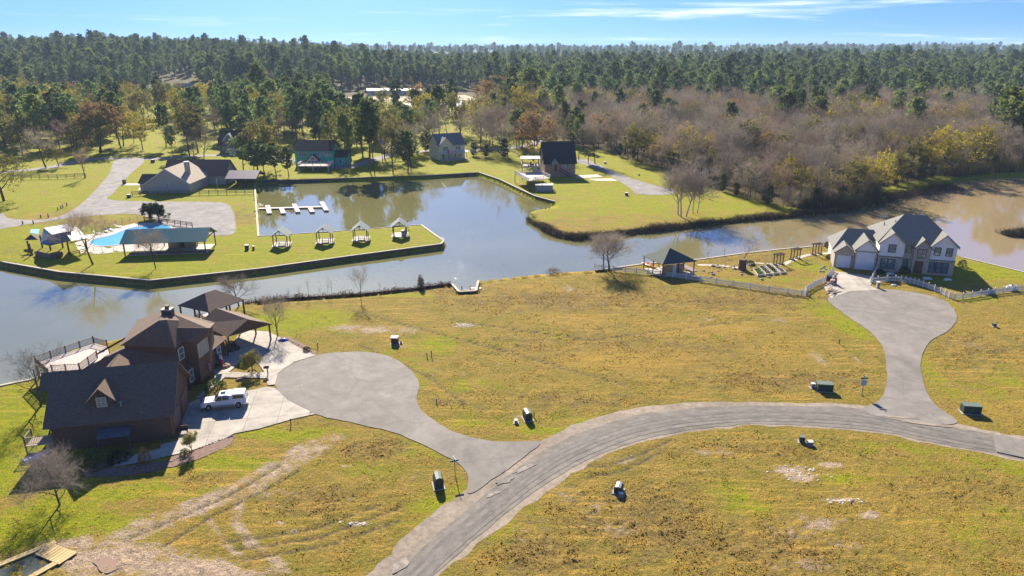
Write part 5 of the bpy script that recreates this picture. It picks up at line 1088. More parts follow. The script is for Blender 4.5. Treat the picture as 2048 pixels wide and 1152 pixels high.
# tan house with crossing gables
t, L_ = simple_house('tan_house', 'tan house with white-trimmed front gable and sunlit beige roof slope at left', (296, 386), (381, 386), 15, 3.2, 7.4, tanw, roof_t, 'y', wins=[(.49, 1.7, .9, 1.3, 1)])
part(t, 'rake_trim', trim_w, MB().bar((-.5, -.58, 2.75), (L_/2, -.58, 7.25), .06, .3).bar((L_/2, -.58, 7.25), (L_+.5, -.58, 2.75), .06, .3))
m = MB(); gable_box(m, -1.0, L_+5.5, 14, 23, 0, 3.3, 7.3); part(t, 'wall', tanw, m, 'tan cross wing walls'); m = MB(); gable_slabs(m, -1.0, L_+5.5, 14, 23, 3.3, 7.3, ov=.5); part(t, 'roof', roof_d, m, 'dark cross wing roof')
m = MB(); gable_box(m, -3.4, 2.5, 2.5, 9, 0, 2.8, 4.8, 'x'); part(t, 'wall', tanw, m); m = MB(); gable_slabs(m, -3.4, 3.5, 2.5, 9, 2.8, 4.8, ov=.4); part(t, 'roof', roof_br, m, 'dark low side roof')
c_ = MB().box(L_*.72, L_*.72+1.3, 6.2, 7.2, 3, 8.3); cc = part(t, 'chimney', tanw, c_); MB().box(L_*.72-.1, L_*.72+1.4, 6.1, 7.3, 8.3, 8.45).build('cap', trim_w, cc)
part(t, 'porch_post', trim_w, MB().box(L_+4.6, L_+4.8, 8.6, 8.8, 0, 2.6))
# lower gables and shed
t, L_ = simple_house('boathouse', 'open boathouse with purple-brown metal roof at the basin corner', (456, 374), (512, 374), 8, 2.9, 4.6, sid_br, mat('metal_plum', (.155, .10, .14), (.115, .075, .105), scale=1.5, rough=.5, stretch=(6, .3, .3)), cat='shed'); 
for ch_ in list(t.children):
    if ch_.name.startswith('wall'): bpy.data.objects.remove(ch_)
for i in range(4):
    for yy in (.2, 7.8): part(t, 'post', trim_b, MB().box(L_*i/3-.1, L_*i/3+.1, yy-.1, yy+.1, -.3, 2.75))
part(t, 'back_wall', trim_b, MB().box(.2, L_*.66, 7.5, 7.6, 0, 2.6)); part(t, 'beam', trim_b, MB().box(0, L_, .1, .3, 2.5, 2.75))
t, L_ = simple_house('grey_house', 'grey-green house with two stacked white-edged gables behind the boathouse', (440, 306), (485, 305), 11, 3.6, 8.6, greyw, roof_br, wins=[(.25, .9, 1.3, 1.5, 1)])
m = MB(); gable_box(m, L_*.52, L_*1.02, -3.5, 4, 0, 3.4, 6.2, 'y'); part(t, 'wall', greyw, m); m = MB(); gable_slabs(m, L_*.52, L_*1.02, -3.5, 5, 3.4, 6.2, 'y', ov=.5); part(t, 'roof', roof_br, m); part(t, 'rake_trim', trim_w, MB().bar((L_*.52-.5, -4.05, 2.85), (L_*.77, -4.05, 6.1), .08, .35).bar((L_*.77, -4.05, 6.1), (L_*1.02+.5, -4.05, 2.85), .08, .35).bar((L_*.2, -.75, 5.0), (L_*.45, -.75, 7.9), .08, .35).bar((L_*.45, -.75, 7.9), (L_*.7, -.75, 5.0), .08, .35)); m = MB(); gable_box(m, L_*.22, L_*.68, -.6, 4, 3, 5.2, 8.0, 'y'); part(t, 'gable', greyw, m); win(t, L_*.77, -3.52, 4.2, .7, .7); door(t, L_*.77, -3.52, 0, 4.6, 2.4, 0, pblue, 'garage_door', 4)
t, L_ = simple_house('low_house', 'low grey-roofed house behind the brown barn house', (1034, 278), (1100, 276), 14, 3.2, 6.4, sid_br, mat('shingle_pale_grey', (.22, .21, .215), (.16, .155, .16), scale=3, rough=.85), hip=True, wins=[(.12, .8, 1.6, 1.5, 2)])
m = MB(); gable_box(m, L_*.62, L_*.95, -4, 4, 0, 3.2, 5.4, 'y'); part(t, 'wall', bluew, m); m = MB(); gable_slabs(m, L_*.62, L_*.95, -4, 5, 3.2, 5.4, 'y', ov=.4); part(t, 'roof', mat('shingle_pale_grey', (.22, .21, .215)), m)
t, L_ = simple_house('garden_shed', 'small round-roofed grey shed at the edge of the woods', (1113, 262), (1134, 262), 6, 3.0, 5.0, sid_br, mat('shingle_pale_grey', (.22, .21, .215)), 'y', cat='shed')
t, L_ = simple_house('blue_house', 'dark blue two-storey house with pale hip roof among the far trees', (695, 241), (731, 241), 12, 6.6, 9.2, bluew, mat('shingle_pale_grey', (.22, .21, .215)), hip=True, wins=[(.3, 3.9, 2.4, 1.6, 3), (.7, 3.9, 2.4, 1.6, 3), (.35, .8, 2.4, 1.8, 3), (.8, .8, 1.4, 1.8, 1)])
for nm, lb, pl, pr_, dd, ze, zr, wins in (('far_blue_house', 'left, lower pale blue house in front of the far forest', (309, 199), (341, 198), 12, 3.4, 7.5, [(.3, .8, 2, 1.6, 2), (.75, .8, 2, 1.6, 2)]), ('far_blue_house', 'right, taller pale blue gabled house in front of the far forest', (350, 196), (388, 195), 13, 4.6, 11, [(.25, .8, 4, 2.6, 2), (.75, 1, 2, 1.8, 2), (.5, 5, 1.5, 1.5, 1)])):
    t, L_ = simple_house(nm, lb, pl, pr_, dd, ze, zr, pblue, mat('shingle_blue_grey', (.17, .21, .25), rough=.8), wins=wins, hillz=True)
    m = MB(); gable_box(m, L_*.05, L_*.5, -2, 4, 0, ze, zr*.85, 'y'); part(t, 'gable', pblue, m); m = MB(); gable_slabs(m, L_*.05, L_*.5, -2, 5, ze, zr*.85, 'y', ov=.5); part(t, 'roof', mat('shingle_blue_grey', (.17, .21, .25)), m)
for lb, pl, pr_ in (('long low grey building left of the far blue houses', (78, 197), (142, 196)), ('leftmost long white shed in the far clearing', (735, 190), (782, 190)), ('middle white shed in the far clearing', (784, 190), (824, 190)), ('smallest, rightmost white gabled shed in the far clearing', (830, 190), (844, 190))):
    t, L_ = simple_house('far_shed', lb, pl, pr_, 10, 3.8, 5.2, mat('shed_white', (.55, .56, .55), rough=.7) if pl[0] > 200 else greyw, mat('shed_roof', (.42, .42, .42), rough=.6) if pl[0] > 200 else mat('shingle_blue_grey', (.17, .21, .25)), cat='shed', hillz=True)
    for fx in (.3, .7): door(t, fx*L_, -.02, 0, 3, 2.8, 0, mat('shed_door', (.30, .32, .33)), 'door', 3)
def hsheet(name, pts, z, m):
    o = sheet(name, [GH(*p) for p in pts], z, m); 
    for v_ in o.data.vertices: v_.co.z = z+float(hill(v_.co.x, v_.co.y))
hsheet('pale_gravel_lot', [(795, 207), (850, 204), (925, 203), (935, 209), (900, 213), (820, 214)], .12, mat('pale_gravel', (.62, .60, .60), (.5, .48, .47), scale=.2, rough=.9)); hsheet('bare_soil_lot', [(680, 194), (860, 193), (930, 190), (960, 200), (900, 202), (760, 204), (660, 206)], .1, mat('bare_soil', (.42, .32, .20), (.33, .25, .16), scale=.05, rough=.95))
hsheet('pale_track', [(596, 160), (606, 160), (624, 172), (620, 182), (612, 178)], .6, mat('pale_gravel', (.62, .60, .60)))
# ================================================================ bulkheads along the water
cap_m = mat('bulkhead_cap', (.46, .40, .30), (.36, .31, .24), scale=2, rough=.85); sheetp = mat('bulkhead_panel', (.075, .07, .06), (.045, .043, .04), scale=1.2, rough=.8, rand=.25); timber = mat('old_timber', (.10, .08, .06), (.15, .12, .09), scale=3, rough=.9)
def bulkhead(label, px, step=2.6, h=WATER_Z-.6, cap=.45, pm=None, cm=None):
    P = [G(a, b) for a, b in px]; o0 = P[0].copy(); t = thing('bulkhead', label, 'bulkhead', o0)
    for a, b in zip(P[:-1], P[1:]):
        a = a-o0; b = b-o0; L_ = (b-a).length; n = max(1, round(L_/step)); d = (b-a).normalized()
        for i in range(n):
            q0 = a.lerp(b, i/n)+d*.03; q1 = a.lerp(b, (i+1)/n)-d*.03
            MB().bar(q0+Vector((0, 0, (h-.0)/2)), q1+Vector((0, 0, h/2)), .12, -h).build('panel', pm or sheetp, t)
        MB().bar(a+Vector((0, 0, .06)), b+Vector((0, 0, .06)), cap, .14).build('cap', cm or cap_m, t)
        nn = Vector((d.y, -d.x, 0))
        MB().bar(a+nn*.14+Vector((0, 0, -.45)), b+nn*.14+Vector((0, 0, -.45)), .14, .2).build('waler', timber, t)
    return t
bulkhead('dark sheet bulkhead with pale cap along the near side of the picnic peninsula', [(6, 524), (120, 544), (300, 561), (520, 537), (700, 512), (882, 488), (887, 482)])
bulkhead('pale-capped bulkhead on the slanting tip of the picnic peninsula', [(887, 482), (842, 450)])
bulkhead('thin bulkhead along the basin side of the picnic peninsula', [(842, 450), (700, 461), (517, 473)], 5, cap=.25)
bulkhead('pale bulkhead along the left side of the basin', [(517, 473), (513, 420), (509, 362)], 5)
bulkhead('dark timber bulkhead along the far side of the basin', [(509, 362), (700, 356), (850, 351), (958, 345)], 5, cm=timber)
bulkhead('dark timber bulkhead on the right side of the basin below the sun deck', [(958, 345), (1000, 359), (1035, 376), (1070, 392), (1110, 403)], 4)
bulkhead('pale low bulkhead along the garden of the white house', [(1190, 541), (1290, 528), (1400, 519), (1480, 508), (1560, 499), (1650, 491), (1690, 478)], 5, pm=timber)
bulkhead('pale low bulkhead right of the white house', [(1925, 515), (2048, 545), (2200, 577)], 4, pm=timber)
bulkhead('pale low bulkhead behind the brown house', [(-120, 800), (0, 772), (60, 760), (110, 742)], 4, pm=timber)
bulkhead('low earth-dark timber edge along the near bank', [(490, 607), (560, 598), (640, 593), (722, 588), (820, 578), (903, 567)], 4, cap=.2, pm=timber, cm=timber)
bulkhead('small white-capped notch bulkhead in the near bank', [(903, 567), (918, 584), (952, 582), (957, 562)], 1.5)
nd = thing('small_dock', 'tiny weathered dock frame in the notch of the near bank', 'dock', G(940, 578)); MB().box(-1.6, 1.6, -.1, .15, -.3, -.1).build('beam', deck_m, nd); MB().box(-.2, 2.0, .8, 1.6, -.35, -.2).build('planks', deck_m, nd)
for xx in (-1.5, 0, 1.5): MB().box(xx-.08, xx+.08, .2, .36, -1.9, .5).build('post', timber, nd)
# shrubby banks (uncountable brush)
def brush(name, px, width, n, h, mats, label, seed, z=-.6, jit=None):
    P = cr_spline(GP(px), 6); r = random.Random(seed); Ls = [(P[i+1]-P[i]).length for i in range(len(P)-1)]; tot = sum(Ls); mbs = [MB() for _ in mats]
    for k in range(n):
        s_ = r.random()*tot; i = 0
        while s_ > Ls[i] and i < len(Ls)-1: s_ -= Ls[i]; i += 1
        d = (P[i+1]-P[i]).normalized(); nn = Vector((-d.y, d.x)); q = P[i].lerp(P[i+1], s_/Ls[i])+nn*r.gauss(0, width*.4)
        hh = h*r.uniform(.35, 1.2)*(0.6+.8*mnoise.noise(Vector((q.x*.15, q.y*.15, seed)))+.4); b_ = Vector((q.x, q.y, z)); mb = mbs[r.randrange(len(mats))]
        for j in range(4): sliver(mb, b_+rv(r)*.15, b_+Vector((r.uniform(-.5, .5), r.uniform(-.5, .5), 1))*hh, .07, r)
        for j in range(3): leafq(mb, b_+Vector((r.uniform(-.4, .4), r.uniform(-.4, .4), r.uniform(.3, 1)*hh)), .14, r)
    first = None
    for mb, m_ in zip(mbs, mats):
        o = mb.build(name, m_, None, kind='stuff', label=label)
reed = mat('dry_brush', (.15, .095, .06), (.10, .065, .045), scale=.6, rough=.9, trans=.2); reed2 = mat('dark_brush', (.065, .05, .03), (.045, .04, .025), scale=.6, rough=.9, trans=.15)
brush('bank_brush', [(1060, 432), (1085, 448), (1130, 467), (1190, 468), (1270, 458), (1360, 448), (1430, 440), (1500, 432), (1600, 424), (1715, 412)], 1.6, 5200, 1.3, [reed, reed2], 'dry brown brush along the bank of the green point', 3, -.9)
brush('bank_weeds', [(490, 607), (560, 598), (640, 593), (722, 588), (820, 578), (903, 567)], .7, 700, .9, [reed], 'dry weeds along the edge of the near bank', 4, -.4)
brush('marsh_reeds', [(1742, 402), (1790, 386), (1850, 378), (1905, 368)], 5, 2600, 1.6, [reed, reed2], 'brown marsh reeds at the foot of the right-hand woods', 5, -1.1)
brush('reed_island', [(2010, 462), (2040, 462), (2080, 466)], 2.2, 900, 1.5, [reed, reed2], 'reedy islet at the right edge of the lake', 6, -1.1)
brush('bank_scrub', [(1600, 418), (1660, 414), (1720, 408), (1748, 398)], 2.5, 1600, 4.0, [reed2, leaf_d], 'dense dark scrub at the tip of the right-hand woods', 8, -.6)
brush('shore_scrub', [(1900, 352), (1960, 346), (2048, 341), (2200, 337)], 4, 2200, 4.5, [reed, reed2, leaf_o], 'scrub along the far shore of the right lake', 9, -.3)
# ================================================================ picnic peninsula
metal_g = mat('metal_grey_green', (.19, .215, .185), (.15, .17, .15), scale=1, rough=.55, stretch=(.4, 6, .4)); dkw = mat('dark_wood', (.07, .055, .045), (.10, .08, .06), scale=4, rough=.8)
def shelter(px, py, label, item):
    t = thing('picnic_shelter', label, 'shelter', G(px, py), R(6), 'picnic shelters on the peninsula')
    MB().box(-1.9, 1.9, -2.0, 2.2, -.05, .08).build('pad', conc_w, t)
    for xx in (-1.5, 1.5):
        for yy in (-1.5, 1.7): MB().box(xx-.09, xx+.09, yy-.09, yy+.09, .08, 2.5).build('post', dkw, t)
    m = MB(); gable_slabs(m, -1.6, 1.6, -1.8, 2.0, 2.55, 3.75, 'y', ov=.4, th=.07); m.build('roof', metal_g, t)
    m = MB()
    for yy in (-1.5, 1.7): m.bar((-1.5, yy, 2.5), (1.5, yy, 2.5), .12, .16); m.bar((0, yy, 2.5), (0, yy, 3.55), .1); m.bar((-1.4, yy, 2.55), (0, yy, 3.5), .08); m.bar((1.4, yy, 2.55), (0, yy, 3.5), .08)
    m.build('truss', dkw, t)
    if item == 'table':
        p = thing('picnic_table', label.replace('picnic shelter', 'dark picnic table under the shelter'), 'table', G(px, py)+Vector((.2, -.3, .08)), R(6), 'picnic tables under the shelters')
        MB().box(-.9, .9, -.38, .38, .70, .76).build('table_top', dkw, p)
        for s in (-1, 1): MB().box(-.9, .9, s*.8-.14, s*.8+.14, .42, .47).build('bench', dkw, p)
        for xx in (-.7, .7): MB().bar((xx, -.75, 0), (xx, .25, .7), .07).bar((xx, .75, 0), (xx, -.25, .7), .07).bar((xx, -.8, .40), (xx, .8, .40), .06).build('leg', dkw, p)
    else:
        p = thing('covered_grill', 'grey covered barrel grill under the rightmost shelter', 'grill', G(px, py)+Vector((.9, -.4, .08)), 0); MB().lathe([(0, 0), (.5, 0), (.55, .9), (.5, 1.1), (0, 1.15)], 14).build('cover', mat('cover_grey', (.25, .25, .27), rough=.7), p); MB().lathe([(.51, 1.05), (.6, 1.1), (.55, 1.2), (0, 1.25)], 14).build('lid', trim_w, p)
for px, py, lb, it in ((564, 489, 'leftmost picnic shelter of the four on the peninsula', 'table'), (650, 483, 'second picnic shelter from the left on the peninsula', 'table'), (722, 478, 'third picnic shelter from the left on the peninsula', 'table'), (800, 470, 'rightmost picnic shelter of the four on the peninsula', 'grill')): shelter(px, py, lb, it)
lp = thing('lamp_post', 'short dark lamp post behind the rightmost shelter', 'lamp', G(816, 456)); MB().tube((0, 0, 0), (0, 0, 1.6), .05).build('post', dkw, lp); MB().lathe([(0, 1.6), (.3, 1.65), (.3, 1.8), (0, 1.95)], 8).build('head', dkw, lp)
for px, h, w, lb, m_ in ((494, .95, .42, 'white-topped trash drum at the root of the peninsula', dkw), (507, .7, .25, 'small rusty bollard beside the trash drum', leaf_r)):
    t = thing('bin', lb, 'bin', G(px, 499)); MB().lathe([(0, 0), (w, 0), (w*1.05, h), (0, h)], 12).build('body', m_, t); MB().lathe([(w*1.08, h), (w*1.08, h+.12), (0, h+.16)], 12).build('lid', trim_w, t)
# teal pavilion
tealm = mat('metal_teal', (.02, .16, .165), (.016, .13, .14), scale=.8, rough=.42, stretch=(3, .2, .2))
p0, a_, L0 = frame2(G(250.5, 513), G(412, 508)); tp = thing('teal_pavilion', 'long open pavilion with teal metal roof on the peninsula', 'pavilion', p0, a_); D = 7.6
MB().box(.3, L0-.1, .5, D+.3, -.05, .12).build('floor', conc_w, tp)
m = MB(); gable_slabs(m, 0, L0, 0, D, 3.1, 4.9, ov=.5, th=.08); m.build('roof', tealm, tp)
rb = MB(); k = 48
for i in range(k+1):
    x = -.5+(L0+1.0)*i/k; rb.bar((x, -.48, 2.90), (x, D/2, 4.94), .05, .05); rb.bar((x, D+.48, 2.90), (x, D/2, 4.94), .05, .05)
rb.build('roof_ribs', tealm, tp, kind='stuff')
for i in range(4):
    for yy in (.05, D-.05): MB().box(L0*i/3-.1, L0*i/3+.1, yy-.1, yy+.1, 0, 3.0).build('post', sid_br, tp)
for xx in (0, L0): MB().bar((xx, 0, 3.0), (xx, D, 3.0), .12, .18).bar((xx, D/2, 3.0), (xx, D/2, 4.75), .1).bar((xx, .2, 3.0), (xx, D/2, 4.6), .1).bar((xx, D-.2, 3.0), (xx, D/2, 4.6), .1).build('truss', sid_br, tp)
MB().box(L0*.42, L0*.78, D-1.9, D-.3, .12, 2.1).build('kiosk_wall', mat('kiosk_tan', (.45, .31, .19), (.38, .26, .16), scale=2), tp); MB().box(L0*.565, L0*.63, D-1.96, D-1.9, .12, 1.9).build('kiosk_door', dkw, tp); MB().box(L0*.40, L0*.80, D-2.3, D-.2, 2.1, 2.22).build('kiosk_roof', sid_br, tp)
MB().box(.6, L0-.4, .62, .9, .12, .55).build('seat_wall', mat('seat_brick', (.22, .13, .10), (.15, .09, .075), scale=4), tp)
# pool with its paving, fence and loungers
sheet('pool_deck', [p.xy for p in GP([(150, 487), (166, 470), (205, 466), (240, 454), (268, 447), (345, 443), (345, 500), (252, 503), (200, 508), (160, 506)])], .02, mat('pool_paving', (.52, .42, .36), (.44, .36, .31), scale=1.5, rough=.85))
poolw = mat('pool_water', (.13, .42, .62), (.10, .36, .56), scale=.4, rough=.05, spec=.6); PL = GS([(178, 486), (190, 478), (218, 472), (242, 463), (262, 456), (300, 451), (340, 452), (342, 478), (300, 486), (249, 489), (200, 493)], 4); sheet('pool_water', PL, .045, poolw)
cp_ = MB()
for i in range(len(PL)): cp_.bar((PL[i].x, PL[i].y, .06), (PL[(i+1) % len(PL)].x, PL[(i+1) % len(PL)].y, .06), .35, .06)
cp_.build('pool_coping', conc_w, kind='structure')
def rail_fence(label, px, h, step, rails, m, pw=.13, rh=.14, name='rail_fence', cat='fence'):
    P = [G(a, b) for a, b in px]; o0 = P[0].copy(); t = thing(name, label, cat, o0); P = [p-o0 for p in P]
    for a, b in zip(P[:-1], P[1:]):
        n = max(1, round((b-a).length/step))
        for i in range(n+(b is P[-1])):
            q = a.lerp(b, i/n); MB().box(q.x-pw/2, q.x+pw/2, q.y-pw/2, q.y+pw/2, -.1, h).build('post', m, t)
        for k_ in range(rails): z = h*(.92-k_*.8/max(rails, 1)); MB().bar(a+Vector((0, 0, z)), b+Vector((0, 0, z)), .05, rh).build('rail', m, t)
    return t
iron = mat('iron_black', (.03, .03, .032), rough=.5, metal=.3)
rail_fence('thin dark iron fence on the near side of the pool', [(172, 504), (205, 505), (250, 500)], 1.2, 2.2, 3, iron, .05, .03, 'pool_fence'); rail_fence('thin dark iron fence on the lawn side of the pool', [(166, 468), (205, 460), (245, 446), (290, 438)], 1.2, 2.2, 3, iron, .05, .03, 'pool_fence')
rail_fence('brown rail fence between pool and gravel lot', [(289, 444), (320, 446), (350, 450), (385, 455)], 1.3, 2.3, 3, sid_br)
rail_fence('dark ranch rail fence across the left lawn', [(46, 359), (80, 358), (115, 358), (150, 356), (172, 355)], 1.5, 3.0, 3, timber)
rail_fence('ranch rail fence in front of the tan house running to the basin', [(265, 392), (296, 391), (400, 390), (508, 388)], 1.4, 2.8, 3, timber)
for i, (px, py) in enumerate([(213, 464), (222, 461), (237, 455), (196, 468)]):
    t = thing('pool_lounger', ('white pool lounger at the far pool edge, second from left', 'white pool lounger at the far pool edge, third from left', 'white pool lounger nearest the teal roof', 'white pool lounger at the far pool edge, leftmost')[i], 'lounger', G(px, py), R(40+20*i), 'loungers by the pool'); MB().box(-.3, .3, -.9, .5, .28, .36).build('seat', trim_w, t); MB().slab([(-.3, .5, .36), (.3, .5, .36), (.3, 1.0, .8), (-.3, 1.0, .8)], .06).build('backrest', trim_w, t)
    for xx in (-.25, .25):
        for yy in (-.8, .4): MB().box(xx-.03, xx+.03, yy-.03, yy+.03, 0, .28).build('leg', trim_w, t)
# pool pavilion at left: roofs coloured white for sun glare, teal shaded slope, stone wall
pvp = thing('pool_pavilion', 'teal metal roofed pavilion with glare-white slopes over stone walls left of the pool', 'pavilion', G(80, 515)); o5 = pvp.location.copy()
q5 = lambda a, b, z: G(30+a/8.533, 430+b/8.533, z)-o5
glarem = mat('metal_glare_white', (.60, .56, .56), (.40, .33, .33), scale=1.1, rough=.45, stretch=(4, .3, .3), lo=.5, hi=.7); dteal = mat('metal_teal_blue', (.03, .13, .20), (.025, .11, .17), scale=1, rough=.45)  # white is sun glare put into the metal colour; darker streaks are rust
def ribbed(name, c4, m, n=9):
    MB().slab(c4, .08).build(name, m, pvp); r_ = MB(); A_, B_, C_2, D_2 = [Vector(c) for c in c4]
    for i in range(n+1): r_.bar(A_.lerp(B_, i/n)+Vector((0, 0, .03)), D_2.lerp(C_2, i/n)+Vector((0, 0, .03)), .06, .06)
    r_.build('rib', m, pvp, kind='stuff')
ribbed('roof', [q5(490, 220, 4.5), q5(890, 152, 4.3), q5(985, 262, 4.9), q5(630, 335, 5.0)], glarem); ribbed('roof', [q5(870, 310, 4.6), q5(1035, 185, 4.1), q5(1232, 392, 3.3), q5(962, 442, 3.6)], glarem, 8)
MB().slab([q5(630, 335, 4.98), q5(962, 268, 4.86), q5(962, 440, 3.2), q5(585, 525, 2.9)], .08).build('roof', dteal, pvp); MB().slab([q5(490, 222, 4.48), q5(630, 336, 4.98), q5(585, 525, 2.9), q5(430, 490, 2.9)], .08).build('roof', dteal, pvp)
MB().slab([q5(270, 245, 3.2), q5(420, 240, 3.2), q5(400, 330, 3.0), q5(250, 300, 3.0)], .07).build('roof', mat('metal_pale_teal', (.22, .45, .45), rough=.5), pvp); MB().slab([q5(160, 425, 2.4), q5(270, 330, 3.3), q5(420, 330, 3.0), q5(390, 420, 2.5)], .07).build('roof', sid_br, pvp)
for a, b, z in ((250, 640, 2.6), (285, 690, 2.6), (930, 660, 3.0), (1235, 600, 3.3), (610, 600, 2.8), (820, 560, 3.0), (470, 560, 2.9)):
    q = q5(a, b, 0); MB().box(q.x-.12, q.x+.12, q.y-.12, q.y+.12, 0, z).build('post', sid_br, pvp)
MB().bar(q5(930, 480, 3.05), q5(1235, 405, 3.3), .12, .16).build('beam', sid_br, pvp)
stw = [q5(a, b, 0) for a, b in ((365, 690), (640, 760), (810, 700))]; srnd = random.Random(12)
for a, b in zip(stw[:-1], stw[1:]):
    MB().bar(a+Vector((0, 0, .5)), b+Vector((0, 0, .5)), .3, 1.0).build('stone_wall', mat('wall_mortar', (.14, .11, .095)), pvp)
    L_ = (b-a).length; d = (b-a).normalized(); nn = Vector((d.y, -d.x, 0)); nst = int(L_/.62)
    for row in range(3):
        for i in range(nst):
            c = a+d*((i+.5+.3*(row % 2))*L_/nst)+nn*.14+Vector((0, 0, .18+row*.33)); w2 = L_/nst*.44
            MB().bar(c-d*w2, c+d*w2, .16+.05*srnd.random(), .27+.04*srnd.random()).build('stone', mat('wall_stone', (.24, .165, .125), (.16, .11, .09), scale=2, rough=.9, rand=.3), pvp)
for px, py in ((100, 512), (150, 505)): pass
rail_fence('rusty rail fence in front of the pool pavilion ramp', [(143, 513), (160, 509), (176, 505)], 1.0, 1.8, 2, sid_br)
# floating dock
fd = thing('floating_dock', 'pinkish floating dock with five finger piers in the basin', 'dock', G(515, 417, WATER_Z)); of = fd.location.copy(); pinkd = mat('dock_boards', (.50, .37, .34), (.42, .31, .29), scale=3, rough=.8)
gq = lambda a, b: G(a, b, WATER_Z+.35)-of
MB().bar(gq(512, 417)+Vector((0, 0, -.1)), gq(650, 413)+Vector((0, 0, -.1)), 1.4, .28).build('walkway', pinkd, fd)
for a0, b0, a1, b1 in ((535, 411, 539, 427), (563, 417, 567, 427), (588, 408, 596, 424), (619, 414, 625, 424), (643, 404, 653, 421)): MB().bar(gq(a0, b0)+Vector((0, 0, -.06)), gq(a1, b1)+Vector((0, 0, -.06)), 1.25, .34).build('finger_pier', pinkd, fd)
# bollards along the left road
for i, (a, b) in enumerate([(82, 436), (97, 435), (116, 421), (122, 418), (126, 416), (134, 412), (46, 449), (67, 448)]):
    t = thing('wooden_bollard', ('short dark post at the road mouth, left of two', 'short dark post at the road mouth, right of two', 'first short post up the road edge', 'second short post up the road edge', 'third short post up the road edge', 'last short post up the road edge', 'short dark post below the road, left of two', 'short dark post below the road, right of two')[i], 'bollard', G(a, b), 0, 'posts along the left gravel road'); MB().tube((0, 0, -.1), (0, 0, .9), .14, .12, 8).build('post', timber, t); MB().lathe([(.13, .9), (.1, .95), (0, .97)], 8).build('top', timber, t)
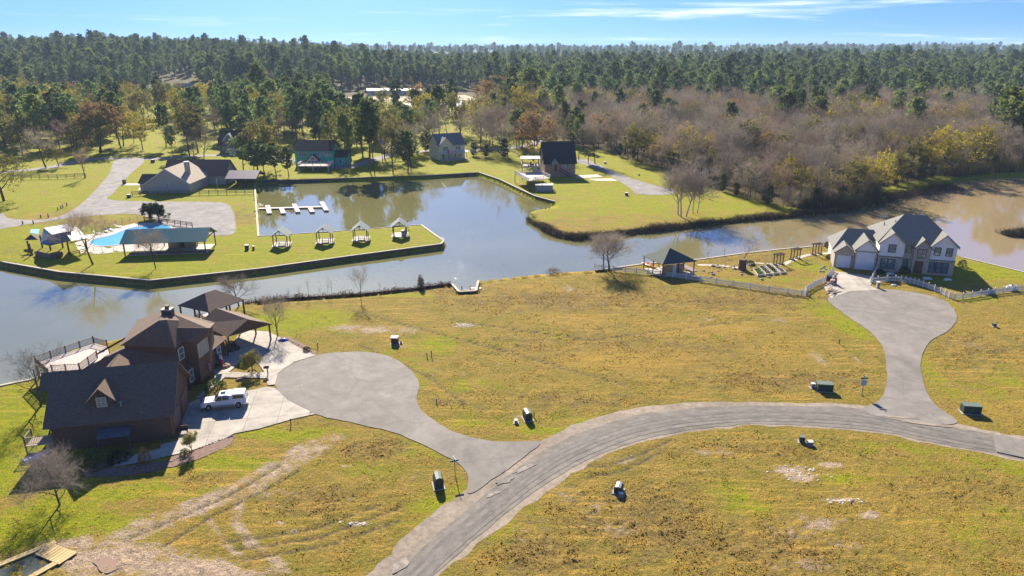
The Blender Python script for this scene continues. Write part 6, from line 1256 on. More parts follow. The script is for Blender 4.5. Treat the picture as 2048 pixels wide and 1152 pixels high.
# ================================================================ truck
wpaint = mat('paint_white', (.60, .60, .61), rough=.25, spec=.6); tyre = mat('tyre_black', (.02, .02, .022), rough=.85); rimm = mat('rim_metal', (.45, .45, .47), rough=.3, metal=.8); gdk = mat('car_glass', (.02, .025, .035), rough=.06, spec=.9); silver = mat('trim_silver', (.26, .26, .26), rough=.5, metal=.2)
def truck(label, loc, rz, shell=True, paint=None):
    paint = paint or wpaint; t = thing('pickup_truck', label, 'truck', loc, rz)
    def prof(pts, y0, y1, ins_top=0):   # side profile (x,z) extruded, top points pulled in
        n = len(pts); zt = max(p[1] for p in pts); zb = min(p[1] for p in pts); vs_ = []
        for s, y in ((-1, y0), (1, y1)):
            for x, z in pts: k = (z-zb)/(zt-zb) if zt > zb else 0; vs_.append((x, y-s*ins_top*k, z))
        return MB().add(vs_, [tuple(range(n)), tuple(range(2*n-1, n-1, -1))]+[((i+1) % n, i, n+i, n+(i+1) % n) for i in range(n)])
    low = [(-2.9, .55), (-2.9, 1.05), (-2.8, 1.18), (.95, 1.18), (1.25, 1.20), (2.55, 1.12), (2.88, .98), (2.92, .50), (2.42, .48), (2.3, .78), (2.0, .92), (1.65, .78), (1.52, .46), (-1.35, .46), (-1.5, .78), (-1.82, .92), (-2.12, .78), (-2.25, .52)]
    prof(low, -.98, .98, .06).build('body', paint, t)
    prof([(-1.04, 1.17), (-1.02, 1.84), (-.55, 1.90), (.55, 1.88), (1.32, 1.19)], -.93, .93, .16).build('cab', paint, t)
    if shell: prof([(-2.88, 1.17), (-2.72, 1.92), (-1.15, 1.95), (-1.0, 1.17)], -.95, .95, .14).build('camper_shell', paint, t)
    else: MB().box(-2.75, -1.0, -.8, .8, 1.17, 1.20).build('bed_liner', tyre, t)
    for s in (-1, 1):
        y = s*.965
        def sg(p4, nm): 
            m = MB(); P4 = [Vector((x, s*(.945-.165*(z-1.17)/.73), z)) for x, z in p4]; m.add([*P4, *[p-Vector((0, s*.03, 0)) for p in P4]], [(0, 1, 2, 3), (7, 6, 5, 4), (0, 4, 5, 1), (1, 5, 6, 2), (2, 6, 7, 3), (3, 7, 4, 0)]); m.build(nm, gdk, t)
        sg([(.18, 1.24), (1.1, 1.24), (.62, 1.74), (.18, 1.76)], 'side_window'); sg([(-.78, 1.24), (.10, 1.24), (.10, 1.76), (-.72, 1.76)], 'side_window')
        if shell:
            m = MB(); P4 = [Vector((x, s*(.962-.14*(z-1.17)/.76), z)) for x, z in ((-2.6, 1.35), (-1.2, 1.35), (-1.28, 1.78), (-2.52, 1.76))]; m.add([*P4, *[p-Vector((0, s*.03, 0)) for p in P4]], [(0, 1, 2, 3), (7, 6, 5, 4), (0, 4, 5, 1), (1, 5, 6, 2), (2, 6, 7, 3), (3, 7, 4, 0)]); m.build('shell_window', gdk, t)
        for cx in (1.98, -1.82):
            w = bpy.data.objects.new('wheel', None); col.objects.link(w); w.parent = t; w.location = (cx, s*.86, .40)
            MB().lathe([(.25, -.13), (.40, -.12), (.415, 0), (.40, .12), (.25, .13)], 18).xf(Matrix.Rotation(R(90), 4, 'X')).build('tyre', tyre, w); MB().lathe([(0, .11), (.16, .12), (.25, .10), (.25, -.10), (0, -.11)], 12).xf(Matrix.Rotation(R(90), 4, 'X')).build('rim', rimm, w)
        MB().box(2.72, 2.93, s*.82-.16, s*.82+.14, .82, 1.02).build('headlight', mat('lamp_clear', (.55, .55, .55), rough=.1), t); MB().box(-2.93, -2.86, s*.86-.09, s*.86+.09, .75, 1.1).build('tail_light', mat('lamp_red', (.3, .02, .02), rough=.2), t)
        MB().box(-1.4, 1.5, s*.99-.04, s*.99+.04, .40, .48).build('running_board', silver, t); MB().box(.95, 1.15, s*1.08-.10, s*1.08+.10, 1.15, 1.33).build('mirror', paint, t); MB().box(-1.3, 1.5, s*.985-.01, s*.985+.012, .52, .66).build('side_trim', silver, t)
    MB().add([(1.30, -.78, 1.24), (1.30, .78, 1.24), (.66, .70, 1.82), (.66, -.70, 1.82), (1.24, -.78, 1.20), (1.24, .78, 1.20), (.6, .70, 1.78), (.6, -.70, 1.78)], [(0, 1, 2, 3), (7, 6, 5, 4), (0, 4, 5, 1), (1, 5, 6, 2), (2, 6, 7, 3), (3, 7, 4, 0)]).build('windscreen', gdk, t)
    MB().box(-.25, .35, -.4, .4, 1.885, 1.91).build('sunroof', gdk, t); MB().box(2.86, 2.98, -.6, .6, .66, .98).build('grille', tyre, t); MB().box(2.84, 3.03, -.92, .92, .42, .64).build('bumper', silver, t); MB().box(-3.02, -2.88, -.92, .92, .48, .66).build('bumper', silver, t); MB().box(2.98, 3.06, -.5, .5, .5, 1.0).build('grille_guard', tyre, t)
    return t
pf_, pr2 = G(402, 822), G(493, 813); tr_ = truck('white pickup truck with camper shell parked on the garage drive', (pf_+pr2)/2+Vector((0, .55, .085)), math.atan2((pf_-pr2).y, (pf_-pr2).x)); tr_.scale = (.9, .93, .95)
truck('pale blue pickup parked by the low house behind the barn house', G(1072, 281), R(110), False, mat('paint_pale_blue', (.35, .45, .55), rough=.3))
# ================================================================ utility boxes, markers, signs
boxg = mat('box_green', (.045, .065, .045), (.035, .05, .035), scale=2, rough=.55); boxt = mat('box_top', (.13, .16, .12), rough=.5)
def ubox(px, py, w, d, h, rz, label, dome=True, m=None, mt=None, name='utility_box'):
    t = thing(name, label, 'utility box', G(px, py), rz); m = m or boxg; mt = mt or boxt
    MB().box(-w/2-.15, w/2+.15, -d/2-.15, d/2+.15, -.05, .08).build('pad', conc, t)
    if dome:
        pr3 = [(-d/2, .08), (d/2, .08), (d/2, h*.7), (d*.34, h*.93), (0, h), (-d*.34, h*.93), (-d/2, h*.7)]; n = 7
        MB().add([(-w/2, y, z) for y, z in pr3]+[(w/2, y, z) for y, z in pr3], [tuple(range(n-1, -1, -1)), tuple(range(n, 2*n))]+[(i, (i+1) % n, n+(i+1) % n, n+i) for i in range(n)]).build('body', m, t)
        MB().add([(x, y, z+.012) for x in (-w/2-.03, w/2+.03) for y, z in ((-d*.34, h*.93), (0, h), (d*.34, h*.93))]+[(x, y, z-.03) for x in (-w/2-.03, w/2+.03) for y, z in ((-d*.34, h*.93), (0, h), (d*.34, h*.93))], [(0, 3, 4, 1), (1, 4, 5, 2), (6, 7, 10, 9), (7, 8, 11, 10), (0, 6, 9, 3), (2, 5, 11, 8), (0, 1, 7, 6), (1, 2, 8, 7), (3, 9, 10, 4), (4, 10, 11, 5)]).build('lid', mt, t)
    else: MB().box(-w/2, w/2, -d/2, d/2, .08, h*.93).build('body', m, t); MB().box(-w/2-.03, w/2+.03, -d/2-.03, d/2+.03, h*.93, h).build('lid', mt, t)
    MB().box(-.03, .03, -d/2-.05, -d/2, h*.35, h*.5).build('latch', silver, t); return t
ubox(1055, 838, 1.25, .9, 1.15, R(105), 'domed green utility box in the middle lot above the curved road'); ubox(1032, 846, .35, .35, .45, 0, 'small grey meter pedestal left of the domed box in the middle lot', False, silver, silver)
ubox(877, 972, 1.3, .9, 1.35, R(105), 'domed green utility box beside the near street sign'); ubox(1237, 983, .95, .8, .85, R(70), 'pale-topped domed utility box in the near right lot', True, boxg, silver); ubox(1241, 993, .35, .35, .45, 0, 'small pale pedestal in front of the pale-topped box', False, silver, trim_w)
ubox(1648, 781, 1.9, 1.0, 1.1, R(-8), 'wide green transformer left of the far street sign', False); ubox(1625, 776, .45, .45, .7, 0, 'small white pedestal left of the wide green transformer', False, silver, trim_w); ubox(1940, 825, 2.0, 1.0, 1.1, R(-8), 'wide green transformer alone right of the second cul-de-sac', False)
ubox(1603, 884, .55, .5, .75, R(-10), 'dark small pedestal inside the road bend', False); ubox(1620, 890, .5, .5, .5, 0, 'lighter, lower pedestal beside the dark one inside the road bend', False, silver, trim_w); ubox(790, 687, .95, .9, 1.1, R(-5), 'reddish brown cube cabinet above the first cul-de-sac', False, mat('box_redbrown', (.10, .06, .05), (.075, .045, .04), scale=3, rough=.6), mat('box_pink', (.40, .30, .30), rough=.5)); ubox(802, 687, .25, .25, .4, 0, 'tiny brown pedestal touching the cube cabinet', False, sid_br, sid_br)
ubox(1988, 653, .45, .45, .55, 0, 'small dark pedestal on the lawn at the far right', False); ubox(258, 395, .9, .8, .9, 0, 'white-topped dark utility box by the fence of the tan house', False, boxg, trim_w); ubox(249, 368, .8, .8, 1.4, 0, 'dark mailbox pillar at the drive of the tan house', False, dkw, dkw); ubox(1253, 391, .9, .8, .9, 0, 'white-topped utility box on the green point below the gravel drive', False, boxg, trim_w); ubox(1210, 327, .9, .9, .8, 0, 'pale utility box beside the upper gravel drive', False, cream, cream); ubox(306, 325, 1.2, 1, 1.2, 0, 'white-topped dark utility box at the back street', False, dkw, trim_w); ubox(1278, 351, .5, .5, .5, 0, 'tiny dark pedestal on the lawn right of the gravel drive', False)
def marker(px, py, h, r, label, m, top=None):
    t = thing('marker_post', label, 'marker', G(px, py)); MB().tube((0, 0, -.1), (0, 0, h*.85), r, r, 8).build('post', m, t); MB().tube((0, 0, h*.85), (0, 0, h), r*1.15, r*.9, 8).build('tip', top or m, t)
for px, py, h, lb, tp_ in ((582, 851, .95, 'green marker post below the driveway of the brown house', None), (854, 715, .8, 'left dark marker post of two above the first cul-de-sac', None), (863, 714, 1.0, 'blue-tipped right marker post of two above the first cul-de-sac', bluew), (636, 695, .9, 'dark marker post on the lawn beside the leafless tree', trim_w), (1068, 834, .7, 'thin dark post right of the domed middle utility box', None), (1678, 688, .9, 'thin white-tipped post in the straw lot left of the second cul-de-sac', trim_w), (873, 806, .6, 'thin dark stake near the bend of the first cul-de-sac', None)): marker(px, py, h, .06, lb, boxg, tp_)
signb = mat('sign_blue_green', (.02, .12, .13), rough=.4)
def sign(px, py, h, label, rz, lean=(0, 0), extra=False):
    t = thing('street_sign', label, 'street sign', G(px, py), rz); MB().tube((0, 0, -.1), (lean[0], lean[1], h), .04, .04, 8).build('post', silver, t)
    MB().box(-.45+lean[0], .45+lean[0], -.012, .012, h, h+.2).build('blade', signb, t); MB().box(lean[0]-.012, lean[0]+.012, -.45, .45, h+.22, h+.42).build('blade', signb, t)
    if extra: MB().box(-.34, .34, -.06, -.045, h-.85, h-.12).build('sign_plate', mat('sign_plate_blue', (.25, .42, .50), rough=.4), t)
sign(911, 954, 1.85, 'street sign with crossed blue-green blades at the near junction', R(20), (-.06, 0)); sign(1723, 791, 2.3, 'street sign with pale blue plate at the far junction', R(-5), (0, 0), True)
# ================================================================ right garden
vin = mat('vinyl_white', (.60, .60, .60), rough=.5)
def picket(label, px, h=1.15):
    P = cr_spline(GP(px), 3) if len(px) > 2 else [p.xy for p in GP(px)]; P = [Vector((p[0], p[1], 0)) for p in P]; o0 = P[0].copy(); t = thing('picket_fence', label, 'fence', o0); P = [p-o0 for p in P]; pk = MB(); acc = 0
    for a, b in zip(P[:-1], P[1:]):
        for z in (.3, .85): MB().bar(a+Vector((0, 0, z)), b+Vector((0, 0, z)), .05, .10).build('rail', vin, t)
        L_ = (b-a).length; k = max(1, int(L_/.17)); d = (b-a).normalized()
        for i in range(k): q = a.lerp(b, (i+.5)/k); pk.bar(q+Vector((0, 0, .1)), q+Vector((0, 0, h*.93)), .065, .03, up=(-d.y, d.x, 0))
        n = max(1, round(L_/2.3))
        for i in range(n):
            q = a.lerp(b, i/n); po2 = MB().box(q.x-.07, q.x+.07, q.y-.07, q.y+.07, -.1, h+.08).build('post', vin, t); MB().add([(q.x-.09, q.y-.09, h+.08), (q.x+.09, q.y-.09, h+.08), (q.x+.09, q.y+.09, h+.08), (q.x-.09, q.y+.09, h+.08), (q.x, q.y, h+.22)], [(0, 1, 4), (1, 2, 4), (2, 3, 4), (3, 0, 4), (3, 2, 1, 0)]).build('cap', vin, po2)
    pk.build('pickets', vin, t, kind='stuff'); return t
picket('long white picket fence below the garden and boat pavilion', [(1188, 538), (1250, 545), (1320, 552), (1400, 563), (1500, 578), (1603, 592), (1610, 586), (1628, 574), (1647, 566)])
picket('short white picket fence on the left side of the right driveway', [(1648, 566), (1667, 543)]); picket('short white picket fence on the right side of the right driveway', [(1752, 543), (1741, 566)]); picket('white picket fence around the shaded front yard of the white house', [(1741, 566), (1790, 563), (1819, 567), (1845, 574), (1880, 588), (1909, 599), (1960, 593), (2005, 586), (2070, 579)])
bp_ = thing('boat_pavilion', 'green hip-roofed boat pavilion with plank store at the water', 'pavilion', G(1335, 540)); ob = bp_.location.copy()
e1, e2, e3 = [G(a, b, 2.7)-ob for a, b in ((1284, 511), (1325, 529), (1394, 522))]; e4 = e1+e3-e2; pk_ = (e1+e3)/2+Vector((0, 0, 2.1)); m = MB()
for a, b in ((e1, e2), (e2, e3), (e3, e4), (e4, e1)): m.slab([a, b, pk_], .12)
m.build('roof', mat('shingle_green', (.085, .105, .085), (.06, .078, .064), scale=5, rough=.85), bp_); f4 = [p.lerp((e1+e3)/2, .09) for p in (e1, e2, e3, e4)]
for a, b in ((0, 1), (1, 2), (2, 3), (3, 0)):
    for t_ in (0, .5): q = f4[a].lerp(f4[b], t_); MB().box(q.x-.09, q.x+.09, q.y-.09, q.y+.09, 0, 2.75).build('post', dkw, bp_)
    MB().bar(f4[a]+Vector((0, 0, -.1)), f4[b]+Vector((0, 0, -.1)), .12, .2).build('beam', trim_w, bp_)
MB().prism([(p.x, p.y) for p in f4], -.04, .06).build('floor', conc_w, bp_); plk = mat('new_planks', (.45, .28, .13), (.36, .22, .10), scale=3, rough=.7, stretch=(6, 6, .3))
s0, s1 = f4[1].lerp(f4[0], .12), f4[1].lerp(f4[2], .58); s0 = Vector((s0.x, s0.y, 0)); s1 = Vector((s1.x, s1.y, 0)); dirs = (Vector((f4[2].x, f4[2].y, 0))-Vector((f4[1].x, f4[1].y, 0))).normalized(); ba = Vector((f4[1].x, f4[1].y, 0))+Vector((-dirs.y, dirs.x, 0))*.15; LW = 4.6
for i in range(12):
    if i in (6, 7): continue
    q0 = ba+dirs*(.15+i*LW/12); MB().bar(q0+Vector((0, 0, .06)), q0+Vector((0, 0, 2.35)), LW/12*.94, .05, up=(-dirs.y, dirs.x, 0)).build('plank', plk, bp_)
q0 = ba+dirs*(.15+6.5*LW/12); MB().bar(q0+Vector((0, 0, .06)), q0+Vector((0, 0, 2.2)), .74, .05, up=(-dirs.y, dirs.x, 0)).build('door', mat('door_pale', (.52, .55, .58)), bp_)
def kayak(px, py, label, m, rz):
    t = thing('kayak', label, 'kayak', G(px, py)+Vector((0, 0, .05)), rz); n = 10; b_ = MB(); vs_ = []
    for i in range(n+1):
        x = -1.6+3.2*i/n; k = math.sqrt(max(0, 1-(x/1.62)**2)); zz = .12*(x/1.6)**2
        for j in range(8): a = 2*math.pi*j/8; vs_.append((x, .38*k*math.cos(a), .2+zz+.2*k*math.sin(a)))
    b_.add(vs_, [(8*i+j, 8*i+(j+1) % 8, 8*(i+1)+(j+1) % 8, 8*(i+1)+j) for i in range(n) for j in range(8)]); b_.build('hull', m, t, True); MB().lathe([(.28, .36), (.3, .42), (.24, .42), (.22, .36)], 10).build('cockpit', tyre, t)
kayak(1296, 531, 'red kayak leaning left of the boat pavilion', mat('kayak_red', (.55, .03, .02), rough=.35), R(-50)); kayak(1302, 535, 'yellow kayak in front of the red one by the boat pavilion', mat('kayak_yellow', (.62, .33, .02), rough=.35), R(-50))
rm_ = thing('ramp', 'pale pink ramp board leaning at the right side of the boat pavilion', 'ramp', G(1383, 543)); MB().slab([(-3.2, 2.6, 1.2), (-2.0, 3.0, 1.2), (1.2, .2, .12), (.1, -.3, .12)], .1).build('board', mat('board_pink', (.50, .36, .36), rough=.6), rm_); MB().bar((-2.5, 2.6, 0), (-2.5, 2.6, 1.1), .08).build('prop', dkw, rm_)
cb = thing('crate', 'brown timber crate standing right of the boat pavilion', 'crate', G(1384, 554)); MB().box(-.35, .35, -.35, .35, 0, .75).build('body', plk, cb); MB().box(-.4, .4, -.4, .4, .75, .82).build('lid', conc_w, cb)
# raised beds
zz = lambda a, b: G(1160+a/3.938, 420+b/3.938)
bedn = ('nearest raised garden bed, with bright green leaves', 'second raised garden bed, with dark soil', 'third raised garden bed, with green leaves', 'farthest raised garden bed, mostly bare soil')
for i, c4 in enumerate((((1365, 478), (1402, 470), (1452, 518), (1402, 526)), ((1404, 456), (1438, 450), (1510, 512), (1468, 517)), ((1452, 444), (1484, 438), (1566, 507), (1526, 511)), ((1508, 438), (1538, 434), (1622, 500), (1582, 505)))):
    P = [zz(a, b) for a, b in c4]; o0 = (P[0]+P[2])/2; t = thing('raised_bed', bedn[i], 'garden bed', o0, 0, 'raised garden beds'); P = [p-o0 for p in P]
    for a, b in zip(P, P[1:]+P[:1]): MB().bar(a+Vector((0, 0, .18)), b+Vector((0, 0, .18)), .16, .4).build('board', conc_w, t)
    MB().prism([(p.x*.97, p.y*.97) for p in P], -.02, .26).build('soil', mat('bed_soil', (.07, .05, .04), (.045, .032, .025), scale=3), t)
    r = random.Random(i); lm = MB()
    for k in range((260, 90, 200, 60)[i]): u_, v_ = r.random(), r.random(); q = P[0].lerp(P[1], u_).lerp(P[3].lerp(P[2], u_), v_)*.9; leafq(lm, q+Vector((0, 0, .3+.3*r.random())), .14, r)
    lm.build('leaves', (leaf_y, leaf_g, leaf_g, leaf_d)[i] if i else mat('leaves_lettuce', (.16, .24, .03), (.11, .18, .025), scale=1, trans=.3), t, kind='stuff')
arbw = mat('arbor_wood', (.20, .125, .07), (.15, .095, .055), scale=4, rough=.8)
for px, py, lb in ((1556, 530, 'nearest wooden garden arbor, beside the raised beds'), (1590, 519, 'middle wooden garden arbor on the path'), (1633, 509, 'farthest wooden garden arbor, near the garage')):
    t = thing('garden_arbor', lb, 'arbor', G(px, py), R(25), 'wooden arbors over the garden path')
    for xx in (-.85, .85):
        for yy in (-.4, .4): MB().box(xx-.07, xx+.07, yy-.07, yy+.07, -.05, 2.2).build('post', arbw, t)
        for k in range(5): MB().bar((xx, -.4, .4+k*.38), (xx, .4, .4+k*.38), .04, .05).build('lattice_bar', arbw, t)
    for yy in (-.42, .42): MB().bar((-1.2, yy, 2.25), (1.2, yy, 2.25), .08, .16).build('beam', arbw, t)
    for k in range(7): MB().bar((-1.05+k*.35, -.7, 2.37), (-1.05+k*.35, .7, 2.37), .05, .09).build('slat', arbw, t)
    for xx in (-.85, .85): MB().box(xx-.3, xx+.3, -.6, .6, 0, .22).build('planter', dkw, t)
sp_ = thing('woven_stump', 'thick brown woven trunk beside the raised beds', 'stump', G(1484, 539)); MB().lathe([(.95, -.05), (.78, .4), (.72, 1.4), (.75, 2.0), (.68, 2.1), (0, 2.12)], 14).build('trunk', mat('stump_brown', (.13, .085, .055), (.075, .05, .035), scale=4, rough=.9, stretch=(3, 3, 1)), sp_); MB().lathe([(.74, 1.0), (.8, 1.06), (.8, 1.14), (.74, 1.2)], 14).build('band', dkw, sp_)
rr3 = random.Random(77); rockm = mat('pale_rock', (.42, .35, .28), (.30, .25, .20), scale=3, rough=.9)
def rock(px, py, s, label, group, m=None):
    b_ = MB(); r = rr3; n = 7; pr_ = [(.0, -.1), (1, 0), (1.0, .35), (.6, .75), (0, .85)]; b_.lathe(pr_, n); b_.v = [(x*s*(.8+.4*r.random()), y*s*.8*(.8+.4*r.random()), z*s*.8*(.8+.4*r.random())) for x, y, z in b_.v]
    o = b_.build('rock', m or rockm, None); o.location = G(px, py); o.rotation_euler.z = r.uniform(0, 6); tag(o, label, 'rock', group)
for k in range(26): rock(rr3.uniform(1405, 1480)+(0 if k % 2 else rr3.uniform(0, 120)), rr3.uniform(535, 560) if k % 3 else rr3.uniform(528, 536), rr3.uniform(.2, .5), 'pale garden rock between the boat pavilion and the raised beds', 'rocks in the garden of the white house')
for k in range(9): rock(rr3.uniform(1640, 1660), rr3.uniform(528, 545), rr3.uniform(.2, .4), 'pale rock beside the left fence of the right driveway', 'rocks beside the right driveway')
# cart, boards, person by the driveway
ct = thing('work_cart', 'pink-sided work cart on the right driveway beside the person', 'cart', G(1666, 569), R(-20)); pk2 = mat('cart_pink', (.55, .30, .27), (.48, .26, .24), scale=2, rough=.6)
MB().box(-.55, .55, -.35, .35, .35, .8).build('tray', pk2, ct); MB().box(-.5, .5, -.3, .3, .8, .9).build('load', conc_w, ct); MB().bar((.5, 0, .8), (.9, 0, 1.1), .05).build('handle', tyre, ct)
for xx in (-.4, .4):
    for yy in (-.32, .32): MB().lathe([(.12, -.04), (.2, -.04), (.2, .04), (.12, .04)], 12).xf(Matrix.Translation((xx, yy, .2)) @ Matrix.Rotation(R(90), 4, 'X')).build('wheel', tyre, ct)
wb = thing('trash_bin', 'black bin behind the pink cart', 'bin', G(1657, 562)); MB().add([(x*s, y*s, z) for z, s in ((0, .3), (.95, .38)) for x, y in ((-1, -1), (1, -1), (1, 1), (-1, 1))], [(3, 2, 1, 0), (4, 5, 6, 7), (0, 1, 5, 4), (1, 2, 6, 5), (2, 3, 7, 6), (3, 0, 4, 7)]).build('body', iron, wb); MB().box(-.42, .42, -.42, .44, .95, 1.03).build('lid', iron, wb)
def skin_fig(name, label, loc, rz, verts, edges, parts_faces):
    pass
pr5 = thing('person', 'person in a red shirt and jeans bending towards the cart on the right driveway', 'person', G(1670.5, 571), R(95))
V5 = [((0, 0, .95), .15), ((.05, 0, 1.15), .15), ((.14, 0, 1.36), .17), ((.22, 0, 1.50), .065), ((.27, 0, 1.58), .085), ((.30, 0, 1.68), .09),
      ((0, .1, .90), .11), ((.04, .12, .50), .075), ((-.02, .12, .09), .05), ((.14, .13, .04), .045), ((0, -.1, .90), .11), ((.0, -.12, .50), .075), ((-.06, -.12, .09), .05), ((.10, -.13, .04), .045),
      ((.15, .21, 1.40), .075), ((.26, .27, 1.14), .05), ((.46, .20, 1.02), .038), ((.55, .17, 1.0), .042), ((.15, -.21, 1.40), .075), ((.24, -.27, 1.14), .05), ((.46, -.22, 1.02), .038), ((.55, -.19, 1.0), .042)]
E5 = [(0, 1), (1, 2), (2, 3), (3, 4), (4, 5), (0, 6), (6, 7), (7, 8), (8, 9), (0, 10), (10, 11), (11, 12), (12, 13), (2, 14), (14, 15), (15, 16), (16, 17), (2, 18), (18, 19), (19, 20), (20, 21)]
for sgn, hand in ((1, 17), (-1, 21)):
    hx, hy, hz_ = V5[hand][0]
    for f in range(5):
        a = len(V5); dy = (-.034+.017*f)*1.0
        if f == 4: V5.append(((hx+.01, hy-sgn*.05, hz_), .010)); V5.append(((hx+.04, hy-sgn*.065, hz_-.01), .009)); E5 += [(hand, a), (a, a+1)]
        else: ln = (.07, .085, .08, .06)[f]; V5.append(((hx+.035, hy+dy, hz_), .010)); V5.append(((hx+.035+ln*.7, hy+dy, hz_-.02), .009)); V5.append(((hx+.03+ln*.8, hy+dy, hz_-.06), .008)); E5 += [(hand, a), (a, a+1), (a+1, a+2)]
mp5 = bpy.data.meshes.new('body'); mp5.from_pydata([v_ for v_, _ in V5], E5, []); bo5 = bpy.data.objects.new('body', mp5); col.objects.link(bo5); bo5.parent = pr5
sk = bo5.modifiers.new('skin', 'SKIN'); sl = mp5.skin_vertices[0].data
for i, (_, r) in enumerate(V5): sl[i].radius = (r, r); sl[i].use_root = (i == 0)
bo5.modifiers.new('sub', 'SUBSURF').levels = 1; bo5.modifiers['sub'].render_levels = 1
pm5 = bpy.data.materials.new('clothes_and_skin'); pm5.use_nodes = True; N, L = nodes_of(pm5); B = N['Principled BSDF']; B.inputs['Roughness'].default_value = .8
tcn = N.new('ShaderNodeTexCoord'); sx = N.new('ShaderNodeSeparateXYZ'); L.new(tcn.outputs['Object'], sx.inputs[0])
isjean = MA('LESS_THAN', sx.outputs[2], .93); isskin = MA('MAXIMUM', MA('GREATER_THAN', sx.outputs[2], 1.50), MA('MULTIPLY', MA('GREATER_THAN', sx.outputs[0], .36), MA('LESS_THAN', sx.outputs[2], 1.2)))
L.new(MIX(isskin, MIX(isjean, (.55, .03, .06), (.06, .08, .14)), (.42, .24, .17)), B.inputs['Base Color']); mp5.materials.append(pm5)
MB().lathe([(0, .12), (.08, .10), (.115, .03), (.112, -.03), (.09, -.05)], 12, (.285, 0, 1.70)).build('hair', dkw, pr5)
MB().box(.385, .405, -.012, .012, 1.63, 1.67).build('nose', mat('skin', (.42, .24, .17)), pr5)
for i in range(11):
    t = thing('board', 'loose timber board in the pile at the corner of the second cul-de-sac', 'board', G(1650+rr3.random()*28, 576+rr3.random()*14)+Vector((0, 0, .05+.045*i)), R(rr3.uniform(20, 70)), 'loose boards by the right driveway'); MB().box(-1.3*rr3.uniform(.5, 1), 1.2, -.08, .08, 0, .04).build('plank', plk if i % 2 else timber, t); MB().box(1.2, 1.215, -.08, .08, 0, .04).build('end', conc_w, t)
mb_ = thing('mailbox', 'white box mailbox on a post by the right driveway', 'mailbox', G(1755, 576)); MB().box(-.25, .25, -.25, .25, 0, 1.1).build('pillar', conc_w, mb_); MB().box(-.32, .32, -.32, .32, 1.1, 1.2).build('top', trim_w, mb_); MB().box(-.1, .1, -.28, -.25, .6, .9).build('door', dkw, mb_)
for px, py, s, lb in ((2022, 580, 1.1, 'white tarp-covered mound at the right end of the picket fence'), (1780, 548, .8, 'white bundle in the shaded bed below the double window'), (1855, 558, .9, 'pale bundle in the shaded yard before the entry'), (1895, 560, .8, 'blue-white bundle in the shaded yard at right'), (1788, 571, .55, 'pale upright sack outside the picket fence')):
    t = thing('tarp_bundle', lb, 'bundle', G(px, py)); b_ = MB().lathe([(1.0, 0), (.95, .4), (.7, .8), (.3, 1.0), (0, 1.05)], 12); b_.v = [(x*s*(.85+.3*rr3.random()), y*s*.8*(.85+.3*rr3.random()), z*s*(.9 if px > 2000 else .4)*(.75+.5*rr3.random())) for x, y, z in b_.v]; b_.build('tarp', trim_w, t, False); MB().box(-.5*s, .2*s, -.9*s, -.7*s, .02, .12*s).build('weight', timber, t)
# ================================================================ yard of the brown house
sheet('mulch_bed', [p.xy for p in GP([(325, 925), (350, 912), (375, 905), (420, 890), (440, 882), (470, 872), (462, 890), (430, 905), (390, 922), (345, 935), (322, 936)])], .06, mat('mulch', (.24, .15, .11), (.14, .09, .07), scale=3, rough=.95, bump=.5)); sheet('mulch_bed', [p.xy for p in GP([(562, 676), (575, 674), (612, 692), (634, 707), (628, 711), (600, 697)])], .12, mat('mulch', (.24, .15, .11))); sheet('patio', [p.xy for p in GP([(225, 920), (318, 898), (352, 882), (322, 905), (318, 917), (228, 935)])], .05, conc); sheet('mulch_bed', [p.xy for p in GP([(160, 935), (225, 921), (228, 938), (322, 922), (325, 940), (250, 952), (170, 955)])], .045, mat('mulch', (.24, .15, .11)))
for k in range(22):
    t_ = k/22; rock(330+140*t_, 930-58*t_-4*math.sin(t_*3), .16+.08*rr3.random(), 'edging stone of the mulch bed by the garage drive', 'edging stones of the garage bed', mat('edge_stone', (.24, .16, .12), (.16, .11, .085), scale=4))
for k in range(12): rock(566+5.2*k, 676+2.6*k, .22+.1*rr3.random(), 'edging stone of the driveway bed beside the leafless tree', 'edging stones of the driveway bed', mat('edge_stone', (.24, .16, .12)))
for k in range(8): rock(505+8*math.cos(k*.785), 743+3.5*math.sin(k*.785), .15, 'stone of the ring round the small airy tree', 'ring stones round the small tree', mat('edge_stone', (.24, .16, .12)))
rock(452, 735, .8, 'large reddish boulder beside the front walk', None, mat('boulder_red', (.30, .17, .12), (.22, .13, .09), scale=2)); rock(478, 760, .55, 'brown boulder on the grass strip above the truck', None, mat('boulder_red', (.30, .17, .12)))
t = thing('mailbox', 'brown mailbox on a post at the tip of the lawn triangle', 'mailbox', G(536, 750)); MB().box(-.06, .06, -.06, .06, 0, 1.15).build('post', sid_br, t); MB().box(-.45, .2, -.14, .14, 1.0, 1.3).build('box', trim_b, t); MB().box(-.3, .3, -.05, .05, 1.3, 1.36).build('arm', trim_b, t)
t = thing('bench', 'dark bench at the front corner of the garage', 'bench', G(362, 867), R(13)); MB().box(-.8, .8, -.22, .22, .42, .48).build('seat', trim_b, t); MB().box(-.8, .8, .18, .24, .48, .9).build('backrest', trim_b, t)
for xx in (-.7, .7): MB().box(xx-.04, xx+.04, -.2, .2, 0, .42).build('leg', trim_b, t)
t = thing('upturned_boat', 'white upturned dinghy on the lawn left of the garage', 'boat', G(76, 912), R(60)); b_ = MB(); n = 8; vs_ = []
for i in range(n+1):
    x = -1.5+3.0*i/n; k = .55*(1-(max(0, x)/1.7)**2)
    for j in range(7): a = math.pi*j/6; vs_.append((x, k*math.cos(a), .05+.5*k*1.2*math.sin(a)))
b_.add(vs_, [(7*i+j, 7*i+j+1, 7*(i+1)+j+1, 7*(i+1)+j) for i in range(n) for j in range(6)]); b_.build('hull', wpaint, t, True); MB().bar((-1.5, 0, .45), (1.4, 0, .35), .05, .06).build('keel', silver, t)
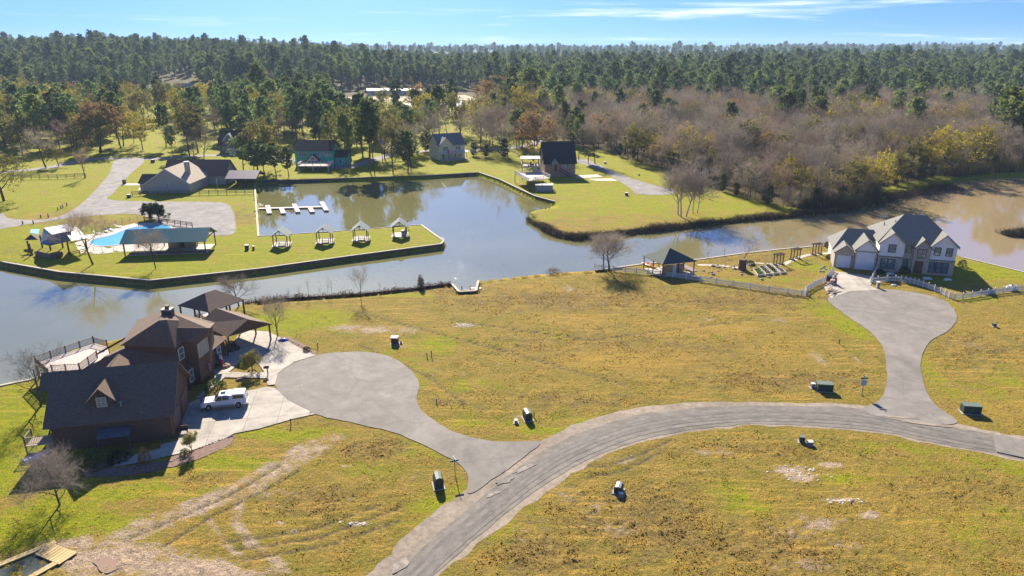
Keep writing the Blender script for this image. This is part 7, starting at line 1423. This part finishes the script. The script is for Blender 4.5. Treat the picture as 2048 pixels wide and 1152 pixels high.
t = thing('blue_tarp', 'blue tarp heap beside the leafless tree at the driveway', 'tarp', G(566, 682)); b_ = MB().lathe([(.8, 0), (.7, .2), (.4, .4), (0, .45)], 10); b_.v = [(x*(.8+.4*rr3.random()), y*.7*(.8+.4*rr3.random()), z*(.8+.4*rr3.random())) for x, y, z in b_.v]; b_.build('tarp', mat('tarp_blue', (.05, .07, .30), rough=.5), t, True); MB().box(-.1, .35, -.15, .15, .4, .46).build('box', trim_w, t)
# timber slip at the bottom left
ts = thing('timber_slip', 'new timber bulkhead frame around a dark pit at the bottom left corner', 'bulkhead', G(110, 1110)); ot = ts.location.copy(); newt = mat('new_timber', (.52, .37, .16), (.44, .31, .13), scale=2, rough=.75, stretch=(1, 1, .3), rand=.12)
def tb(a, b, w): 
    A_, B_ = G(*a)-ot, G(*b)-ot; L_ = (B_-A_).length; d = (B_-A_).normalized(); nn = Vector((-d.y, d.x, 0)); k = max(1, round(w/.3))
    for i in range(k): o_ = nn*((i+.5)/k-.5)*w; MB().bar(A_+o_+Vector((0, 0, .12)), B_+o_+Vector((0, 0, .12)), w/k*.93, .12).build('plank', newt, ts)
tb((-70, 1160), (112, 1086), .6); tb((70, 1152), (152, 1106), .6); tb((-20, 1200), (70, 1153), .6)
A_, B_ = G(108, 1090)-ot, G(152, 1108)-ot; 
for i in range(9): q = A_.lerp(B_, i/8); d_ = (B_-A_).normalized(); MB().bar(q+Vector((0, 0, .16)), q+Vector((-d_.y, d_.x, 0))*-1.6+Vector((0, 0, .16)), .30, .07).build('plank', newt, ts)
sheet('slip_pit', [p.xy for p in GP([(-60, 1165), (108, 1094), (135, 1108), (70, 1146), (-20, 1196)])], .03, mat('pit_dark', (.025, .03, .022), (.04, .05, .03), scale=1, rough=.4))
sheet('puddle', [p.xy for p in GS([(186, 1124), (196, 1115), (214, 1111), (232, 1113), (246, 1119), (243, 1130), (234, 1138), (214, 1147), (200, 1142), (194, 1132)])], .035, mat('puddle_brown', (.30, .20, .12), rough=.05, spec=.6))

# pale rubble scattered on the middle lot (uncountable crumbs)
rb_ = MB(); r9 = random.Random(5)
for cx_, cy_, sx_, sy_, k_ in ((928, 651, 1.7, .8, 70), (1139, 578, .8, 2.4, 50), (700, 655, 4, 1.2, 40), (1600, 945, 2.2, 1.2, 60), (716, 1048, 1.2, .3, 30), (1690, 1003, 2.5, .4, 40), (1150, 610, 4, 2, 25)):
    c = G(cx_, cy_)
    for i in range(k_):
        x, y, s = c.x+r9.gauss(0, sx_*.6), c.y+r9.gauss(0, sy_*.6), r9.uniform(.04, .13); n0 = len(rb_.v); rb_.lathe([(0, -.3), (1, 0), (.7, .5), (0, .6)], 5); rb_.xf(Matrix.Translation((x, y, float(ground_at(np.array([x]), np.array([y]), Zg)[0]))) @ rotz(r9.uniform(0, 6)) @ Matrix.Diagonal((s*1.4, s, s*.8, 1)), n0)
rb_.build('pale_rubble', mat('rubble_white', (.62, .56, .48), (.48, .42, .35), scale=6, rough=.9), kind='stuff', label='pale crumbs of rubble strewn over the lots')
# ================================================================ rough turf: small grass clumps over the near lots (uncountable)
rs = np.random.RandomState(11)
NT = 340000
ty = 43*np.exp(rs.rand(NT)*math.log(150/43.)); tx = (rs.rand(NT)*1.84-.92)*ty
tg, tb_, tm, tst = (ground_at(tx, ty, F_) for F_ in (green, brown, mud, straw))
tfl = ground_at(tx, ty, fl); tsd = ground_at(tx, ty, sd_)
cl = fbm(tx*.55, ty*.55, 3)
keep = (tfl < .12) & (tsd > .8) & (tm+.9*(cl-.5) < .48) & (rs.rand(NT) < .06+.34*np.clip(tb_, 0, 1)-.05*np.clip(tg, 0, 1)-.08*np.clip(tst, 0, 1)+1.5*(cl-.5)) & ~((tx < -14) & (ty > 110))
tx, ty, tg, tb_, tst, cl = (q[keep] for q in (tx, ty, tg, tb_, tst, cl)); n = len(tx); tz = ground_at(tx, ty, Zg)
gmix = np.clip((tg+3.4*(fbm(tx*.16+3, ty*.16, 5)-.5)-.28)/.4, 0, 1)[:, None]; bmix = np.clip((tb_+3.6*(fbm(tx*.3+9, ty*.3, 5)-.5)-.3)/.4, 0, 1)[:, None]
cg = np.array([.24, .28, .010]); ct_ = np.array([.42, .28, .055]); cbn = np.array([.31, .20, .06])
tc_ = ct_*(1-gmix)+cg*gmix; tc_ = tc_*(1-.8*bmix)+cbn*.8*bmix; tc_ = tc_*(.62+.75*rs.rand(n, 1))*np.array([1, 1, 1])+rs.rand(n, 1)*.02
hh = (.035+.075*rs.rand(n)**2)*(1+.7*np.clip(tb_, 0, 1))*(1-.45*np.clip(tg, 0, 1)); ww = (.09+.17*rs.rand(n)**1.6)*np.clip(ty/95, .62, 1.2)
NB = 5; co = np.zeros((n, NB, 3, 3), np.float32)
for b in range(NB):
    a = rs.rand(n)*6.283; rr_ = ww*rs.rand(n)*.6; bx_, by_ = tx+rr_*np.cos(a), ty+rr_*np.sin(a); a2 = rs.rand(n)*6.283; w2 = ww*(.35+.4*rs.rand(n))
    for k, s in ((0, -1), (1, 1)): co[:, b, k] = np.stack([bx_+s*w2*np.cos(a2), by_+s*w2*np.sin(a2), tz-.015], -1)
    l = ww*.7; co[:, b, 2] = np.stack([bx_+l*(rs.rand(n)-.5), by_+l*(rs.rand(n)-.5), tz+hh*(.6+.7*rs.rand(n))], -1)
mt_ = bpy.data.meshes.new('turf'); nv = n*NB*3; mt_.vertices.add(nv); mt_.vertices.foreach_set('co', co.ravel()); mt_.loops.add(nv); mt_.loops.foreach_set('vertex_index', np.arange(nv, dtype=np.int32))
mt_.polygons.add(nv//3); mt_.polygons.foreach_set('loop_start', np.arange(0, nv, 3, dtype=np.int32)); mt_.polygons.foreach_set('loop_total', np.full(nv//3, 3, np.int32)); mt_.update(calc_edges=True)
ca = mt_.attributes.new('tcol', 'FLOAT_COLOR', 'POINT'); ca.data.foreach_set('color', np.repeat(np.concatenate([tc_, np.ones((n, 1))], 1), NB*3, 0).astype(np.float32).ravel())
tm_ = bpy.data.materials.new('turf_blades'); tm_.use_nodes = True; N, L = nodes_of(tm_); B = N['Principled BSDF']; B.inputs['Roughness'].default_value = .9; B.inputs['Specular IOR Level'].default_value = .1
an = N.new('ShaderNodeAttribute'); an.attribute_name = 'tcol'; L.new(an.outputs[0], B.inputs['Base Color']); trn = N.new('ShaderNodeBsdfTranslucent'); L.new(an.outputs[0], trn.inputs[0]); msx = N.new('ShaderNodeMixShader'); msx.inputs[0].default_value = .55
L.new(B.outputs[0], msx.inputs[1]); L.new(trn.outputs[0], msx.inputs[2]); L.new(msx.outputs[0], N['Material Output'].inputs[0]); mt_.materials.append(tm_)
to = bpy.data.objects.new('rough_turf', mt_); col.objects.link(to); to['kind'] = 'stuff'; to['label'] = 'tufty winter turf over the near lots'
print('turf clumps', n)
# ================================================================ haze
hz = MB().box(-4600, 4600, -60, 5600, -6, 92)
hm = bpy.data.materials.new('haze_air'); hm.use_nodes = True; hn = hm.node_tree; hn.nodes.remove(hn.nodes['Principled BSDF'])
pv = hn.nodes.new('ShaderNodeVolumePrincipled'); pv.inputs['Color'].default_value = (.60, .79, 1, 1); pv.inputs['Density'].default_value = .00010; pv.inputs['Anisotropy'].default_value = .1
hn.links.new(pv.outputs[0], hn.nodes['Material Output'].inputs['Volume'])
hz.build('haze', hm, kind='stuff')
